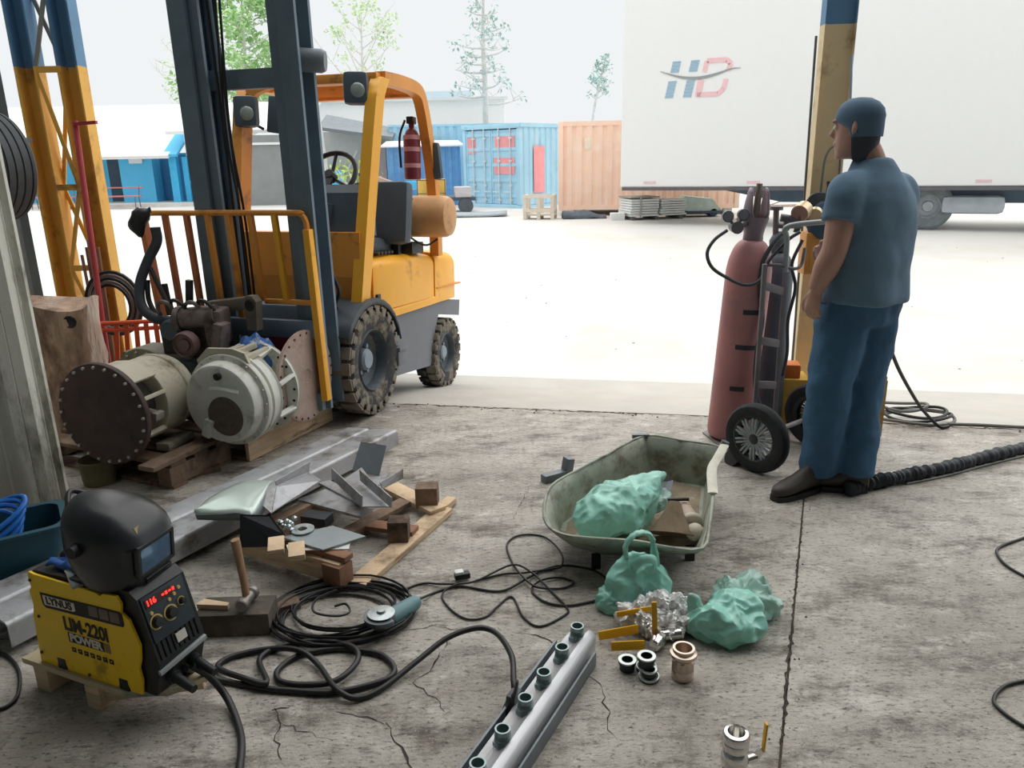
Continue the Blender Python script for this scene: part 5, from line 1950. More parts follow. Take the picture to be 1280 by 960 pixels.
piece('small white plate peeping out under the square plate', [
    ([(-0.875, 2.653, 0.14), (-0.759, 2.706, 0.14), (-0.632, 2.662, 0.14), (-0.628, 2.612, 0.14), (-0.856, 2.608, 0.14)], 0.003)], 'scrap_plate', mat('white sheet paint', (214, 218, 218), 0.5, var=0.05))
t = thing('box_tube', 'short dark square steel tube offcut behind the square plate', 'scrap metal', (-0.807, 2.863, 0.12))
mb = MB()
mb.box((0, 0, 0.022), (0.115, 0.07, 0.045), (0, 0, -18), 0.006)
mb.build('tube', mat('black mill scale', (44, 48, 54), 0.5, 0.3, var=0.2), t)
t = thing('flat_ring', 'bright flat steel ring lying on the square plate', 'ring', (-0.834, 2.741, 0.158))
mb = MB(); mb.lathe([(0.018, 0), (0.046, 0), (0.046, 0.004), (0.018, 0.004), (0.018, 0)], 26); mb.build('ring', M_galv, t)
t = thing('foil_scrap', 'small crumple of shiny clear film beside the flat ring', 'film', (-0.898, 2.746, 0.16))
mb = MB()
for i in range(22):
    mb.ball((rnd.uniform(-.04, .03), rnd.uniform(-.03, .03), rnd.uniform(0.0, .03)), rnd.uniform(.006, .014), 1)
o = mb.build('film', M_galv, t, smooth=20)
o['kind'] = 'stuff'

# ------------------------------------------------------------------ hammer on a wood block
t = thing('wood_block', 'dark rough timber block carrying the upright hammer', 'block', (-0.965, 2.33, 0), (0, 0, 2))
mb = MB(); mb.box((0.0, 0.0, 0.042), (0.25, 0.12, 0.084), None, 0.006); mb.build('block', mat('dark sooty timber', (84, 78, 70), 0.9, var=0.3, scale=6, bump=0.4, dirt=((120, 108, 92), 0.4, 4)), t)
t = thing('wood_wedge', 'pale split wedge of wood lying on the timber block', 'wedge', (-1.03, 2.31, 0.085), (0, 0, -12))
mb = MB(); mb.prism([(-0.06, -0.012), (0.05, 0.0), (0.045, 0.018), (-0.055, 0.025)], 0.018); mb.build('wedge', M_wood, t)
HB = (-0.925, 2.277, 0.088)
t = thing('hammer', 'club hammer standing on its head with a worn wooden handle upwards', 'hammer', HB, (0, 0, -6))
M_hd = mat('worn hammer steel', (126, 122, 118), 0.4, 0.5, var=0.2)
mb = MB()
A = basis((0, 0.045, 0.026), (1, 0, 0), (0, 0, 1))
mb.lathe([(0, 0.05), (0.020, 0.05), (0.024, 0.044), (0.024, 0.03), (0.018, 0.022), (0.018, -0.022), (0.024, -0.03), (0.024, -0.045), (0, -0.05)], 20, A)
mb.build('head', M_hd, t)
mb = MB()
hp = [(-0.002, 0.045, 0.03), (-0.006, 0.048, 0.10), (-0.014, 0.052, 0.18), (-0.020, 0.054, 0.245)]
mb.tube(spline(hp, 4), [0.014, 0.0135, 0.013, 0.013, 0.0135, 0.014, 0.0145, 0.015, 0.0155, 0.016, 0.0165, 0.017, 0.016], 12, flat=(0.85, 1.15))
mb.build('handle', mat('worn handle wood', (150, 118, 88), 0.6, var=0.2, scale=10, stretch=(6, 6, 1)), t)

# ------------------------------------------------------------------ plywood stand, welding machine, helmet
t = thing('low_stand', 'low pale wooden stand under the yellow welding machine', 'stand', (-1.445, 2.031, 0), (0, 0, -23.6))
mb = MB(); mb.prism([(-0.075, -0.025), (0.205, -0.025), (0.36, -0.02), (0.47, 0.03), (0.53, 0.13), (0.47, 0.17), (-0.06, 0.06)], 0.018, Matrix.Translation((0, 0, 0.081)))
mb.build('top_board', mat('pale plywood', (200, 184, 150), 0.7, var=0.12, scale=6, bump=0.2, dirt=((120, 130, 122), 0.3, 4)), t)
for x in (0.0, 0.22):
    mb = MB(); mb.box((x, 0.02, 0.04), (0.06, 0.09, 0.081), None, 0.003); mb.build('leg', M_wood, t)
mb = MB(); mb.bar((0.25, 0.0, 0.05), (0.50, 0.13, 0.072), 0.02, 0.05, (0, 0, 1), 0.003); mb.build('side_rail', M_wood, t)
mb = MB(); mb.box((0.1, 0.10, 0.04), (0.18, 0.02, 0.07)); mb.build('side_rail', M_owood, t)

M_wy = mat('welder yellow', (252, 206, 20), 0.45, var=0.05, scale=4, bump=0.03, dirt=((190, 150, 30), 0.15, 6))
M_ink = mat('black print', (28, 26, 24), 0.6, var=0.05, bump=0)
M_prt = mat('pale print', (226, 214, 196), 0.6, var=0.05, bump=0)
t = thing('welding_machine', 'yellow and black inverter welding machine with red glowing display on the low stand', 'welding machine', (-1.445, 2.031, 0.10), (0, 0, -23.6))
WM = t
SP = basis((0, -0.006, 0), (1, 0, 0), (0, 0, 1))        # side plane: x along, y up, z towards the camera
mb = MB()
mb.prism([(0.005, 0.0), (0.42, 0.0), (0.46, 0.0), (0.49, 0.09), (0.492, 0.115), (0.445, 0.305), (0.42, 0.325), (0.03, 0.312), (0.005, 0.25)], 0.166, basis((0, 0.166, 0), (1, 0, 0), (0, 0, 1)))
shell = mb.build('shell', M_black, t, smooth=0)
mb = MB()
mb.prism([(-0.002, 0.0), (0.07, 0.0), (0.08, 0.03), (0.105, 0.035), (0.118, 0.0), (0.325, 0.0), (0.335, 0.03), (0.362, 0.035), (0.375, 0.0), (0.418, 0.002), (0.428, 0.05), (0.424, 0.09), (0.436, 0.12), (0.444, 0.17), (0.418, 0.245), (0.392, 0.262), (0.398, 0.29), (0.385, 0.312), (0.33, 0.306), (0.32, 0.297), (0.30, 0.304), (0.05, 0.308), (0.03, 0.312), (0.022, 0.30), (0.026, 0.26), (0.014, 0.245), (0.02, 0.2), (0.008, 0.16)], 0.007, SP)
pan = mb.build('side_panel', M_wy, t, smooth=0)
PP = basis((0, -0.0135, 0), (1, 0, 0), (0, 0, 1))
mb = MB(); mb.prism([(0.062, 0.252), (0.066, 0.212), (0.078, 0.204), (0.392, 0.216), (0.398, 0.224), (0.396, 0.258), (0.388, 0.264)], 0.0008, PP); mb.build('name_band', M_ink, pan, smooth=0)
mb = MB()
mb.prism([(0.072, 0.246), (0.075, 0.214), (0.196, 0.219), (0.205, 0.223), (0.204, 0.248)], 0.0006, PP @ Matrix.Translation((0, 0, 0.0008)))
mb.build('name_plate', M_prt, pan, smooth=0)
text_part('lettering', 'LYNUS', 0.032, M_ink, pan, PP @ Matrix.Translation((0.138, 0.2315, 0.0016)) @ Matrix.Rotation(math.radians(1.5), 4, 'Z'), 0.0003, 0.0014, 1.12)
for k in range(3):
    mb = MB()
    x = 0.262 + k * 0.042
    mb.prism([(x, 0.222), (x + 0.036, 0.2235), (x + 0.036, 0.257), (x, 0.2555)], 0.0005, PP @ Matrix.Translation((0, 0, 0.0008)))
    mb.prism([(x + 0.003, 0.242), (x + 0.033, 0.243), (x + 0.033, 0.2535), (x + 0.003, 0.2525)], 0.0004, PP @ Matrix.Translation((0, 0, 0.0013)))
    mb.build('pictogram', mat('grey print', (120, 108, 92), 0.6, bump=0), pan, smooth=0)
text_part('lettering', 'LIM-220I', 0.062, M_ink, pan, PP @ Matrix.Translation((0.232, 0.168, 0.001)) @ Matrix.Rotation(math.radians(0.5), 4, 'Z'), 0.0003, 0.0020, 0.82)
mb = MB(); mb.prism([(0.150, 0.108), (0.296, 0.110), (0.296, 0.142), (0.150, 0.140)], 0.0006, PP); mb.build('word_box', M_ink, pan, smooth=0)
text_part('lettering', 'POWER', 0.036, M_prt, pan, PP @ Matrix.Translation((0.222, 0.1248, 0.0008)) @ Matrix.Rotation(math.radians(0.5), 4, 'Z'), 0.0003, 0.0018, 1.05)
for k in range(4):
    mb = MB(); x = 0.299 + k * 0.006; mb.prism([(x, 0.110), (x + 0.0035, 0.110), (x + 0.0035, 0.142), (x, 0.142)], 0.0005, PP); mb.build('bar_mark', mat('grey print', (120, 108, 92), 0.6), pan, smooth=0)
for k in range(7):
    mb = MB()
    x = 0.155 + k * 0.0255
    mb.prism([(x, 0.075), (x + 0.017, 0.075), (x + 0.017, 0.091), (x, 0.091)], 0.0005, PP)
    mb.build('icon', M_ink, pan, smooth=0)
    mb = MB()
    mb.prism([(x + 0.005, 0.081 + 0.002 * (k % 3)), (x + 0.012, 0.083), (x + 0.009, 0.088)], 0.0004, PP @ Matrix.Translation((0, 0, 0.0004)))
    mb.build('icon_mark', M_wy, pan, smooth=0)
for x, z in ((0.03, 0.285), (0.035, 0.165), (0.012, 0.035), (0.21, 0.01)):
    mb = MB(); mb.cyl(PP @ Vector((x, z, 0)), PP @ Vector((x, z, 0.003)), 0.005, n=10); mb.build('screw', M_black, pan)
for x in (0.094, 0.35):
    mb = MB(); mb.box((x, 0.0, 0.012), (0.036, 0.03, 0.045), None, 0.004); mb.build('rubber_foot', M_black, t)
# sloping front with controls: plane from (0.492,0.115) to (0.445,0.305)
fn = Vector((0.19, 0, 0.047)).normalized()
fu = Vector((-0.047, 0, 0.19)).normalized()
FP = basis(Vector((0.4925, 0.08, 0.115)) + fn * 0.001, (0, 1, 0), fu)       # x to the back, y up the slope, z outwards
mb = MB(); mb.box((0.0, 0.125, 0.001), (0.145, 0.135, 0.004), None, 0.001, FP); cp = mb.build('control_panel', mat('dark slate panel', (44, 54, 62), 0.4, var=0.1, bump=0), t)
mb = MB(); mb.box((-0.02, 0.172, 0.004), (0.09, 0.024, 0.003), None, 0, FP); mb.build('display_window', mat('dark red window', (60, 8, 10), 0.2, bump=0), cp)
M_led = mat('red display light', (255, 40, 30), 0.4, bump=0, emit=((255, 36, 30), 4.0))
text_part('display_digits', '116', 0.022, M_led, cp, FP @ Matrix.Translation((-0.046, 0.172, 0.006)), 0.0004, 0.0006, 1.0)
for k in range(4):
    mb = MB(); mb.box((-0.005 + k * 0.012, 0.172, 0.006), (0.007, 0.005 + 0.004 * (k % 2), 0.001), None, 0, FP); mb.build('indicator', M_led, cp)
for x, y, r in ((-0.048, 0.112, 0.017), (0.002, 0.112, 0.018), (0.045, 0.125, 0.010)):
    mb = MB()
    mb.lathe([(0, 0.016), (r * 0.8, 0.015), (r, 0.0)], 18, FP @ Matrix.Translation((x, y, 0.003)))
    mb.build('knob', M_black, cp)
    mb = MB()
    mb.lathe([(r * 1.05, 0), (r * 1.3, 0), (r * 1.3, 0.0012), (r * 1.05, 0.0012)], 20, FP @ Matrix.Translation((x, y, 0.003)))
    mb.build('dial_ring', mat('gold dial print', (196, 172, 104), 0.5, bump=0), cp)
for x, y in ((-0.055, 0.142), (0.03, 0.155), (0.05, 0.165), (0.01, 0.148)):
    mb = MB(); mb.lathe([(0, 0.004), (0.005, 0.004), (0.006, 0)], 10, FP @ Matrix.Translation((x, y, 0.003))); mb.build('button', mat('gold dial print', (196, 172, 104), 0.5), cp)
mb = MB(); mb.box((0.01, 0.035, 0.002), (0.035, 0.028, 0.003), None, 0, FP); mb.build('badge', mat('pale badge', (190, 188, 180), 0.5), t)
for k in range(9):
    mb = MB(); mb.box((-0.068 + k * 0.017, 0.03, 0.001), (0.004, 0.05, 0.003), None, 0, FP); mb.build('vent_slot', mat('deep black slot', (10, 10, 11), 0.7), t)
mb = MB(); mb.bar((0.492, -0.004, 0.086), (0.497, 0.164, 0.102), 0.012, 0.014, (0, 0, 1), 0.002); mb.build('grey_trim', mat('grey trim', (150, 156, 158), 0.4), t)
for y in (0.04, 0.12):
    mb = MB(); mb.cyl((0.478, y, 0.05), (0.50, y, 0.045), 0.019, n=18); mb.build('socket', M_black, t)
mb = MB(); mb.tube(spline([(0.06, 0.08, 0.31), (0.09, 0.08, 0.335), (0.34, 0.08, 0.345), (0.38, 0.08, 0.32)], 6), 0.012, 8); mb.build('carry_handle', M_black, t)

HX = (-1.160, 1.992, 0.412)
t = thing('welding_helmet', 'black welding helmet with dark square window resting on the welding machine', 'helmet', HX, (0, 13, -16))
# helmet local: +x is the face, z up
def hring(z, f, b, sd, y0=0.0, flat=0.55):
    ring = []
    for k in range(36):
        a = 2 * PI * k / 36
        cx, cy = math.cos(a), math.sin(a)
        n_ = 3.2 if cx > 0 else 2.1
        q = (abs(cx) ** n_ + abs(cy) ** n_) ** (-1 / n_)
        ring.append(((f if cx > 0 else b) * cx * q, sd * cy * q, z))
    return ring


mb = MB()
M_hel = mat('satin black helmet', (36, 39, 43), 0.32, var=0.15, bump=0.03)
mb.loft([hring(*v) for v in ((-0.03, 0.115, 0.05, 0.075), (0.0, 0.135, 0.085, 0.092), (0.04, 0.142, 0.12, 0.105), (0.075, 0.138, 0.14, 0.112), (0.085, 0.128, 0.145, 0.114), (0.15, 0.118, 0.155, 0.116), (0.165, 0.13, 0.155, 0.115), (0.19, 0.115, 0.15, 0.108), (0.215, 0.085, 0.135, 0.09), (0.232, 0.04, 0.10, 0.06), (0.238, 0.01, 0.05, 0.025))], caps=True)
hs = mb.build('shell', M_hel, t, smooth=30)
VW = basis((0.127, 0.0, 0.118), (0, 1, 0), (-0.12, 0, 1))
mb = MB()
for c, d in (((0, 0.043, 0), (0.14, 0.012, 0.016)), ((0, -0.043, 0), (0.14, 0.012, 0.016)), ((-0.066, 0, 0), (0.012, 0.09, 0.016)), ((0.066, 0, 0), (0.012, 0.09, 0.016))):
    mb.box(c, d, None, 0.002, VW)
mb.build('window_frame', M_hel, t)
mb = MB(); mb.box((0, 0, 0.0), (0.122, 0.076, 0.008), None, 0, VW); mb.build('filter_glass', mat('blue filter glass', (96, 124, 150), 0.06, 0.3, var=0.15, scale=20, bump=0), t)
mb = MB()
for k in range(5):
    mb.box((0.142 - 0.002 * k, 0.0, 0.062 - 0.013 * k), (0.008, 0.10 - 0.008 * k, 0.005), None, 0.001)
mb.build('chin_ribs', M_black, t)['kind'] = 'stuff'
for s_ in (1, -1):
    mb = MB(); mb.cyl((-0.03, s_ * 0.108, 0.13), (-0.03, s_ * 0.135, 0.13), 0.02, 0.017, 16); mb.build('adjust_knob', M_black, t)
mb = MB(); mb.box((0.098, -0.03, 0.2), (0.004, 0.035, 0.018), (0, -45, 0), 0); mb.build('gold_label', mat('dull gold label', (150, 130, 70), 0.5), t)
mb = MB(); mb.tube(spline([(-0.12, -0.05, 0.19), (-0.16, 0.0, 0.215), (-0.12, 0.05, 0.19)], 6), 0.008, 8); mb.build('headband', M_black, t)

t = thing('red_bottle_top', 'small bright red plastic cap behind the helmet', 'bottle top', (-1.387, 2.12, 0.38), (0, 0, 0))
mb = MB(); mb.lathe([(0, -0.02), (0.014, -0.02), (0.016, 0.0), (0.012, 0.02), (0.006, 0.03), (0, 0.03)], 16); mb.build('cap', mat('bright red plastic', (222, 50, 40), 0.35), t)
t = thing('blue_cloth', 'blue cloth rag lying under the helmet on the welding machine', 'rag', (-1.385, 2.06, 0.412), (0, 0, -23))
mb = MB()
rows = []
for i in range(9):
    u = i / 8
    rows.append([(0.02 + 0.14 * u, -0.03 + 0.10 * j / 6, 0.006 + 0.014 * math.sin(u * 7 + j) ** 2 + 0.008 * math.sin(j * 2.1)) for j in range(7)])
mb.grid(rows)
o = mb.build('cloth', mat('blue work cloth', (46, 92, 160), 0.8, var=0.2), t, smooth=60)
o.modifiers.new('s', 'SOLIDIFY').thickness = 0.006
t = thing('paper_scrap', 'creased pale paper scrap tucked under the helmet', 'paper', (-1.29, 2.0, 0.425), (0, 12, -50))
mb = MB(); mb.grid([[(0.1 * i / 4, 0.05 * j / 3 - 0.02, 0.006 * math.sin(i * 1.7 + j)) for j in range(4)] for i in range(5)])
o = mb.build('sheet', mat('pale paper', (206, 208, 206), 0.8), t, smooth=60)
o.modifiers.new('s', 'SOLIDIFY').thickness = 0.001

# blue tub with blue hoses
t = thing('blue_tub', 'dark teal blue plastic tub standing behind the welding machine', 'tub', (-2.045, 2.575, 0), (0, 0, 33))
mb = MB()
def rr(hx, hy, z, r=0.05):
    pts = []
    for cx, cy, a0 in ((hx - r, hy - r, 0), (-hx + r, hy - r, 90), (-hx + r, -hy + r, 180), (hx - r, -hy + r, 270)):
        for i in range(5):
            a = math.radians(a0 + i * 22.5)
            pts.append((cx + r * math.cos(a), cy + r * math.sin(a), z))
    return pts
mb.loft([rr(0.30, 0.11, 0.0), rr(0.335, 0.135, 0.235), rr(0.345, 0.145, 0.24), rr(0.345, 0.145, 0.25), rr(0.32, 0.12, 0.25), rr(0.29, 0.10, 0.02)], caps=True)
mb.build('body', mat('teal blue plastic', (34, 78, 94), 0.5, var=0.15, scale=4, bump=0.05), t, smooth=30)
t = thing('blue_hose', 'loops of bright blue air hose in the teal tub', 'hose', (-1.99, 2.60, 0.245), (0, 0, 33))
for k in range(4):
    mb = MB()
    a = 0.13 + 0.010 * k
    mb.tube([(0.0 + 1.0 * a * math.cos(2 * PI * i / 30), 0.008 * k - 0.012 + a * 0.45 * math.sin(2 * PI * i / 30), -0.02 + 0.075 * math.sin(2 * PI * i / 30 + 0.3 + k * 0.3) + 0.012 * k) for i in range(30)], 0.010, 8, closed=True)
    mb.build('loop', mat('bright blue hose', (40, 112, 200), 0.4), t)
t = thing('grey_pipe', 'dark grey pipe lying between the tub and the sheet partition', 'pipe', (-1.93, 3.05, 0.0))
mb = MB(); mb.cyl((-0.25, -0.20, 0.035), (0.22, 0.12, 0.035), 0.035, n=14); mb.build('tube', M_dsteel, t)

# ------------------------------------------------------------------ cables on the floor
def cable(label, pts, r, name='cable', cat='cable', m=M_cable, n=6, group=None):
    P = spline(pts, n)
    c0 = Vector((P[0].x, P[0].y, 0))
    t = thing(name, label, cat, c0, (0, 0, 0), group)
    mb = MB()
    mb.tube([p - c0 for p in P], r, 8)
    mb.build('jacket', m, t, smooth=60)
    return t


tc_ = cable('thick black earth cable looping from the welding machine to the steel manifold', [(-0.963, 1.913, 0.14), (-0.965, 1.997, 0.06), (-0.921, 2.028, 0.012), (-0.773, 1.988, 0.011), (-0.698, 1.975, 0.011), (-0.551, 1.963, 0.011), (-0.416, 2.011, 0.011), (-0.386, 2.064, 0.011), (-0.436, 2.138, 0.011), (-0.516, 2.166, 0.011), (-0.596, 2.177, 0.011), (-0.707, 2.146, 0.011), (-0.754, 2.075, 0.011), (-0.733, 2.019, 0.012), (-0.653, 1.998, 0.012), (-0.558, 2.003, 0.02), (-0.508, 2.086, 0.024), (-0.527, 2.152, 0.03), (-0.621, 2.215, 0.012), (-0.71, 2.219, 0.011), (-0.794, 2.187, 0.011), (-0.829, 2.124, 0.012), (-0.765, 1.991, 0.026), (-0.856, 2.023, 0.026), (-0.951, 2.091, 0.012), (-0.924, 2.145, 0.011), (-0.815, 2.179, 0.014), (-0.705, 2.145, 0.03), (-0.63, 2.088, 0.016), (-0.548, 1.96, 0.028), (-0.482, 1.932, 0.012), (-0.41, 1.976, 0.012), (-0.312, 2.084, 0.03), (-0.224, 2.17, 0.05), (-0.129, 2.205, 0.06), (-0.065, 2.172, 0.06), (-0.018, 2.023, 0.085), (-0.012, 1.9, 0.09), (-0.008, 1.856, 0.075)], 0.0095)
cable('thick black torch cable curving forward from the welding machine', [(-0.947, 1.92, 0.145), (-0.911, 1.941, 0.09), (-0.867, 1.931, 0.03), (-0.809, 1.849, 0.012), (-0.763, 1.754, 0.012), (-0.731, 1.626, 0.012), (-0.715, 1.536, 0.012)], 0.011)
for y in (0.04, 0.12):
    mb = MB()
    mb.cyl((0.50, y, 0.045), (0.575, y - 0.01, 0.035), 0.015, 0.012, 14)
    mb.build('cable_plug', M_black, WM)
cable('black power cable curling on the floor left of the low stand', [(-1.803, 2.217, 0.006), (-1.691, 2.188, 0.006), (-1.592, 2.103, 0.006), (-1.523, 1.987, 0.006), (-1.527, 1.927, 0.006), (-1.6, 1.911, 0.006)], 0.006)

coil_t = thing('cable_coil', 'flat coil of black power cable lying beside the angle grinder', 'cable', (-0.618, 2.392, 0.0))
c0 = Vector((-0.618, 2.392, 0.0))
rr_ = random.Random(11)
mb = MB()
pts = []
for i in range(14 * 12):
    a = 2 * PI * i / 14
    turn = i / 14.0
    R = 1 + 0.22 * math.sin(turn * 2.3) + rr_.uniform(-.02, .02)
    pts.append(Vector((0.215 * R * math.cos(a) - 0.012 * math.sin(turn), 0.165 * R * math.sin(a) + 0.02 * math.cos(turn * 1.7), 0.006 + 0.0022 * turn + 0.004 * math.sin(a * 2 + turn))))
mb.tube(spline(pts, 2), 0.0045, 6)
mb.build('jacket', M_cable, coil_t, smooth=60)
mb = MB()
mb.tube([Vector(p) - c0 for p in spline([(-0.656, 2.491, 0.04), (-0.714, 2.416, 0.045), (-0.703, 2.348, 0.04), (-0.624, 2.329, 0.035), (-0.584, 2.36, 0.03), (-0.608, 2.411, 0.03), (-0.645, 2.397, 0.03)], 6)], 0.0045, 6)
mb.build('inner_loop', M_cable, coil_t, smooth=60)
cable('thin black grinder cord running from the grinder to its plug', [(-0.353, 2.428, 0.03), (-0.31, 2.507, 0.006), (-0.251, 2.543, 0.006), (-0.195, 2.552, 0.006), (-0.059, 2.514, 0.006), (0.037, 2.585, 0.012), (0.104, 2.658, 0.006), (0.19, 2.691, 0.006), (0.296, 2.656, 0.006), (0.349, 2.584, 0.006)], 0.0048)
cable('thin black extension cord tangled on the floor beside the wheelbarrow tray', [(-0.16, 2.585, 0.006), (-0.054, 2.634, 0.006), (0.032, 2.629, 0.014), (0.142, 2.668, 0.006), (0.18, 2.674, 0.016), (0.183, 2.774, 0.02), (0.123, 2.932, 0.006), (0.022, 2.95, 0.006), (-0.033, 2.875, 0.006), (-0.014, 2.73, 0.006), (0.02, 2.61, 0.018), (0.072, 2.526, 0.016), (0.149, 2.524, 0.006), (0.197, 2.538, 0.006), (0.218, 2.571, 0.006), (0.166, 2.602, 0.006), (0.091, 2.572, 0.012), (0.059, 2.516, 0.006), (0.103, 2.439, 0.006), (0.179, 2.411, 0.006), (0.258, 2.429, 0.006), (0.346, 2.463, 0.006), (0.393, 2.504, 0.006)], 0.0042)
cable('thin black extension cord zigzagging across the floor in front of its plug', [(-0.429, 2.513, 0.005), (-0.404, 2.55, 0.005), (-0.348, 2.582, 0.005), (-0.27, 2.562, 0.012), (-0.159, 2.568, 0.016), (-0.014, 2.68, 0.02), (0.063, 2.624, 0.016), (0.1, 2.557, 0.014), (0.138, 2.491, 0.006), (0.181, 2.397, 0.005), (0.169, 2.353, 0.005), (0.08, 2.289, 0.005), (0.024, 2.348, 0.005), (-0.015, 2.477, 0.005), (-0.067, 2.416, 0.005), (-0.108, 2.352, 0.005), (-0.169, 2.34, 0.005), (-0.226, 2.391, 0.005), (-0.269, 2.475, 0.005), (-0.26, 2.516, 0.016), (-0.218, 2.547, 0.02)], 0.004)
t = thing('cord_plug', 'white and black plug lying among the thin cords', 'plug', (-0.204, 2.608, 0.0), (0, 0, 18))
mb = MB(); mb.box((0.0, 0, 0.02), (0.06, 0.03, 0.024), None, 0.006); mb.build('body', M_black, t)
mb = MB(); mb.box((-0.012, 0.0, 0.035), (0.034, 0.028, 0.014), None, 0.004); mb.build('cap', M_white, t)
cable('thin black cable loop at the right edge of the floor, upper one', [(2.336, 2.957, 0.006), (2.069, 2.832, 0.006), (1.966, 2.782, 0.006), (1.913, 2.732, 0.006), (1.887, 2.639, 0.006), (1.904, 2.55, 0.006), (1.958, 2.411, 0.006)], 0.0055, group='cable loops at the right edge')
cable('thin black cable loop at the right edge of the floor, lower one', [(1.658, 1.979, 0.006), (1.525, 1.96, 0.006), (1.45, 1.937, 0.006), (1.392, 1.889, 0.006), (1.377, 1.845, 0.006), (1.403, 1.77, 0.006), (1.466, 1.702, 0.006)], 0.0055, group='cable loops at the right edge')

# angle grinder
gp_, gq_ = Vector((-0.436, 2.306, 0.03)), Vector((-0.352, 2.417, 0.03))
t = thing('angle_grinder', 'grey and teal angle grinder lying at the end of the cable coil', 'angle grinder', (gp_.x, gp_.y, 0.0), (0, 0, math.degrees(math.atan2(gq_.y - gp_.y, gq_.x - gp_.x))))
GL_ = (gq_ - gp_).length
mb = MB()
mb.loft([[(x, r * math.cos(2 * PI * k / 16), 0.034 + r * 0.95 * math.sin(2 * PI * k / 16)) for k in range(16)] for x, r in ((0.0, 0.03), (0.02, 0.033), (0.08, 0.031), (0.12, 0.027), (GL_ - 0.01, 0.026), (GL_, 0.02))])
mb.build('motor_body', mat('teal grey plastic', (104, 140, 146), 0.45, var=0.1), t)
mb = MB()
mb.box((-0.025, 0.0, 0.034), (0.06, 0.06, 0.062), None, 0.012)
mb.cyl((-0.035, 0, 0.02), (-0.035, 0, 0.075), 0.027, n=18)
mb.build('gear_head', mat('cast grey', (132, 130, 126), 0.45, 0.3), t)
mb = MB()
mb.lathe([(0, 0.012), (0.012, 0.012), (0.016, 0.004), (0.046, 0.002), (0.047, 0.0), (0, 0.0)], 30, Matrix.Translation((-0.035, 0, 0.076)))
mb.build('disc', M_galv, t)
mb = MB()
mb.lathe([(0.058, -0.014), (0.06, 0.004), (0.03, 0.006)], 24, Matrix.Translation((-0.035, 0, 0.066)), PI * 0.5, PI * 1.5)
o = mb.build('guard', M_dsteel, t)
o.modifiers.new('s', 'SOLIDIFY').thickness = 0.003

# ------------------------------------------------------------------ steel manifold with threaded nipples
mf0, mf1 = Vector((0.193, 2.105, 0.0)), Vector((-0.104, 1.533, 0.0))
ang = math.degrees(math.atan2(mf1.y - mf0.y, mf1.x - mf0.x))
t = thing('pipe_manifold', 'long steel manifold bar with a row of threaded nipples on top', 'manifold', (mf0.x, mf0.y, 0), (0, 0, ang))
ML = (mf1 - mf0).length
M_bar = mat('brushed bare steel', (190, 192, 196), 0.35, 0.35, var=0.12, scale=6, stretch=(0.3, 6, 6), bump=0.1)
mb = MB()   # channel cradle, open upwards; x along, y to the right side of the photo is +y after rotation
prof = [(-0.079, 0.0), (0.062, 0.0), (0.062, 0.052), (0.056, 0.052), (0.056, 0.006), (-0.072, 0.006), (-0.072, 0.056), (-0.079, 0.056)]
mb.loft([[(x, y, z) for y, z in prof] for x in (0.0, ML)])
mb.build('channel', M_dsteel, t, smooth=0)
mb = MB()


def msec(s_):
    pts = []
    for i in range(9):
        a = PI / 2 * i / 8
        pts.append((0.016 + 0.03 * math.sin(a) * s_, 0.062 + 0.03 * math.cos(a) * s_))
    pts += [(0.046 * s_, 0.01), (-0.05 * s_, 0.01), (-0.05 * s_, 0.066), (-0.02 * s_, 0.07 * s_ + 0.0), (0.0, 0.078 * s_)]
    return pts


mb.loft([[(x, y, z) for y, z in msec(s_)] for x, s_ in ((-0.055, 0.75), (-0.045, 0.92), (-0.02, 1.0), (0.2, 1.0), (ML, 1.0))])
mb.build('bar', M_bar, t, smooth=40)
mb = MB()
M_zinc = mat('zinc grey fitting', (134, 152, 152), 0.35, 0.6, var=0.12, scale=20, bump=0.05)
npx = [(0.193, 2.115, 0.07), (0.149, 2.003, 0.07), (0.094, 1.884, 0.07), (0.046, 1.772, 0.07), (-0.002, 1.646, 0.07), (-0.05, 1.523, 0.07), (-0.094, 1.418, 0.07)]
minv = (Matrix.Translation((mf0.x, mf0.y, 0)) @ rotm((0, 0, ang))).inverted()
for p in npx:
    q = minv @ Vector(p)
    x = q.x
    y = -0.006
    T = Matrix.Translation((x, y, 0.068)) @ Matrix.Scale(1.18, 4)
    mb = MB()
    mb.lathe([(0.013, 0.0), (0.0205, 0.0), (0.0205, 0.016), (0.0175, 0.018), (0.0175, 0.022), (0.0188, 0.024), (0.0175, 0.026), (0.0188, 0.028), (0.0175, 0.03), (0.0188, 0.032), (0.0175, 0.034), (0.018, 0.046), (0.014, 0.046), (0.013, 0.01), (0.0, 0.01)], 6 if False else 18, T)
    nip = mb.build('nipple', M_zinc, t, smooth=30)
    mb = MB()
    mb.lathe([(0.0, 0.0), (0.0235, 0.0), (0.0235, 0.013), (0.0, 0.013)], 6, T)
    mb.build('hex_collar', M_zinc, nip, smooth=0)
    mb = MB()
    for k in range(14):
        a = 2 * PI * k / 14
        mb.ball((x + 0.022 * math.cos(a), y + 0.022 * math.sin(a), 0.069), 0.0065, 1, (1, 1, 0.6))
    mb.build('weld_bead', M_galv, nip)['kind'] = 'stuff'
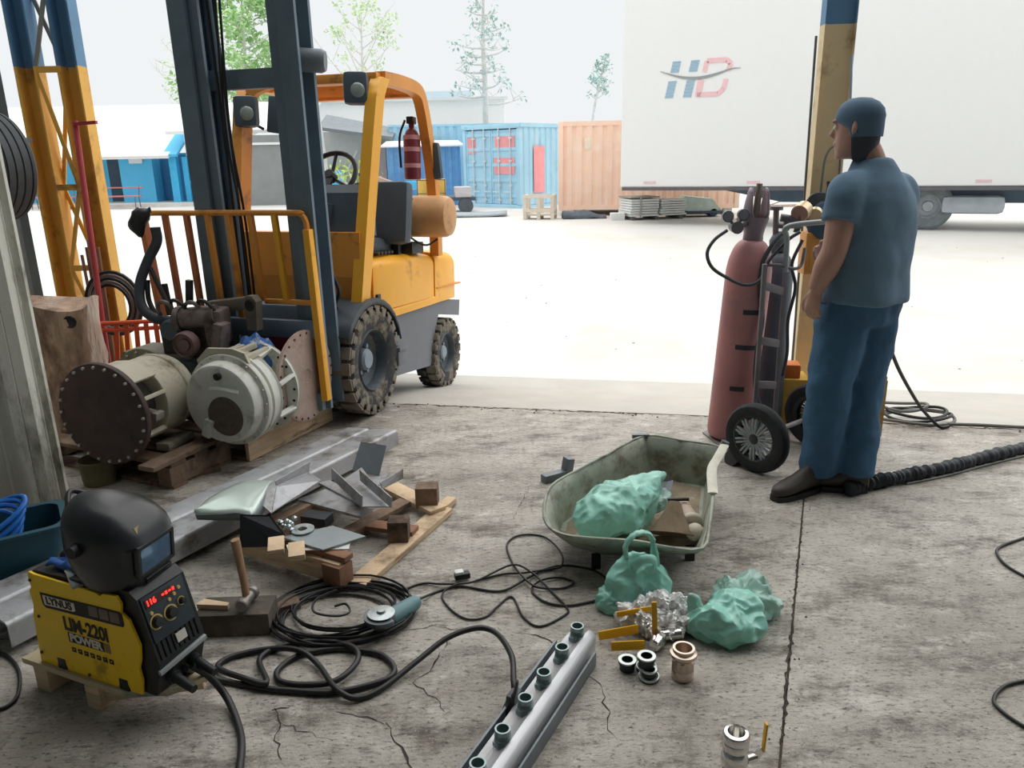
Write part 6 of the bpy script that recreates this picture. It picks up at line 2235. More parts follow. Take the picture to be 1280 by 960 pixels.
# earth clamp
cq = Vector((-0.011, 1.848, 0.06))
t = thing('earth_clamp', 'black spring earth clamp biting the side of the manifold', 'clamp', (cq.x, cq.y, 0.055), (0, 0, ang + 90))
mb = MB()
mb.bar((-0.0, 0.012, 0.03), (-0.035, 0.05, -0.03), 0.024, 0.014, (0, 0, 1), 0.003)
mb.bar((0.0, -0.012, 0.03), (-0.02, -0.03, -0.03), 0.024, 0.014, (0, 0, 1), 0.003)
mb.box((0, 0, 0.02), (0.03, 0.05, 0.03), None, 0.006)
mb.build('jaws', mat('dark clamp steel', (70, 76, 78), 0.5, 0.3), t)
mb = MB(); mb.tube([(0.005, -0.012, 0.03), (0.02, -0.03, 0.06), (0.035, -0.045, 0.115)], [0.009, 0.007, 0.004], 8); mb.build('grip', M_cable, t)
mb = MB(); mb.lathe([(0, 0), (0.012, 0), (0.012, 0.02), (0.008, 0.026), (0, 0.026)], 12, Matrix.Translation((-0.03, 0.05, -0.035))); mb.build('copper_contact', mat('copper', (176, 110, 66), 0.35, 0.8), t)

# ------------------------------------------------------------------ wheelbarrow tray with its contents
def ridge(p, f, seed):
    q = Vector(p) * f + Vector((seed * 7.3, seed * 3.1, seed * 1.7))
    return abs(noise.noise(q)) + 0.5 * abs(noise.noise(q * 2.1)) + 0.25 * abs(noise.noise(q * 4.3))


M_tray = mat('worn grey green tray paint', (166, 172, 158), 0.55, var=0.16, scale=7, bump=0.15, dirt=((112, 104, 88), 0.45, 6))
bo = Vector((0.45, 2.75, 0.0))
t = thing('barrow_tray', 'worn grey green wheelbarrow tray standing on the floor with a green bag in it', 'tray', bo)
rim = [(0.623, 3.413, 0.27), (0.781, 3.341, 0.27), (0.935, 3.251, 0.27), (0.892, 3.125, 0.26), (0.851, 3.017, 0.25), (0.789, 2.801, 0.24), (0.727, 2.601, 0.22), (0.665, 2.451, 0.2), (0.54, 2.467, 0.2), (0.448, 2.513, 0.2), (0.282, 2.544, 0.2), (0.185, 2.573, 0.2), (0.131, 2.629, 0.205), (0.115, 2.728, 0.22), (0.15, 2.927, 0.235), (0.268, 3.066, 0.245), (0.432, 3.224, 0.26)]
flo = [(0.656, 3.373, 0.07), (0.778, 3.32, 0.07), (0.882, 3.27, 0.07), (0.869, 3.218, 0.07), (0.842, 3.125, 0.07), (0.797, 2.969, 0.07), (0.75, 2.824, 0.06), (0.694, 2.693, 0.05), (0.572, 2.679, 0.05), (0.461, 2.683, 0.05), (0.338, 2.694, 0.05), (0.23, 2.763, 0.05), (0.181, 2.843, 0.055), (0.198, 2.94, 0.06), (0.275, 3.05, 0.06), (0.384, 3.156, 0.065), (0.526, 3.269, 0.07)]
K_ = len(rim)
rim = [Vector(p) - bo for p in rim]
flo = [Vector(p) - bo for p in flo]
mb = MB()
rings = [flo]
for k in (0.33, 0.66, 1.0):
    rings.append([f.lerp(r, k) + Vector((0, 0, -0.01 * math.sin(PI * k))) for f, r in zip(flo, rim)])
mb.loft(rings, caps=False)
cf = sum(flo, Vector()) / K_
mb._add([*flo, cf], [(i, (i + 1) % K_, K_) for i in range(K_)])
bmesh.ops.remove_doubles(mb.bm, verts=mb.bm.verts, dist=0.0005)
o = mb.build('pan', M_tray, t, smooth=50)
o.modifiers.new('s', 'SOLIDIFY').thickness = 0.004
mb = MB()
rs = spline(rim, 3, True)
mb.tube(rs, 0.007, 6, closed=True)
mb.build('rolled_rim', M_tray, t, smooth=60)
mb = MB()
lip = [rim[2] + Vector((0.02, 0.0, 0.01)), rim[3] + Vector((0.0, 0, 0.012)), rim[4] + Vector((-0.012, 0, 0.012)), rim[5] + Vector((0.0, 0, 0.012))]
mb.tube(spline(lip, 5), 0.02, 6, flat=(1, 0.25))
mb.build('bent_lip', mat('pale worn lip', (206, 204, 190), 0.6, var=0.15, scale=10), t)
mb = MB()
mb.cyl(rim[2] + Vector((0.012, 0.02, -0.03)), rim[2] + Vector((0.03, 0.02, 0.02)), 0.018, n=12)
mb.bar(rim[0] + Vector((-0.06, 0.0, 0.0)), rim[0] + Vector((0.02, 0.0, 0.0)), 0.02, 0.02)
mb.build('bracket', M_dsteel, t)
mb = MB()
mb._add([f * 1.0 + Vector((0, 0, 0.004)) for f in [cf + (p - cf) * 0.93 for p in flo]] + [cf + Vector((0, 0, 0.012))], [(i, (i + 1) % K_, K_) for i in range(K_)])
mb.build('dirt_layer', mat('brown dirt crust', (150, 136, 116), 0.95, var=0.25, scale=9, bump=0.4, dirt=((196, 188, 172), 0.3, 8)), t, smooth=60)
for p in [(0.314, 2.678, 0.0), (0.691, 2.726, 0.0), (0.688, 3.308, 0.0), (0.903, 3.298, 0.0)]:
    q = Vector(p) - bo
    mb = MB(); mb.box((q.x, q.y, 0.03), (0.035, 0.02, 0.06)); mb.build('leg', M_black, t)

M_bag = mat('teal carrier bag film', (152, 216, 200), 0.2, var=0.12, scale=7, bump=0.35, bscale=28, trans=0.1)
M_bag2 = mat('pale teal thin film', (190, 228, 218), 0.22, var=0.15, scale=8, bump=0.4, bscale=30, trans=0.35)


def crumple(center, rad, seed, f=9.0, amp=0.035, sub=5, shape=None, rot=None):
    mb = MB()
    bmesh.ops.create_icosphere(mb.bm, subdivisions=sub, radius=1.0)
    Rm = rotm(rot) if rot else Matrix.Identity(4)
    for v in mb.bm.verts:
        n = v.co.copy()
        p = Vector((n.x * rad[0], n.y * rad[1], n.z * rad[2]))
        if shape:
            p = shape(n, p)
        d = 0.55 - ridge(p, f, seed)
        p = p + n * (d * amp)
        v.co = (Rm @ p) + Vector(center)
    return mb


def flatten(mb, z):
    for v in mb.bm.verts:
        if v.co.z < z:
            v.co.z = z + (v.co.z - z) * 0.05
    return mb


def shp1(n, p):
    u = (n.x + 1) / 2
    s_ = 1.0 - 0.72 * max(0, n.x) ** 1.3
    return Vector((p.x, p.y * s_, p.z * s_ + 0.085 * max(0, n.x) ** 1.2))


bp_ = Vector((0.421, 2.851, 0.1))
t = thing('plastic_bag', 'full green plastic bag lying inside the wheelbarrow tray', 'bag', (bp_.x, bp_.y, 0.075), (0, 0, 38), 'green plastic bags')
mb = crumple((0.025, 0.0, 0.09), (0.235, 0.12, 0.10), 3, 6.5, 0.05, 6, shp1)
flatten(mb, 0.0).build('film', M_bag, t, smooth=40)
mb = crumple((0.20, -0.035, 0.08), (0.06, 0.04, 0.03), 8, 14, 0.03, 4, None, (0, -20, 0))
mb.build('bag_neck', M_bag2, t, smooth=40)


def shp2(n, p):
    u = (n.z + 1) / 2
    s_ = 1.05 - 0.5 * u ** 1.6
    return Vector((p.x * s_, p.y * s_, p.z))


bq = Vector((0.436, 2.371, 0.0))
t = thing('plastic_bag', 'green plastic bag standing upright with knotted handles before the wheelbarrow tray', 'bag', (bq.x, bq.y + 0.06, 0.0), (0, 0, 8), 'green plastic bags')
mb = crumple((0, 0, 0.082), (0.122, 0.085, 0.112), 5, 6.5, 0.045, 6, shp2)
flatten(mb, 0.002).build('film', M_bag, t, smooth=40)
mb = MB()
mb.tube(spline([(-0.03, 0, 0.15), (-0.05, 0.0, 0.225), (-0.012, 0.0, 0.275), (0.045, 0.01, 0.255), (0.065, 0.0, 0.14)], 7), [0.017, 0.014, 0.018, 0.013, 0.016] * 5 + [0.022] * 4, 10, flat=(0.55, 1.0))
mb.build('handle_loop', M_bag, t, smooth=40)
mb = MB()
mb.tube(spline([(-0.03, -0.03, 0.16), (-0.01, -0.06, 0.205), (0.035, -0.055, 0.20), (0.055, -0.02, 0.15)], 6), 0.016, 8, flat=(0.5, 1))
mb.build('handle_loop', M_bag, t, smooth=40)
mb = crumple((-0.10, -0.02, 0.035), (0.045, 0.05, 0.05), 6, 11, 0.03, 5)
flatten(mb, 0.002).build('film_fold', M_bag, t, smooth=25)

b3 = Vector((0.718, 2.221, 0.0))
t = thing('plastic_bag', 'crumpled half empty green plastic bag lying flat beside the floor joint', 'bag', (b3.x, b3.y, 0.0), (0, 0, 16), 'green plastic bags')
mb = crumple((0.0, 0.02, 0.05), (0.125, 0.09, 0.072), 9, 7, 0.06, 6)
flatten(mb, 0.002).build('film', M_bag, t, smooth=40)
mb = crumple((0.12, 0.12, 0.05), (0.115, 0.085, 0.055), 12, 10, 0.08, 6)
flatten(mb, 0.002).build('film_fold', M_bag2, t, smooth=40)
mb = crumple((-0.09, 0.08, 0.06), (0.03, 0.025, 0.075), 15, 12, 0.03, 5, None, (0, -20, 0))
mb.build('bag_neck', M_bag2, t, smooth=40)

M_foil = mat('clear crinkled wrap', (232, 234, 232), 0.15, 0.15, var=0.35, scale=26, bump=0.6, bscale=50)
fo = Vector((0.51, 2.25, 0.0))
t = thing('clear_wrap', 'heap of shiny crinkled clear wrapping around the yellow handled valves', 'wrapping', (fo.x, fo.y, 0.0))
for k, (x, y, z, a, b, c_) in enumerate(((0.0, 0.06, 0.04, 0.09, 0.06, 0.05), (-0.09, 0.05, 0.035, 0.07, 0.05, 0.045), (0.055, 0.02, 0.03, 0.055, 0.045, 0.035), (-0.02, -0.01, 0.025, 0.06, 0.04, 0.03))):
    mb = crumple((x, y, z), (a, b, c_), 20 + k, 26, 0.05, 5)
    flatten(mb, 0.002).build('film_fold', M_foil, t, smooth=20)

# items inside the tray
t = thing('dark_plate', 'dark flat steel plate leaning inside the wheelbarrow tray', 'plate', (0.543, 3.051, 0.16))
mb = MB()
P0 = Vector((0.543, 3.051, 0.16))
mb.poly([Vector(p) - P0 for p in [(0.466, 3.117, 0.17), (0.56, 3.156, 0.17), (0.723, 3.214, 0.13), (0.699, 3.159, 0.1), (0.479, 3.125, 0.12)]], 0.006)
mb.build('plate', M_dsteel, t, smooth=0)
t = thing('steel_rod', 'short black steel rod lying across the tray behind the canvas cone', 'rod', (0.648, 2.92, 0.17))
P0 = Vector((0.648, 2.92, 0.17))
mb = MB(); mb.cyl(Vector((0.608, 2.922, 0.17)) - P0, Vector((0.725, 2.925, 0.17)) - P0, 0.008, n=8); mb.build('rod', M_black, t)
M_cone = mat('brown canvas', (128, 112, 92), 0.9, var=0.2, scale=8, bump=0.3, dirt=((92, 80, 66), 0.4, 6))
P0 = Vector((0.617, 2.755, 0.085))
t = thing('canvas_cone', 'brown flared funnel shaped piece lying in the wheelbarrow tray', 'funnel', P0)
mb = MB()
tip = Vector((0.642, 2.819, 0.2)) - P0
c1 = Vector((0.623, 2.753, 0.1)) - P0
dirv = (c1 - tip).normalized()
Mx_ = frame(tip, c1)
L_ = (c1 - tip).length
mb.lathe([(0.0, -0.01), (0.022, -0.01), (0.028, 0.0), (0.04, L_ * 0.3), (0.075, L_ * 0.8), (0.095, L_ * 1.0), (0.09, L_ * 1.02), (0.03, L_ * 0.6), (0, L_ * 0.6)], 28, Mx_ @ Matrix.Diagonal((1.0, 0.8, 1, 1)))
mb.build('cone', M_cone, t, smooth=50)
P0 = Vector((0.709, 2.823, 0.09))
t = thing('pipe_elbow', 'pinkish pipe elbow with a pale collar lying at the right of the tray', 'pipe fitting', P0)
mb = MB()
mb.cyl(Vector((0.705, 2.962, 0.12)) - P0, Vector((0.708, 2.801, 0.13)) - P0, 0.034, 0.036, 20)
mb.build('pipe', mat('dusty pinkish pipe', (186, 164, 148), 0.7, var=0.12), t)
mb = MB()
a_, b_ = Vector((0.705, 2.801, 0.13)) - P0, Vector((0.71, 2.751, 0.12)) - P0
mb.lathe([(0, -0.01), (0.04, -0.008), (0.046, 0.0), (0.046, 0.014), (0.04, 0.02), (0, 0.022)], 22, frame(a_, b_))
mb.ball(b_ + Vector((0.0, -0.01, -0.005)), 0.036, 3)
mb.build('collar', mat('pale dusty collar', (204, 196, 180), 0.6, var=0.15), t, smooth=50)

P0 = Vector((0.231, 3.554, 0.0))
t = thing('angle_bracket', 'small dark steel bracket with an upright leg on the floor left of the tray', 'bracket', P0, (0, 0, 30))
mb = MB(); mb.box((-0.03, 0, 0.02), (0.14, 0.045, 0.04), None, 0.003); mb.build('foot', M_dsteel, t)
mb = MB(); mb.box((0.045, 0, 0.05), (0.04, 0.05, 0.10), (0, 10, 0), 0.003); mb.build('upright', M_dsteel, t)

# ------------------------------------------------------------------ valves and fittings
M_yel = mat('yellow vinyl grip', (226, 170, 28), 0.4, var=0.08, bump=0.05)


def handle_valve(label, a, b, wz=0.022):
    a, b = Vector(a), Vector(b)
    t = thing('ball_valve', label, 'valve', (a.x, a.y, 0))
    o = Vector((a.x, a.y, 0))
    mb = MB(); mb.bar(a - o, b - o, 0.008, wz, (0, 0.3, 1), 0.003); mb.build('lever', M_yel, t)
    d = (b - a).normalized()
    mb = MB(); mb.bar(b - o, b - o + d * 0.03 + Vector((0, 0, -0.012)), 0.006, wz * 0.8, (0, 0.3, 1), 0.001); mb.build('lever_shank', M_galv, t)
    c = b - o + d * 0.045 + Vector((0, 0.02, 0))
    mb = MB(); mb.lathe([(0.0, -0.035), (0.016, -0.035), (0.02, -0.03), (0.02, -0.018), (0.024, -0.01), (0.024, 0.01), (0.02, 0.018), (0.02, 0.03), (0.016, 0.035), (0, 0.035)], 18, Matrix.Translation((c.x, c.y, 0.028)) @ rotm((0, 90, 60)))
    mb.build('body', M_chrome, t)
    return t


handle_valve('ball valve with a yellow lever at the back of the wrapping heap', (0.335, 2.245, 0.075), (0.471, 2.271, 0.08), 0.018)
handle_valve('ball valve with the widest yellow lever pointing left of the wrapping heap', (0.268, 2.185, 0.035), (0.403, 2.213, 0.04), 0.03)
handle_valve('ball valve with a short yellow lever just behind the black fittings', (0.303, 2.135, 0.03), (0.412, 2.14, 0.03), 0.03)
t = thing('ball_valve', 'ball valve whose yellow lever points straight up between the bag and the wrapping', 'valve', (0.452, 2.181, 0.0))
mb = MB(); mb.bar((0, 0, 0.04), (-0.004, 0.01, 0.155), 0.018, 0.008, (0, 1, 0), 0.003); mb.build('lever', M_yel, t)
mb = MB(); mb.bar((0.03, -0.01, 0.015), (0.0, 0, 0.06), 0.014, 0.006, (0, 1, 0), 0.002); mb.build('lever_shank', mat('coppery shank', (196, 150, 110), 0.3, 0.7), t)
mb = MB(); mb.cyl((0.02, 0.02, 0.02), (0.09, 0.03, 0.02), 0.019, n=16); mb.build('body', M_chrome, t)
t = thing('ball_valve', 'small ball valve with an orange lever end showing in the wrapping', 'valve', (0.623, 2.302, 0.0))
mb = MB(); mb.bar((-0.03, 0, 0.06), (0.025, 0.0, 0.055), 0.014, 0.008, (0, 0, 1), 0.002); mb.build('lever', mat('amber lever', (220, 150, 50), 0.4), t)
mb = MB(); mb.cyl((-0.03, 0.01, 0.025), (0.04, 0.01, 0.025), 0.02, n=16); mb.build('body', M_chrome, t)

M_blk = mat('black malleable iron', (48, 58, 58), 0.4, 0.3, var=0.15, bump=0.05)
M_lip = mat('bright machined lip', (196, 204, 200), 0.3, 0.6, var=0.08)


def fitting(label, p, tall, flip=False):
    t = thing('pipe_fitting', label, 'pipe fitting', p, (0, 0, 0), 'black pipe fittings')
    mb = MB()
    if flip:
        mb.lathe([(0.018, 0.0), (0.031, 0.0), (0.031, 0.012), (0.024, 0.014), (0.024, tall), (0.019, tall), (0.018, 0.004)], 22)
    else:
        mb.lathe([(0.016, 0.0), (0.024, 0.0), (0.024, tall - 0.012), (0.028, tall - 0.012), (0.028, tall), (0.019, tall), (0.018, 0.004)], 22)
    b = mb.build('body', M_blk, t, smooth=40)
    mb = MB()
    r0, r1 = (0.0185, 0.0245) if flip else (0.0185, 0.0285)
    mb.lathe([(r0, tall - 0.002), (r0 - 0.0005, tall + 0.001), (r1, tall + 0.001), (r1 + 0.0006, tall - 0.003)], 24)
    mb.build('lip', M_lip, t, smooth=40)
    if flip:
        mb = MB(); mb.lathe([(0.029, 0.0125), (0.0315, 0.0125), (0.0318, 0.006)], 24); mb.build('lip', M_lip, t)
    return t


fitting('black pipe fitting with a wide bright rim, the left one of the small group', (0.344, 2.061, 0.0), 0.034)
fitting('black pipe fitting stacked on another below the upright yellow lever', (0.398, 2.03, 0.033), 0.036)
fitting('black pipe fitting at the bottom of the little stack of two', (0.404, 2.059, 0.0), 0.032, True)
fitting('black pipe fitting with a flanged foot, nearest of the small group', (0.404, 2.013, 0.0), 0.034, True)
t = thing('union_coupling', 'nickel plated brass union standing upright right of the black fittings', 'pipe fitting', (0.508, 2.017, 0.0), (0, 0, 15))
mb = MB()
M_un = mat('pinkish nickel brass', (198, 180, 166), 0.25, 0.7, var=0.08, bump=0.02)
mb.lathe([(0.0, 0.0), (0.031, 0.0), (0.034, 0.004), (0.034, 0.03), (0.0325, 0.033), (0.0335, 0.036), (0.0335, 0.07), (0.030, 0.073), (0.030, 0.078), (0.041, 0.08), (0.041, 0.09), (0.033, 0.093), (0.0335, 0.105), (0.026, 0.105), (0.025, 0.05), (0, 0.05)], 30)
mb.build('body', M_un, t, smooth=35)
mb = MB(); mb.lathe([(0.0, 0.0), (0.0375, 0.0), (0.0375, 0.03), (0.0, 0.03)], 6, Matrix.Translation((0, 0, 0.036))); mb.build('hex_nut', M_un, t, smooth=0)

vq = Vector((0.551, 1.614, 0.0))
t = thing('ball_valve', 'shiny nickel ball valve standing upright with a yellow lever at the floor joint', 'valve', (vq.x, vq.y, 0.0), (0, 0, 0))
mb = MB()
mb.lathe([(0, 0), (0.026, 0.0), (0.028, 0.012), (0.028, 0.02), (0.022, 0.024), (0.03, 0.034), (0.034, 0.045), (0.034, 0.06), (0.03, 0.07), (0.025, 0.076), (0.033, 0.08), (0.034, 0.09), (0.030, 0.097), (0.034, 0.10), (0.034, 0.112), (0.030, 0.118), (0.022, 0.12), (0.021, 0.09), (0, 0.09)], 30, Matrix.Diagonal((1, 1, 1.2, 1)))
mb.build('body', M_chrome, t, smooth=35)
mb = MB(); mb.cyl((0.03, 0.0, 0.055), (0.058, 0.01, 0.055), 0.011, n=14); mb.bar((0.05, 0.008, 0.05), (0.078, 0.015, 0.075), 0.02, 0.006, (0, 1, 0), 0.002); mb.build('stem', M_chrome, t)
mb = MB(); mb.bar((0.077, 0.015, 0.07), (0.082, 0.02, 0.15), 0.006, 0.016, (0, 1, 0), 0.002); mb.build('lever', M_yel, t)

# ------------------------------------------------------------------ gas welding cart
M_gred = mat('faded red cylinder paint', (192, 132, 132), 0.5, var=0.1, scale=4, bump=0.08, dirt=((160, 128, 130), 0.4, 3))
M_gtop = mat('greyed red cylinder shoulder', (150, 112, 118), 0.55, var=0.1, scale=5)
M_gdk = mat('dark slate cylinder paint', (84, 96, 106), 0.5, var=0.15, scale=4, dirt=((96, 92, 96), 0.3, 5))
M_frame = mat('worn cart steel', (132, 126, 128), 0.55, 0.1, var=0.2, scale=6)
ax0, ax1 = Vector((1.215, 4.08, 0.009)), Vector((1.275, 4.07, 1.12))
t = thing('gas_cylinder', 'tall faded red gas cylinder with a two pronged valve guard on the welding cart', 'gas cylinder', ax0)
A = frame((0, 0, 0), ax1 - ax0)
HC = (ax1 - ax0).length
mb = MB()
prof = [(0, 0.01), (0.09, 0.0), (0.112, 0.015), (0.119, 0.04)] + [(0.119, 0.2), (0.119, 0.5), (0.119, 0.8), (0.119, 0.90)]
for i in range(9):
    a = PI / 2 * i / 8
    prof.append((0.04 + 0.079 * math.cos(a), 0.90 + 0.20 * math.sin(a)))
prof += [(0.046, 1.10), (0.046, 1.14), (0.03, 1.15), (0, 1.15)]
mb.lathe(prof, 40, A)
mb.build('body', M_gred, t, smooth=50)
mb = MB()
mb.lathe([(0.046, 1.09), (0.052, 1.10), (0.05, 1.13), (0.058, 1.17), (0.07, 1.215), (0.064, 1.215), (0.052, 1.17), (0.044, 1.13)], 28, A)
gd = mb.build('valve_guard', mat('grey pink guard', (150, 136, 146), 0.5, var=0.12), t, smooth=50)
for c_ in (0, 180):
    mb = MB()
    rows = []
    for z, r, w_ in ((1.19, 0.064, 62), (1.24, 0.068, 50), (1.29, 0.062, 42), (1.34, 0.054, 34), (1.365, 0.046, 18)):
        rows.append([A @ Vector((r * math.cos(math.radians(c_ + w_ * (k / 5 - 1) + 8)), r * math.sin(math.radians(c_ + w_ * (k / 5 - 1) + 8)), z)) for k in range(11)])
    mb.grid(rows)
    o = mb.build('guard_prong', mat('grey pink guard', (150, 136, 146), 0.5), gd, smooth=60)
    o.modifiers.new('s', 'SOLIDIFY').thickness = 0.009
mb = MB()
mb.cyl(A @ Vector((0, 0, 1.14)), A @ Vector((0, 0, 1.34)), 0.018, n=12)
mb.cyl(A @ Vector((0, 0, 1.33)), A @ Vector((0, 0, 1.385)), 0.016, 0.016, 8)
mb.cyl(A @ Vector((0, 0, 1.22)), A @ Vector((-0.10, -0.03, 1.20)), 0.013, n=10)
mb.build('valve', mat('dull brass', (150, 138, 120), 0.45, 0.4), t)
for z, a_, da in ((0.735, -1.35, 0.55), (0.545, -1.55, 0.5), (0.315, -1.75, 0.32)):
    mb = MB()
    mb.grid([[A @ Vector((0.1205 * math.cos(a_ + da * (k / 8 * 2 - 1)), 0.1205 * math.sin(a_ + da * (k / 8 * 2 - 1)), z + h_)) for k in range(9)] for h_ in (-0.013, 0.013)])
    mb.build('label_strip', mat('dark strip print', (62, 58, 62), 0.6), t)
# regulator with two gauges
ro = Vector((1.162, 4.0, 1.179))
t = thing('gas_regulator', 'gas regulator with two round gauges on the red cylinder', 'regulator', ro, (0, 0, 0))
mb = MB()
mb.cyl((0.0, -0.03, 0.0), (0.0, 0.045, 0.0), 0.032, 0.028, 16)
mb.cyl((0.0, 0, 0), (0.11, 0.06, 0.02), 0.012, n=10)
mb.cyl((0, 0, 0), (-0.038, -0.0, 0.04), 0.008, n=8)
mb.cyl((0, 0, 0), (0.03, -0.0, 0.045), 0.008, n=8)
mb.build('body', mat('dull grey brass', (110, 108, 112), 0.45, 0.3), t)
for x, z in ((-0.046, 0.055), (0.032, 0.062)):
    mb = MB(); mb.cyl((x, 0.012, z), (x, -0.014, z), 0.029, n=22); g_ = mb.build('gauge', mat('gauge case', (88, 92, 98), 0.4, 0.2), t)
    mb = MB(); mb.lathe([(0, 0.001), (0.023, 0.001), (0.024, 0.0)], 20, basis((x, -0.0145, z), (1, 0, 0), (0, 0, 1))); mb.build('dial', mat('gauge dial', (128, 128, 132), 0.4), g_)
def obj_hose(parent, pts, r, m, name='hose', n=8):
    inv = Matrix.Translation(parent.location).inverted()
    mb = MB()
    mb.tube([inv @ p for p in spline(pts, n)], r, 8)
    return mb.build(name, m, parent, smooth=60)
M_ghose = mat('dark gas hose', (66, 70, 76), 0.5, var=0.1)
obj_hose(t, [(1.115, 3.99, 1.165), (1.047, 3.97, 1.12), (1.009, 3.95, 1.058), (1.028, 3.93, 0.991), (1.093, 3.92, 0.942), (1.193, 3.9, 0.898), (1.272, 3.9, 0.921), (1.32, 3.92, 1.019), (1.406, 3.92, 1.118), (1.463, 3.92, 1.157)], 0.009, M_ghose)
obj_hose(t, [(1.306, 3.92, 0.995), (1.369, 3.9, 0.993), (1.443, 3.9, 0.975), (1.485, 3.92, 0.996), (1.502, 3.94, 1.074)], 0.009, mat('grey rubber hose', (110, 108, 110), 0.5))

c2 = Vector((1.47, 4.24, 0.03))
t = thing('gas_cylinder', 'slim dark slate gas cylinder beside the red one on the cart', 'gas cylinder', c2)
mb = MB()
prof = [(0, 0.0), (0.08, 0.0), (0.09, 0.02), (0.09, 0.86)]
for i in range(8):
    a = PI / 2 * i / 7
    prof.append((0.03 + 0.06 * math.cos(a), 0.86 + 0.13 * math.sin(a)))
prof += [(0.034, 0.99), (0.046, 1.0), (0.05, 1.05), (0.03, 1.09), (0.018, 1.10), (0, 1.10)]
mb.lathe(prof, 32)
mb.build('body', M_gdk, t, smooth=50)
mb = MB()
mb.cyl((-0.02, 0, 1.08), (-0.03, -0.01, 1.22), 0.016, n=10)
mb.cyl((-0.03, -0.01, 1.215), (-0.03, -0.01, 1.235), 0.036, n=12)
mb.cyl((-0.025, 0, 1.13), (0.1, -0.04, 1.13), 0.014, n=10)
mb.build('valve', mat('dull grey brass', (110, 108, 112), 0.45), t)
r2 = Vector((1.494, 4.02, 1.22))
t = thing('gas_regulator', 'brass regulator with a round pinkish gauge on the slim cylinder', 'regulator', r2)
mb = MB()
mb.cyl((-0.09, 0.03, 0.0), (0.04, 0.0, -0.02), 0.02, n=12)
mb.cyl((-0.0, 0.0, -0.02), (0.0, -0.02, 0.05), 0.016, n=12)
mb.cyl((-0.06, 0.02, -0.06), (-0.06, 0.02, 0.0), 0.016, n=10)
mb.build('body', mat('dull grey brass', (110, 108, 112), 0.45), t)
mb = MB(); mb.cyl((0.03, 0.03, 0.04), (-0.012, -0.02, 0.02), 0.045, n=22); g_ = mb.build('gauge', mat('brass gauge case', (206, 184, 150), 0.35, 0.5), t)
mb = MB(); mb.lathe([(0, 0.001), (0.038, 0.001), (0.039, 0.0)], 20, frame((-0.013, -0.0212, 0.0195), (-0.05, -0.065, 0.0))); mb.build('dial', mat('pinkish dial', (176, 134, 122), 0.4), g_)
mb = MB(); mb.cyl((0.09, 0.03, 0.02), (0.075, 0.0, 0.01), 0.034, n=20); mb.build('gauge', mat('brass gauge case', (206, 184, 150), 0.35), t)
obj_hose(t, [(1.429, 4.0, 1.17), (1.366, 3.98, 1.113), (1.319, 3.97, 1.041), (1.296, 3.96, 0.974), (1.292, 3.95, 0.872), (1.317, 3.95, 0.703), (1.29, 3.92, 0.538), (1.287, 3.9, 0.369), (1.309, 3.86, 0.248)], 0.012, M_ghose)
obj_hose(t, [(1.505, 3.99, 1.109), (1.458, 3.98, 0.988), (1.482, 3.97, 0.865), (1.455, 3.96, 0.698), (1.461, 3.95, 0.527), (1.443, 3.94, 0.398)], 0.009, M_ghose)

# cart frame, wheels
W1, W2 = Vector((1.217, 3.60, 0.178)), Vector((1.63, 3.92, 0.178))
t = thing('welding_cart', 'two wheeled steel cart frame carrying the gas cylinders', 'cart', (1.42, 3.76, 0.0))
o_ = Vector((1.42, 3.76, 0))
mb = MB(); mb.cyl(W1 - o_, W2 - o_, 0.013, n=10); mb.build('axle', M_frame, t)
adir = (W2 - W1).normalized()
pdir = Vector((-adir.y, adir.x, 0))
lp_ = Vector((1.274, 3.84, 0.299)); lt_ = Vector((1.271, 3.84, 1.011))
rp_ = Vector((1.405, 3.9, 0.278)); rt_ = Vector((1.4, 3.9, 0.96))
for a, b in ((lp_, lt_), (rp_, rt_)):
    a = a.copy()
    foot = a + (a - b).normalized() * (a.z - 0.12) * 1.0
    mb = MB(); mb.bar(foot - o_, b - o_, 0.022, 0.022, (0, 1, 0), 0.003); mb.build('upright', M_frame, t)
for za in (0.12, 0.45, 0.85):
    pa_, pb_ = lp_.lerp(lt_, za), rp_.lerp(rt_, za)
    mb = MB(); mb.bar(pa_ - o_, pb_ - o_, 0.014, 0.04, (0, 0, 1), 0.003); mb.build('rung', M_frame, t)
h0, h1 = Vector((1.393, 3.9, 1.187)), Vector((1.594, 3.86, 1.214))
mb = MB(); mb.tube([p - o_ for p in spline([rt_, Vector((1.394, 3.9, 1.12)), h0, h1], 6)], 0.014, 10); mb.build('handle', mat('pale handle tube', (160, 164, 164), 0.45, 0.3), t)
mb = MB(); mb.prism([(-0.28, 0.12), (0.10, 0.42), (0.24, 0.62), (-0.05, 0.66), (-0.33, 0.40)], 0.006, Matrix.Translation((0, 0, 0.002))); mb.build('base_plate', M_frame, t)
mb = MB(); mb.cyl(Vector((1.17, 3.72, 0.012)) - o_, Vector((1.13, 3.70, 0.04)) - o_, 0.05, n=14); mb.build('toe_foot', M_black, t)
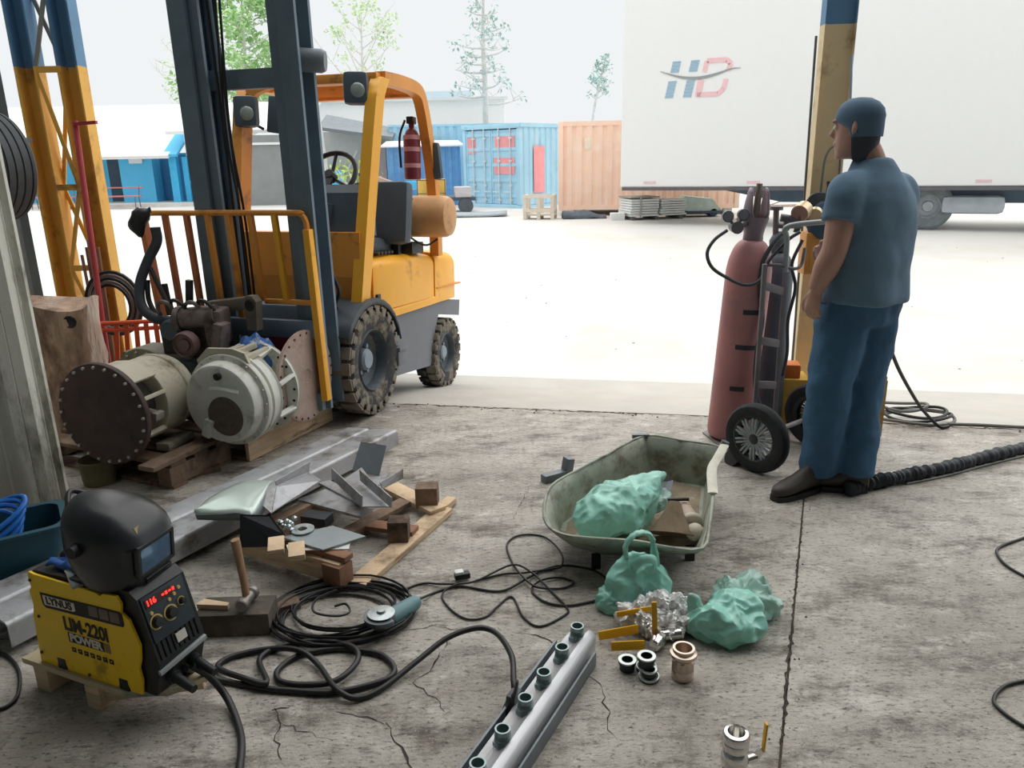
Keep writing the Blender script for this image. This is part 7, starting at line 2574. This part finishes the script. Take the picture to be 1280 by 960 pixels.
for k, c in enumerate((W1, W2)):
    A = frame(c - o_, c - o_ - adir)     # z outwards for the first wheel
    if k == 1:
        A = frame(c - o_, c - o_ + adir)
    mb = MB()
    mb.lathe([(0.118, -0.03), (0.14, -0.036), (0.165, -0.03), (0.176, -0.015), (0.178, 0), (0.176, 0.015), (0.165, 0.03), (0.14, 0.036), (0.118, 0.03), (0.112, 0.0), (0.118, -0.03)], 44, A)
    wt = mb.build('wheel', mat('black cart tyre', (40, 44, 46), 0.8, var=0.2, scale=20, bump=0.3), t)
    mb = MB()
    mb.lathe([(0.098, -0.02), (0.12, -0.03), (0.12, 0.03), (0.112, 0.032), (0.104, 0.024), (0.098, 0.018)], 40, A)
    mb.build('rim', mat('black rim plastic', (48, 54, 58), 0.35), wt)
    mb = MB(); mb.lathe([(0, 0.036), (0.018, 0.035), (0.03, 0.026), (0.034, -0.02), (0, -0.02)], 24, A); mb.build('hub', mat('black rim plastic', (48, 54, 58), 0.35), wt)
    sp0 = None
    M_spk = mat('grey glossy spokes', (150, 158, 162), 0.25, 0.2, var=0.1)
    for q in range(10):
        T = A @ Matrix.Rotation(2 * PI * q / 10, 4, 'Z')
        if sp0 is None:
            mb = MB()
            for s_ in (-1, 1):
                mb.bar((0.026, s_ * 0.004, 0.022), (0.066, s_ * 0.012, 0.028), 0.011, 0.014, (0, 0, 1), 0.002)
                mb.bar((0.062, s_ * 0.011, 0.030), (0.106, s_ * 0.024, 0.024), 0.011, 0.014, (0, 0, 1), 0.002)
            mb.bar((0.03, 0, 0.012), (0.1, 0.0, 0.012), 0.006, 0.008, (0, 0, 1), 0)
            sp0 = mb.build('spoke', M_spk, wt)
            sp0.matrix_local = T
        else:
            c_ = instance(sp0, 'spoke')
            c_.parent = wt
            c_.matrix_local = T

M_ochre = mat('ochre painted box', (198, 150, 74), 0.6, var=0.15, scale=5, dirt=((120, 90, 60), 0.3, 5))
t = thing('ochre_crate', 'ochre wooden tool crate standing behind the man', 'crate', (1.90, 4.19, 0), (0, 0, -8))
mb = MB(); mb.box((0, 0, 0.16), (0.36, 0.20, 0.32), None, 0.006); mb.build('body', M_ochre, t)
for x in (-0.17, 0.17):
    mb = MB(); mb.box((x, -0.105, 0.16), (0.035, 0.012, 0.33), None, 0.002); mb.build('corner_batten', M_ochre, t)
mb = MB(); mb.box((0, 0, 0.335), (0.37, 0.21, 0.025), None, 0.004); mb.build('lid', M_ochre, t)
t = thing('white_package', 'small pale wrapped package on top of the ochre crate', 'package', (1.98, 4.17, 0.3485), (0, 0, 5))
mb = crumple((0, 0, 0.045), (0.07, 0.06, 0.045), 40, 18, 0.02, 4)
flatten(mb, 0.0).build('package', mat('pale paper wrap', (206, 204, 196), 0.7, var=0.1), t, smooth=30)
t = thing('yellow_box', 'yellow and orange tool box standing behind the cart ladder', 'box', (1.60, 4.30, 0), (0, 0, -10))
mb = MB(); mb.box((0, 0, 0.15), (0.22, 0.2, 0.30), None, 0.008); mb.build('body', mat('dull yellow box', (196, 160, 70), 0.6, var=0.15), t)
mb = MB(); mb.box((-0.02, -0.02, 0.34), (0.16, 0.12, 0.08), None, 0.01); mb.build('lid', mat('orange lid', (206, 112, 50), 0.55), t)

# ------------------------------------------------------------------ right column and things hanging on it
M_ctan = mat('column tan paint', (230, 208, 166), 0.6, var=0.08, scale=3, dirt=((176, 150, 110), 0.25, 4))
t = thing('steel_column', 'steel column behind the man, tan below with a blue top', 'column', (1.835, 4.62, 0), (0, 0, -4))
ZC = 2.21


def hcol(z0, z1, m, name):
    poly = [(-0.085, -0.05), (-0.077, -0.05), (-0.077, -0.03), (0.077, -0.03), (0.077, -0.05), (0.085, -0.05), (0.085, 0.04), (-0.085, 0.04)]
    mb = MB(); mb.prism(poly, z1 - z0, Matrix.Translation((0, 0, z0))); return mb.build(name, m, t, smooth=0)


hcol(0.012, ZC, M_ctan, 'shaft')
hcol(ZC, 6.8, M_cb, 'shaft')
mb = MB(); mb.box((0, 0, 0.006), (0.3, 0.3, 0.012)); mb.build('base_plate', M_ctan, t)
t = thing('thin_rod', 'thin dark rod standing upright just left of the right column', 'rod', (1.735, 4.58, 0))
mb = MB(); mb.cyl((0, 0, 0), (-0.03, 0.0, 2.15), 0.0075, n=8); mb.build('rod', mat('grey rod', (110, 112, 108), 0.5), t)
t = thing('cable_loop', 'thin grey cable looped in an arch on the face of the right column', 'cable', (1.84, 4.545, 1.07))
mb = MB(); mb.tube(spline([(-0.045, -0.0, 0.0), (-0.045, -0.005, 0.35), (-0.03, -0.005, 0.46), (0.01, -0.005, 0.50), (0.045, -0.005, 0.44), (0.05, -0.005, 0.3), (0.05, 0.0, 0.1)], 6), 0.007, 7); mb.build('cable', mat('grey cable', (120, 120, 116), 0.6), t)
mb = MB(); mb.tube(spline([(0.055, -0.0, 0.98), (0.065, -0.01, 0.8), (0.075, -0.01, 0.62)], 6), 0.007, 7); mb.build('cable_end', mat('pale blue cable', (170, 190, 206), 0.6), t)
t = thing('tool_bag', 'dark blue tool bag with black cords hanging on the right column', 'bag', (1.795, 4.46, 1.09))
mb = crumple((0.02, 0.0, 0.08), (0.11, 0.06, 0.13), 50, 8, 0.03, 4)
mb.build('bag', mat('dark blue canvas', (66, 88, 112), 0.8, var=0.15), t, smooth=45)
for k in range(5):
    mb = MB()
    mb.tube(spline([(0.06 - 0.01 * k, -0.07, 0.17 + 0.012 * k), (-0.06 - 0.012 * k, -0.08, 0.19 + 0.008 * k), (-0.13 - 0.008 * k, -0.08, 0.11), (-0.17 - 0.005 * k, -0.07, 0.02)], 6), 0.007, 7)
    mb.build('cord', M_ghose, t)
mb = MB(); mb.tube([(0.0, 0.0, 0.2), (0.03, 0.05, 0.26), (0.045, 0.10, 0.28)], 0.01, 7); mb.build('strap', M_black, t)
t = thing('orange_panel_box', 'orange box mounted low on the right column behind the cart handle', 'box', (1.79, 4.46, 0.86))
mb = MB(); mb.box((0, 0.03, 0.12), (0.19, 0.11, 0.24), None, 0.01); mb.build('body', mat('dusty orange box', (214, 154, 84), 0.55, var=0.12), t)
mb = MB(); mb.box((0, -0.028, 0.12), (0.13, 0.01, 0.17), None, 0.003); mb.build('door', mat('dusty orange box', (214, 154, 84), 0.55), t)
mb = MB(); mb.box((0.045, 0.095, 0.12), (0.04, 0.04, 0.06)); mb.build('bracket', M_dsteel, t)

# hoses on the right floor
P0 = Vector((2.145, 3.542, 0.0))
t = thing('corrugated_hose', 'thick black corrugated hose stretched over the floor at the right', 'hose', P0)
hp = spline([(1.553, 3.283, 0.034), (1.699, 3.359, 0.034), (1.884, 3.426, 0.034), (2.124, 3.513, 0.034), (2.395, 3.636, 0.034), (2.703, 3.766, 0.034), (3.081, 3.914, 0.034)], 30)
mb = MB()
mb.tube([p - P0 for p in hp], [0.029 + 0.0055 * math.sin(i * 1.9 + 0.9 * math.sin(i * 0.37)) + 0.003 * math.sin(i * 0.83) + 0.002 * math.sin(i * 0.21) for i in range(len(hp))], 14)
mb.build('ribbed_sleeve', mat('black ribbed sleeve', (44, 50, 56), 0.55, var=0.25, scale=14), t, smooth=70)
mb = MB(); mb.tube([p - P0 + Vector((0.0, -0.03, -0.026)) for p in hp[60:150]], 0.005, 6); mb.build('side_cable', mat('pale grey cable', (150, 150, 146), 0.5), t)
t = thing('hose_coil', 'loose coil of grey hose lying at the slab edge right of the man', 'hose', (2.406, 4.33, 0.0))
c0 = Vector((2.406, 4.33, 0.0))
for k, (a, b, dx_, dy_, z) in enumerate(((0.22, 0.13, 0.0, 0.0, 0.012), (0.17, 0.10, 0.03, 0.05, 0.03), (0.14, 0.08, -0.02, 0.12, 0.045), (0.19, 0.12, 0.02, 0.02, 0.022))):
    mb = MB()
    mb.tube([(dx_ + a * math.cos(2 * PI * i / 30), dy_ + b * math.sin(2 * PI * i / 30), z + 0.01 * math.sin(4 * PI * i / 30 + k)) for i in range(30)], 0.0095, 7, closed=True)
    mb.build('loop', (mat('grey cable dusty', (112, 112, 108), 0.6), M_cable)[k % 2], t)
mb = MB(); mb.tube([p - c0 for p in spline([(2.526, 4.203, 0.012), (2.675, 4.181, 0.012), (2.837, 4.144, 0.012), (3.075, 4.09, 0.012)], 5)], 0.0095, 7); mb.build('tail', mat('grey cable dusty', (112, 112, 108), 0.6), t)
cable('black gas hose hanging down behind the man to the floor coil', [(1.772, 3.7, 0.746), (1.875, 3.74, 0.634), (2.048, 3.9, 0.42), (2.269, 4.08, 0.179), (2.404, 4.16, 0.054), (2.456, 4.152, 0.012), (2.508, 4.163, 0.012)], 0.0095, 'gas_hose', 'hose')

# ------------------------------------------------------------------ the man
M_skin = mat('tanned skin', (178, 138, 124), 0.5, var=0.06, scale=8, bump=0.03)
M_shirt = mat('dark blue grey cotton', (98, 126, 148), 0.85, var=0.08, scale=5, bump=0.15, bscale=30)  # lens flare veil put into the shirt, jeans and skin colours
M_jean = mat('blue denim', (60, 98, 130), 0.85, var=0.12, scale=5, bump=0.25, bscale=60)
M_boot = mat('dark brown boot leather', (58, 52, 48), 0.5, var=0.15, bump=0.1)
M_hair = mat('dark hair', (62, 66, 74), 0.7, var=0.2, bump=0.3)
M_cap = mat('slate cloth cap', (84, 110, 134), 0.8, var=0.08, bump=0.1)
po = Vector((1.55, 3.40, 0.0))
PM = thing('person', 'man in dark t-shirt and blue jeans standing with his back turned', 'person', po)
Fd = Vector((-0.52, 0.855, 0))         # facing
Rt = Vector((0.855, 0.52, 0))          # his right hand side


def V(x, y, z):
    return Vector((x, y, z)) - po


def ell(c, w_, d_, n=28, tilt=0.0, back=1.0):
    """horizontal elliptical ring in the body's own axes"""
    out = []
    for k in range(n):
        a = 2 * PI * k / n
        sx, sy = math.cos(a), math.sin(a)
        q = (abs(sx) ** 2.4 + abs(sy) ** 2.4) ** (-1 / 2.4)
        out.append(c + Rt * (w_ * sx * q) + Fd * (d_ * sy * q * (back if sy < 0 else 1)) + Vector((0, 0, tilt * sx)))
    return out


def limb(mb, pts, rad, n=16, seg=6, flat=None):
    P = spline(pts, seg)
    m_ = len(rad) - 1
    rr_ = []
    for i in range(len(P)):
        u = i / (len(P) - 1) * m_
        k = min(int(u), m_ - 1)
        f = u - k
        f = f * f * (3 - 2 * f)
        rr_.append(rad[k] * (1 - f) + rad[k + 1] * f)
    mb.tube(P, rr_, n, flat=flat)


def remesh(o, vox, smooth_it=4, fac=0.5):
    m = o.modifiers.new('r', 'REMESH')
    m.mode = 'VOXEL'
    m.voxel_size = vox
    m.use_smooth_shade = True
    if smooth_it:
        s_ = o.modifiers.new('s', 'SMOOTH')
        s_.iterations = smooth_it
        s_.factor = fac
    return o


LS, LE, LW = V(1.43, 3.335, 1.37), V(1.385, 3.30, 1.14), V(1.338, 3.34, 0.965)
RS, RE, RW = V(1.735, 3.515, 1.36), V(1.79, 3.60, 1.15), V(1.62, 3.78, 1.08)
LH, LK, LA = V(1.495, 3.385, 0.90), V(1.452, 3.365, 0.50), V(1.445, 3.375, 0.09)
RH, RK, RA = V(1.665, 3.475, 0.90), V(1.632, 3.425, 0.50), V(1.610, 3.355, 0.09)
HC_ = V(1.498, 3.455, 1.635)
NB = V(1.575, 3.435, 1.47)

mb = MB()
# torso core
mb.loft([ell(V(1.58, 3.43, z), w_, d_) for z, w_, d_ in ((0.82, 0.13, 0.10), (0.92, 0.165, 0.12), (1.05, 0.15, 0.115), (1.2, 0.165, 0.12), (1.34, 0.175, 0.11), (1.42, 0.15, 0.09), (1.46, 0.08, 0.065))])
limb(mb, [V(1.58, 3.435, 1.42), V(1.56, 3.44, 1.50), HC_ + Vector((0.02, -0.01, -0.06))], [0.075, 0.062, 0.062])
# head: rings along z, facing hd
hd = Vector((-0.72, 0.69, 0)).normalized()
hr = Vector((-hd.y, hd.x, 0)) * -1


def hring2(z, fwd, back, side, sh=0.0):
    out = []
    for k in range(26):
        a = 2 * PI * k / 26
        c_, s_ = math.cos(a), math.sin(a)
        out.append(HC_ + hd * ((fwd if c_ > 0 else back) * c_ + sh) + hr * (side * s_) + Vector((0, 0, z)))
    return out


mb.loft([hring2(*v) for v in ((-0.125, 0.03, 0.03, 0.03, 0.055), (-0.115, 0.055, 0.05, 0.043, 0.03), (-0.08, 0.083, 0.07, 0.056, 0.005), (-0.03, 0.088, 0.078, 0.063), (0.02, 0.087, 0.09, 0.068), (0.06, 0.084, 0.092, 0.068), (0.09, 0.07, 0.08, 0.058), (0.112, 0.035, 0.05, 0.033))])
# nose, brow, ears, lips
mb.tube([HC_ + hd * 0.088 + Vector((0, 0, 0.02)), HC_ + hd * 0.108 + Vector((0, 0, -0.025)), HC_ + hd * 0.09 + Vector((0, 0, -0.034))], [0.010, 0.016, 0.012], 8)
mb.tube([HC_ + hd * 0.086 + hr * 0.045 + Vector((0, 0, 0.03)), HC_ + hd * 0.094 + Vector((0, 0, 0.032)), HC_ + hd * 0.086 - hr * 0.045 + Vector((0, 0, 0.03))], 0.010, 8)
mb.tube([HC_ + hd * 0.082 + hr * 0.024 + Vector((0, 0, -0.064)), HC_ + hd * 0.093 + Vector((0, 0, -0.062)), HC_ + hd * 0.082 - hr * 0.024 + Vector((0, 0, -0.064))], 0.009, 8)
for s_ in (1, -1):
    e0 = HC_ + hr * (0.068 * s_) - hd * 0.005
    mb.tube([e0 + Vector((0, 0, -0.028)), e0 + hr * 0.008 * s_ - hd * 0.01, e0 + Vector((0, 0, 0.03)) - hd * 0.006], [0.012, 0.018, 0.015], 8, flat=(0.6, 1.0))
# arms
limb(mb, [LS, LS.lerp(LE, 0.5), LE, LE.lerp(LW, 0.4), LW], [0.064, 0.060, 0.053, 0.054, 0.036])
limb(mb, [RS, RS.lerp(RE, 0.5), RE, RE.lerp(RW, 0.4), RW], [0.06, 0.056, 0.046, 0.047, 0.031])


def hand(mb, wr, d, side, pn, curl=0.5):
    """wr wrist, d finger direction, side = direction across the palm to the thumb side, pn = palm normal"""
    d, side, pn = d.normalized(), side.normalized(), pn.normalized()
    k0 = wr + d * 0.085
    mb.loft([[c + side * (w_ * math.cos(2 * PI * k / 12)) + pn * (t_ * math.sin(2 * PI * k / 12)) for k in range(12)] for c, w_, t_ in ((wr, 0.028, 0.022), (wr + d * 0.03, 0.036, 0.018), (wr + d * 0.07, 0.040, 0.015), (k0, 0.038, 0.012))])
    for j, L in enumerate((0.072, 0.080, 0.074, 0.058)):
        b = k0 + side * (0.030 - 0.020 * j) - d * 0.008
        pts = [b]
        ang = 0.15
        for q in range(3):
            ang += curl * (0.35, 0.45, 0.4)[q]
            pts.append(pts[-1] + (d * math.cos(ang) + pn * math.sin(ang)) * L * (0.42, 0.32, 0.26)[q])
        mb.tube(spline(pts, 3), [0.0098 - 0.0002 * i for i in range(10)], 8)
    b = wr + d * 0.025 + side * 0.028
    pts = [b, b + side * 0.022 + d * 0.03 + pn * 0.006, b + side * 0.026 + d * 0.058 + pn * 0.012, b + side * 0.020 + d * 0.082 + pn * 0.016]
    mb.tube(spline(pts, 3), [0.0125 - 0.0003 * i for i in range(10)], 8)


hand(mb, LW, Vector((-0.10, 0.04, -1)), Fd, Vector((0.55, 0.33, 0)) * 1.0, 0.7)
hand(mb, RW, Vector((-0.85, 0.25, -0.1)), Vector((0.1, 0.1, 1)), Vector((-0.3, -0.9, 0)), 0.9)
# legs
limb(mb, [LH, LH.lerp(LK, 0.5), LK, LK.lerp(LA, 0.35), LA], [0.085, 0.078, 0.055, 0.052, 0.036])
limb(mb, [RH, RH.lerp(RK, 0.5), RK, RK.lerp(RA, 0.35), RA], [0.085, 0.078, 0.055, 0.052, 0.036])
for A_, dd in ((LA, Vector((-0.9, -0.42, 0))), (RA, Vector((-0.75, 0.3, 0)))):
    dd.normalize()
    mb.tube([A_ + Vector((0, 0, -0.02)) - dd * 0.03, A_ + dd * 0.06 + Vector((0, 0, -0.035)), A_ + dd * 0.15 + Vector((0, 0, -0.055))], [0.034, 0.034, 0.025], 10)
body = mb.build('body', M_skin, PM, smooth=80)
remesh(body, 0.0065, 3, 0.4)
for s_ in (1, -1):
    mb = MB(); mb.ball(HC_ + hd * 0.079 + hr * (0.032 * s_) + Vector((0, 0, 0.006)), 0.0115, 2); e_ = mb.build('eye', mat('eye white', (220, 216, 210), 0.2), PM)
    mb = MB(); mb.ball(HC_ + hd * 0.0875 + hr * (0.032 * s_) + Vector((0, 0, 0.006)), 0.0045, 1); mb.build('iris', mat('dark iris', (40, 30, 26), 0.2), e_)
# hair and cap
mb = MB()
mb.loft([hring2(*v) for v in ((-0.135, 0.0, 0.050, 0.050, -0.012), (-0.115, 0.0, 0.070, 0.058, -0.008), (-0.085, 0.0, 0.082, 0.065, -0.005), (-0.055, 0.0, 0.090, 0.070, -0.004), (-0.02, 0.0, 0.094, 0.072, -0.002), (0.03, 0.03, 0.100, 0.075))], caps=True)
mb.build('hair', M_hair, PM, smooth=60)
mb = MB()
mb.loft([hring2(*v) for v in ((-0.035, 0.0, 0.101, 0.077, -0.004), (0.0, 0.03, 0.104, 0.079, -0.002), (0.03, 0.092, 0.106, 0.080), (0.05, 0.094, 0.108, 0.081), (0.08, 0.088, 0.100, 0.075), (0.105, 0.070, 0.078, 0.058), (0.122, 0.04, 0.045, 0.034), (0.126, 0.01, 0.01, 0.01))], caps=True)
cap_ = mb.build('cap', M_cap, PM, smooth=60)

def wrinkle(mb, f, amp, seed, zdir=0.45):
    for v in mb.bm.verts:
        q = Vector((v.co.x * f, v.co.y * f, v.co.z * f * zdir)) + Vector((seed, seed * 2, 0))
        n = Vector((v.co.x, v.co.y, 0))
        v.co += Vector((noise.noise(q), noise.noise(q + Vector((5, 1, 2))), 0)) * amp


# shirt
mb = MB()
rings = []
for z, w_, d_, bx, by, bk in ((0.895, 0.215, 0.168, 0.0, 0.0, 1.0), (0.92, 0.215, 0.168, 0.0, 0.0, 1.0), (0.98, 0.205, 0.165, 0.0, 0.0, 1.0), (1.08, 0.20, 0.16, 0.003, 0.003, 1.0), (1.18, 0.205, 0.155, 0.006, 0.005, 1.0), (1.28, 0.208, 0.148, 0.008, 0.006, 1.0), (1.34, 0.198, 0.138, 0.006, 0.004, 1.0), (1.40, 0.170, 0.12, 0.0, 0.0, 1.0), (1.45, 0.13, 0.10, -0.004, 0.0, 1.0), (1.49, 0.092, 0.085, -0.008, 0.004, 1.0), (1.515, 0.076, 0.074, -0.012, 0.006, 1.0)):
    rings.append(ell(V(1.582 + bx, 3.428 + by, z), w_, d_, 40, 0.0, bk))
mb.loft(rings)
limb(mb, [V(1.49, 3.375, 1.40), LS + Vector((0, 0, 0.0)), LS.lerp(LE, 0.30), LS.lerp(LE, 0.50)], [0.08, 0.085, 0.08, 0.078], 20)
limb(mb, [V(1.67, 3.48, 1.39), RS, RS.lerp(RE, 0.30), RS.lerp(RE, 0.52)], [0.08, 0.085, 0.08, 0.078], 20)
# loose corner of the hem at his right side
hx_ = V(1.775, 3.50, 0.90)
mb.tube([V(1.745, 3.49, 1.15), V(1.765, 3.50, 1.0), hx_ + Vector((0.012, 0, 0)), hx_ + Vector((-0.01, 0, -0.05))], [0.03, 0.04, 0.042, 0.02], 12)
shirt = mb.build('t_shirt', M_shirt, PM, smooth=80)
remesh(shirt, 0.012, 8, 0.5)
tx = bpy.data.textures.new('cloth folds', 'CLOUDS')
tx.noise_scale = 0.16
tx.noise_depth = 1
dm = shirt.modifiers.new('d', 'DISPLACE')
dm.texture = tx
dm.strength = 0.026
dm.mid_level = 0.5
# jeans
mb = MB()
mb.loft([ell(V(1.58, 3.43, z), w_, d_, 30) for z, w_, d_ in ((0.80, 0.175, 0.135), (0.88, 0.195, 0.15), (0.96, 0.19, 0.145), (1.0, 0.18, 0.14))])
limb(mb, [V(1.50, 3.385, 0.90), LH.lerp(LK, 0.4), LK, LK.lerp(LA, 0.5), LA + Vector((0, 0, -0.01))], [0.115, 0.112, 0.098, 0.092, 0.086], 20)
limb(mb, [V(1.66, 3.475, 0.90), RH.lerp(RK, 0.4), RK, RK.lerp(RA, 0.5), RA + Vector((0, 0, -0.01))], [0.115, 0.112, 0.098, 0.092, 0.086], 20)
jeans = mb.build('jeans', M_jean, PM, smooth=80)
remesh(jeans, 0.011, 6, 0.5)
tx2 = bpy.data.textures.new('denim folds', 'CLOUDS')
tx2.noise_scale = 0.10
tx2.noise_depth = 1
dm = jeans.modifiers.new('d', 'DISPLACE')
dm.texture = tx2
dm.strength = 0.024
dm.mid_level = 0.5


def boot(heel, toe):
    heel, toe = Vector(heel) - po, Vector(toe) - po
    d = (toe - heel)
    L = d.length
    d.normalize()
    s_ = Vector((-d.y, d.x, 0))

    def ring(u, w_, h_, z0=0.018):
        c = heel + d * (L * u)
        pts = []
        for k in range(18):
            a = 2 * PI * k / 18
            x, z = math.cos(a), math.sin(a)
            pts.append(c + s_ * (w_ * x) + Vector((0, 0, z0 + h_ * 0.5 + h_ * 0.5 * (z if z > 0 else max(z, -0.98)))))
        return pts
    mb = MB()
    mb.loft([ring(0.0, 0.022, 0.07), ring(0.04, 0.034, 0.10), ring(0.2, 0.04, 0.13), ring(0.36, 0.042, 0.12), ring(0.55, 0.045, 0.088), ring(0.75, 0.05, 0.068), ring(0.9, 0.042, 0.055), ring(0.98, 0.025, 0.042), ring(1.0, 0.01, 0.03)])
    b = mb.build('boot', M_boot, PM, smooth=60)
    mb = MB()
    out = []
    for k in range(24):
        a = 2 * PI * k / 24
        u = 0.5 + 0.5 * math.cos(a)
        w_ = 0.05 * abs(math.sin(a)) ** 0.55 * (0.82 + 0.22 * u)
        out.append(heel + d * (L * (u * 1.02 - 0.01)) + s_ * math.copysign(w_, math.sin(a)))
    mb.prism([(p.x, p.y) for p in out], 0.026)
    mb.build('sole', M_black, b)
    return b


boot((1.475, 3.385, 0), (1.195, 3.245, 0))
boot((1.665, 3.325, 0), (1.40, 3.40, 0))
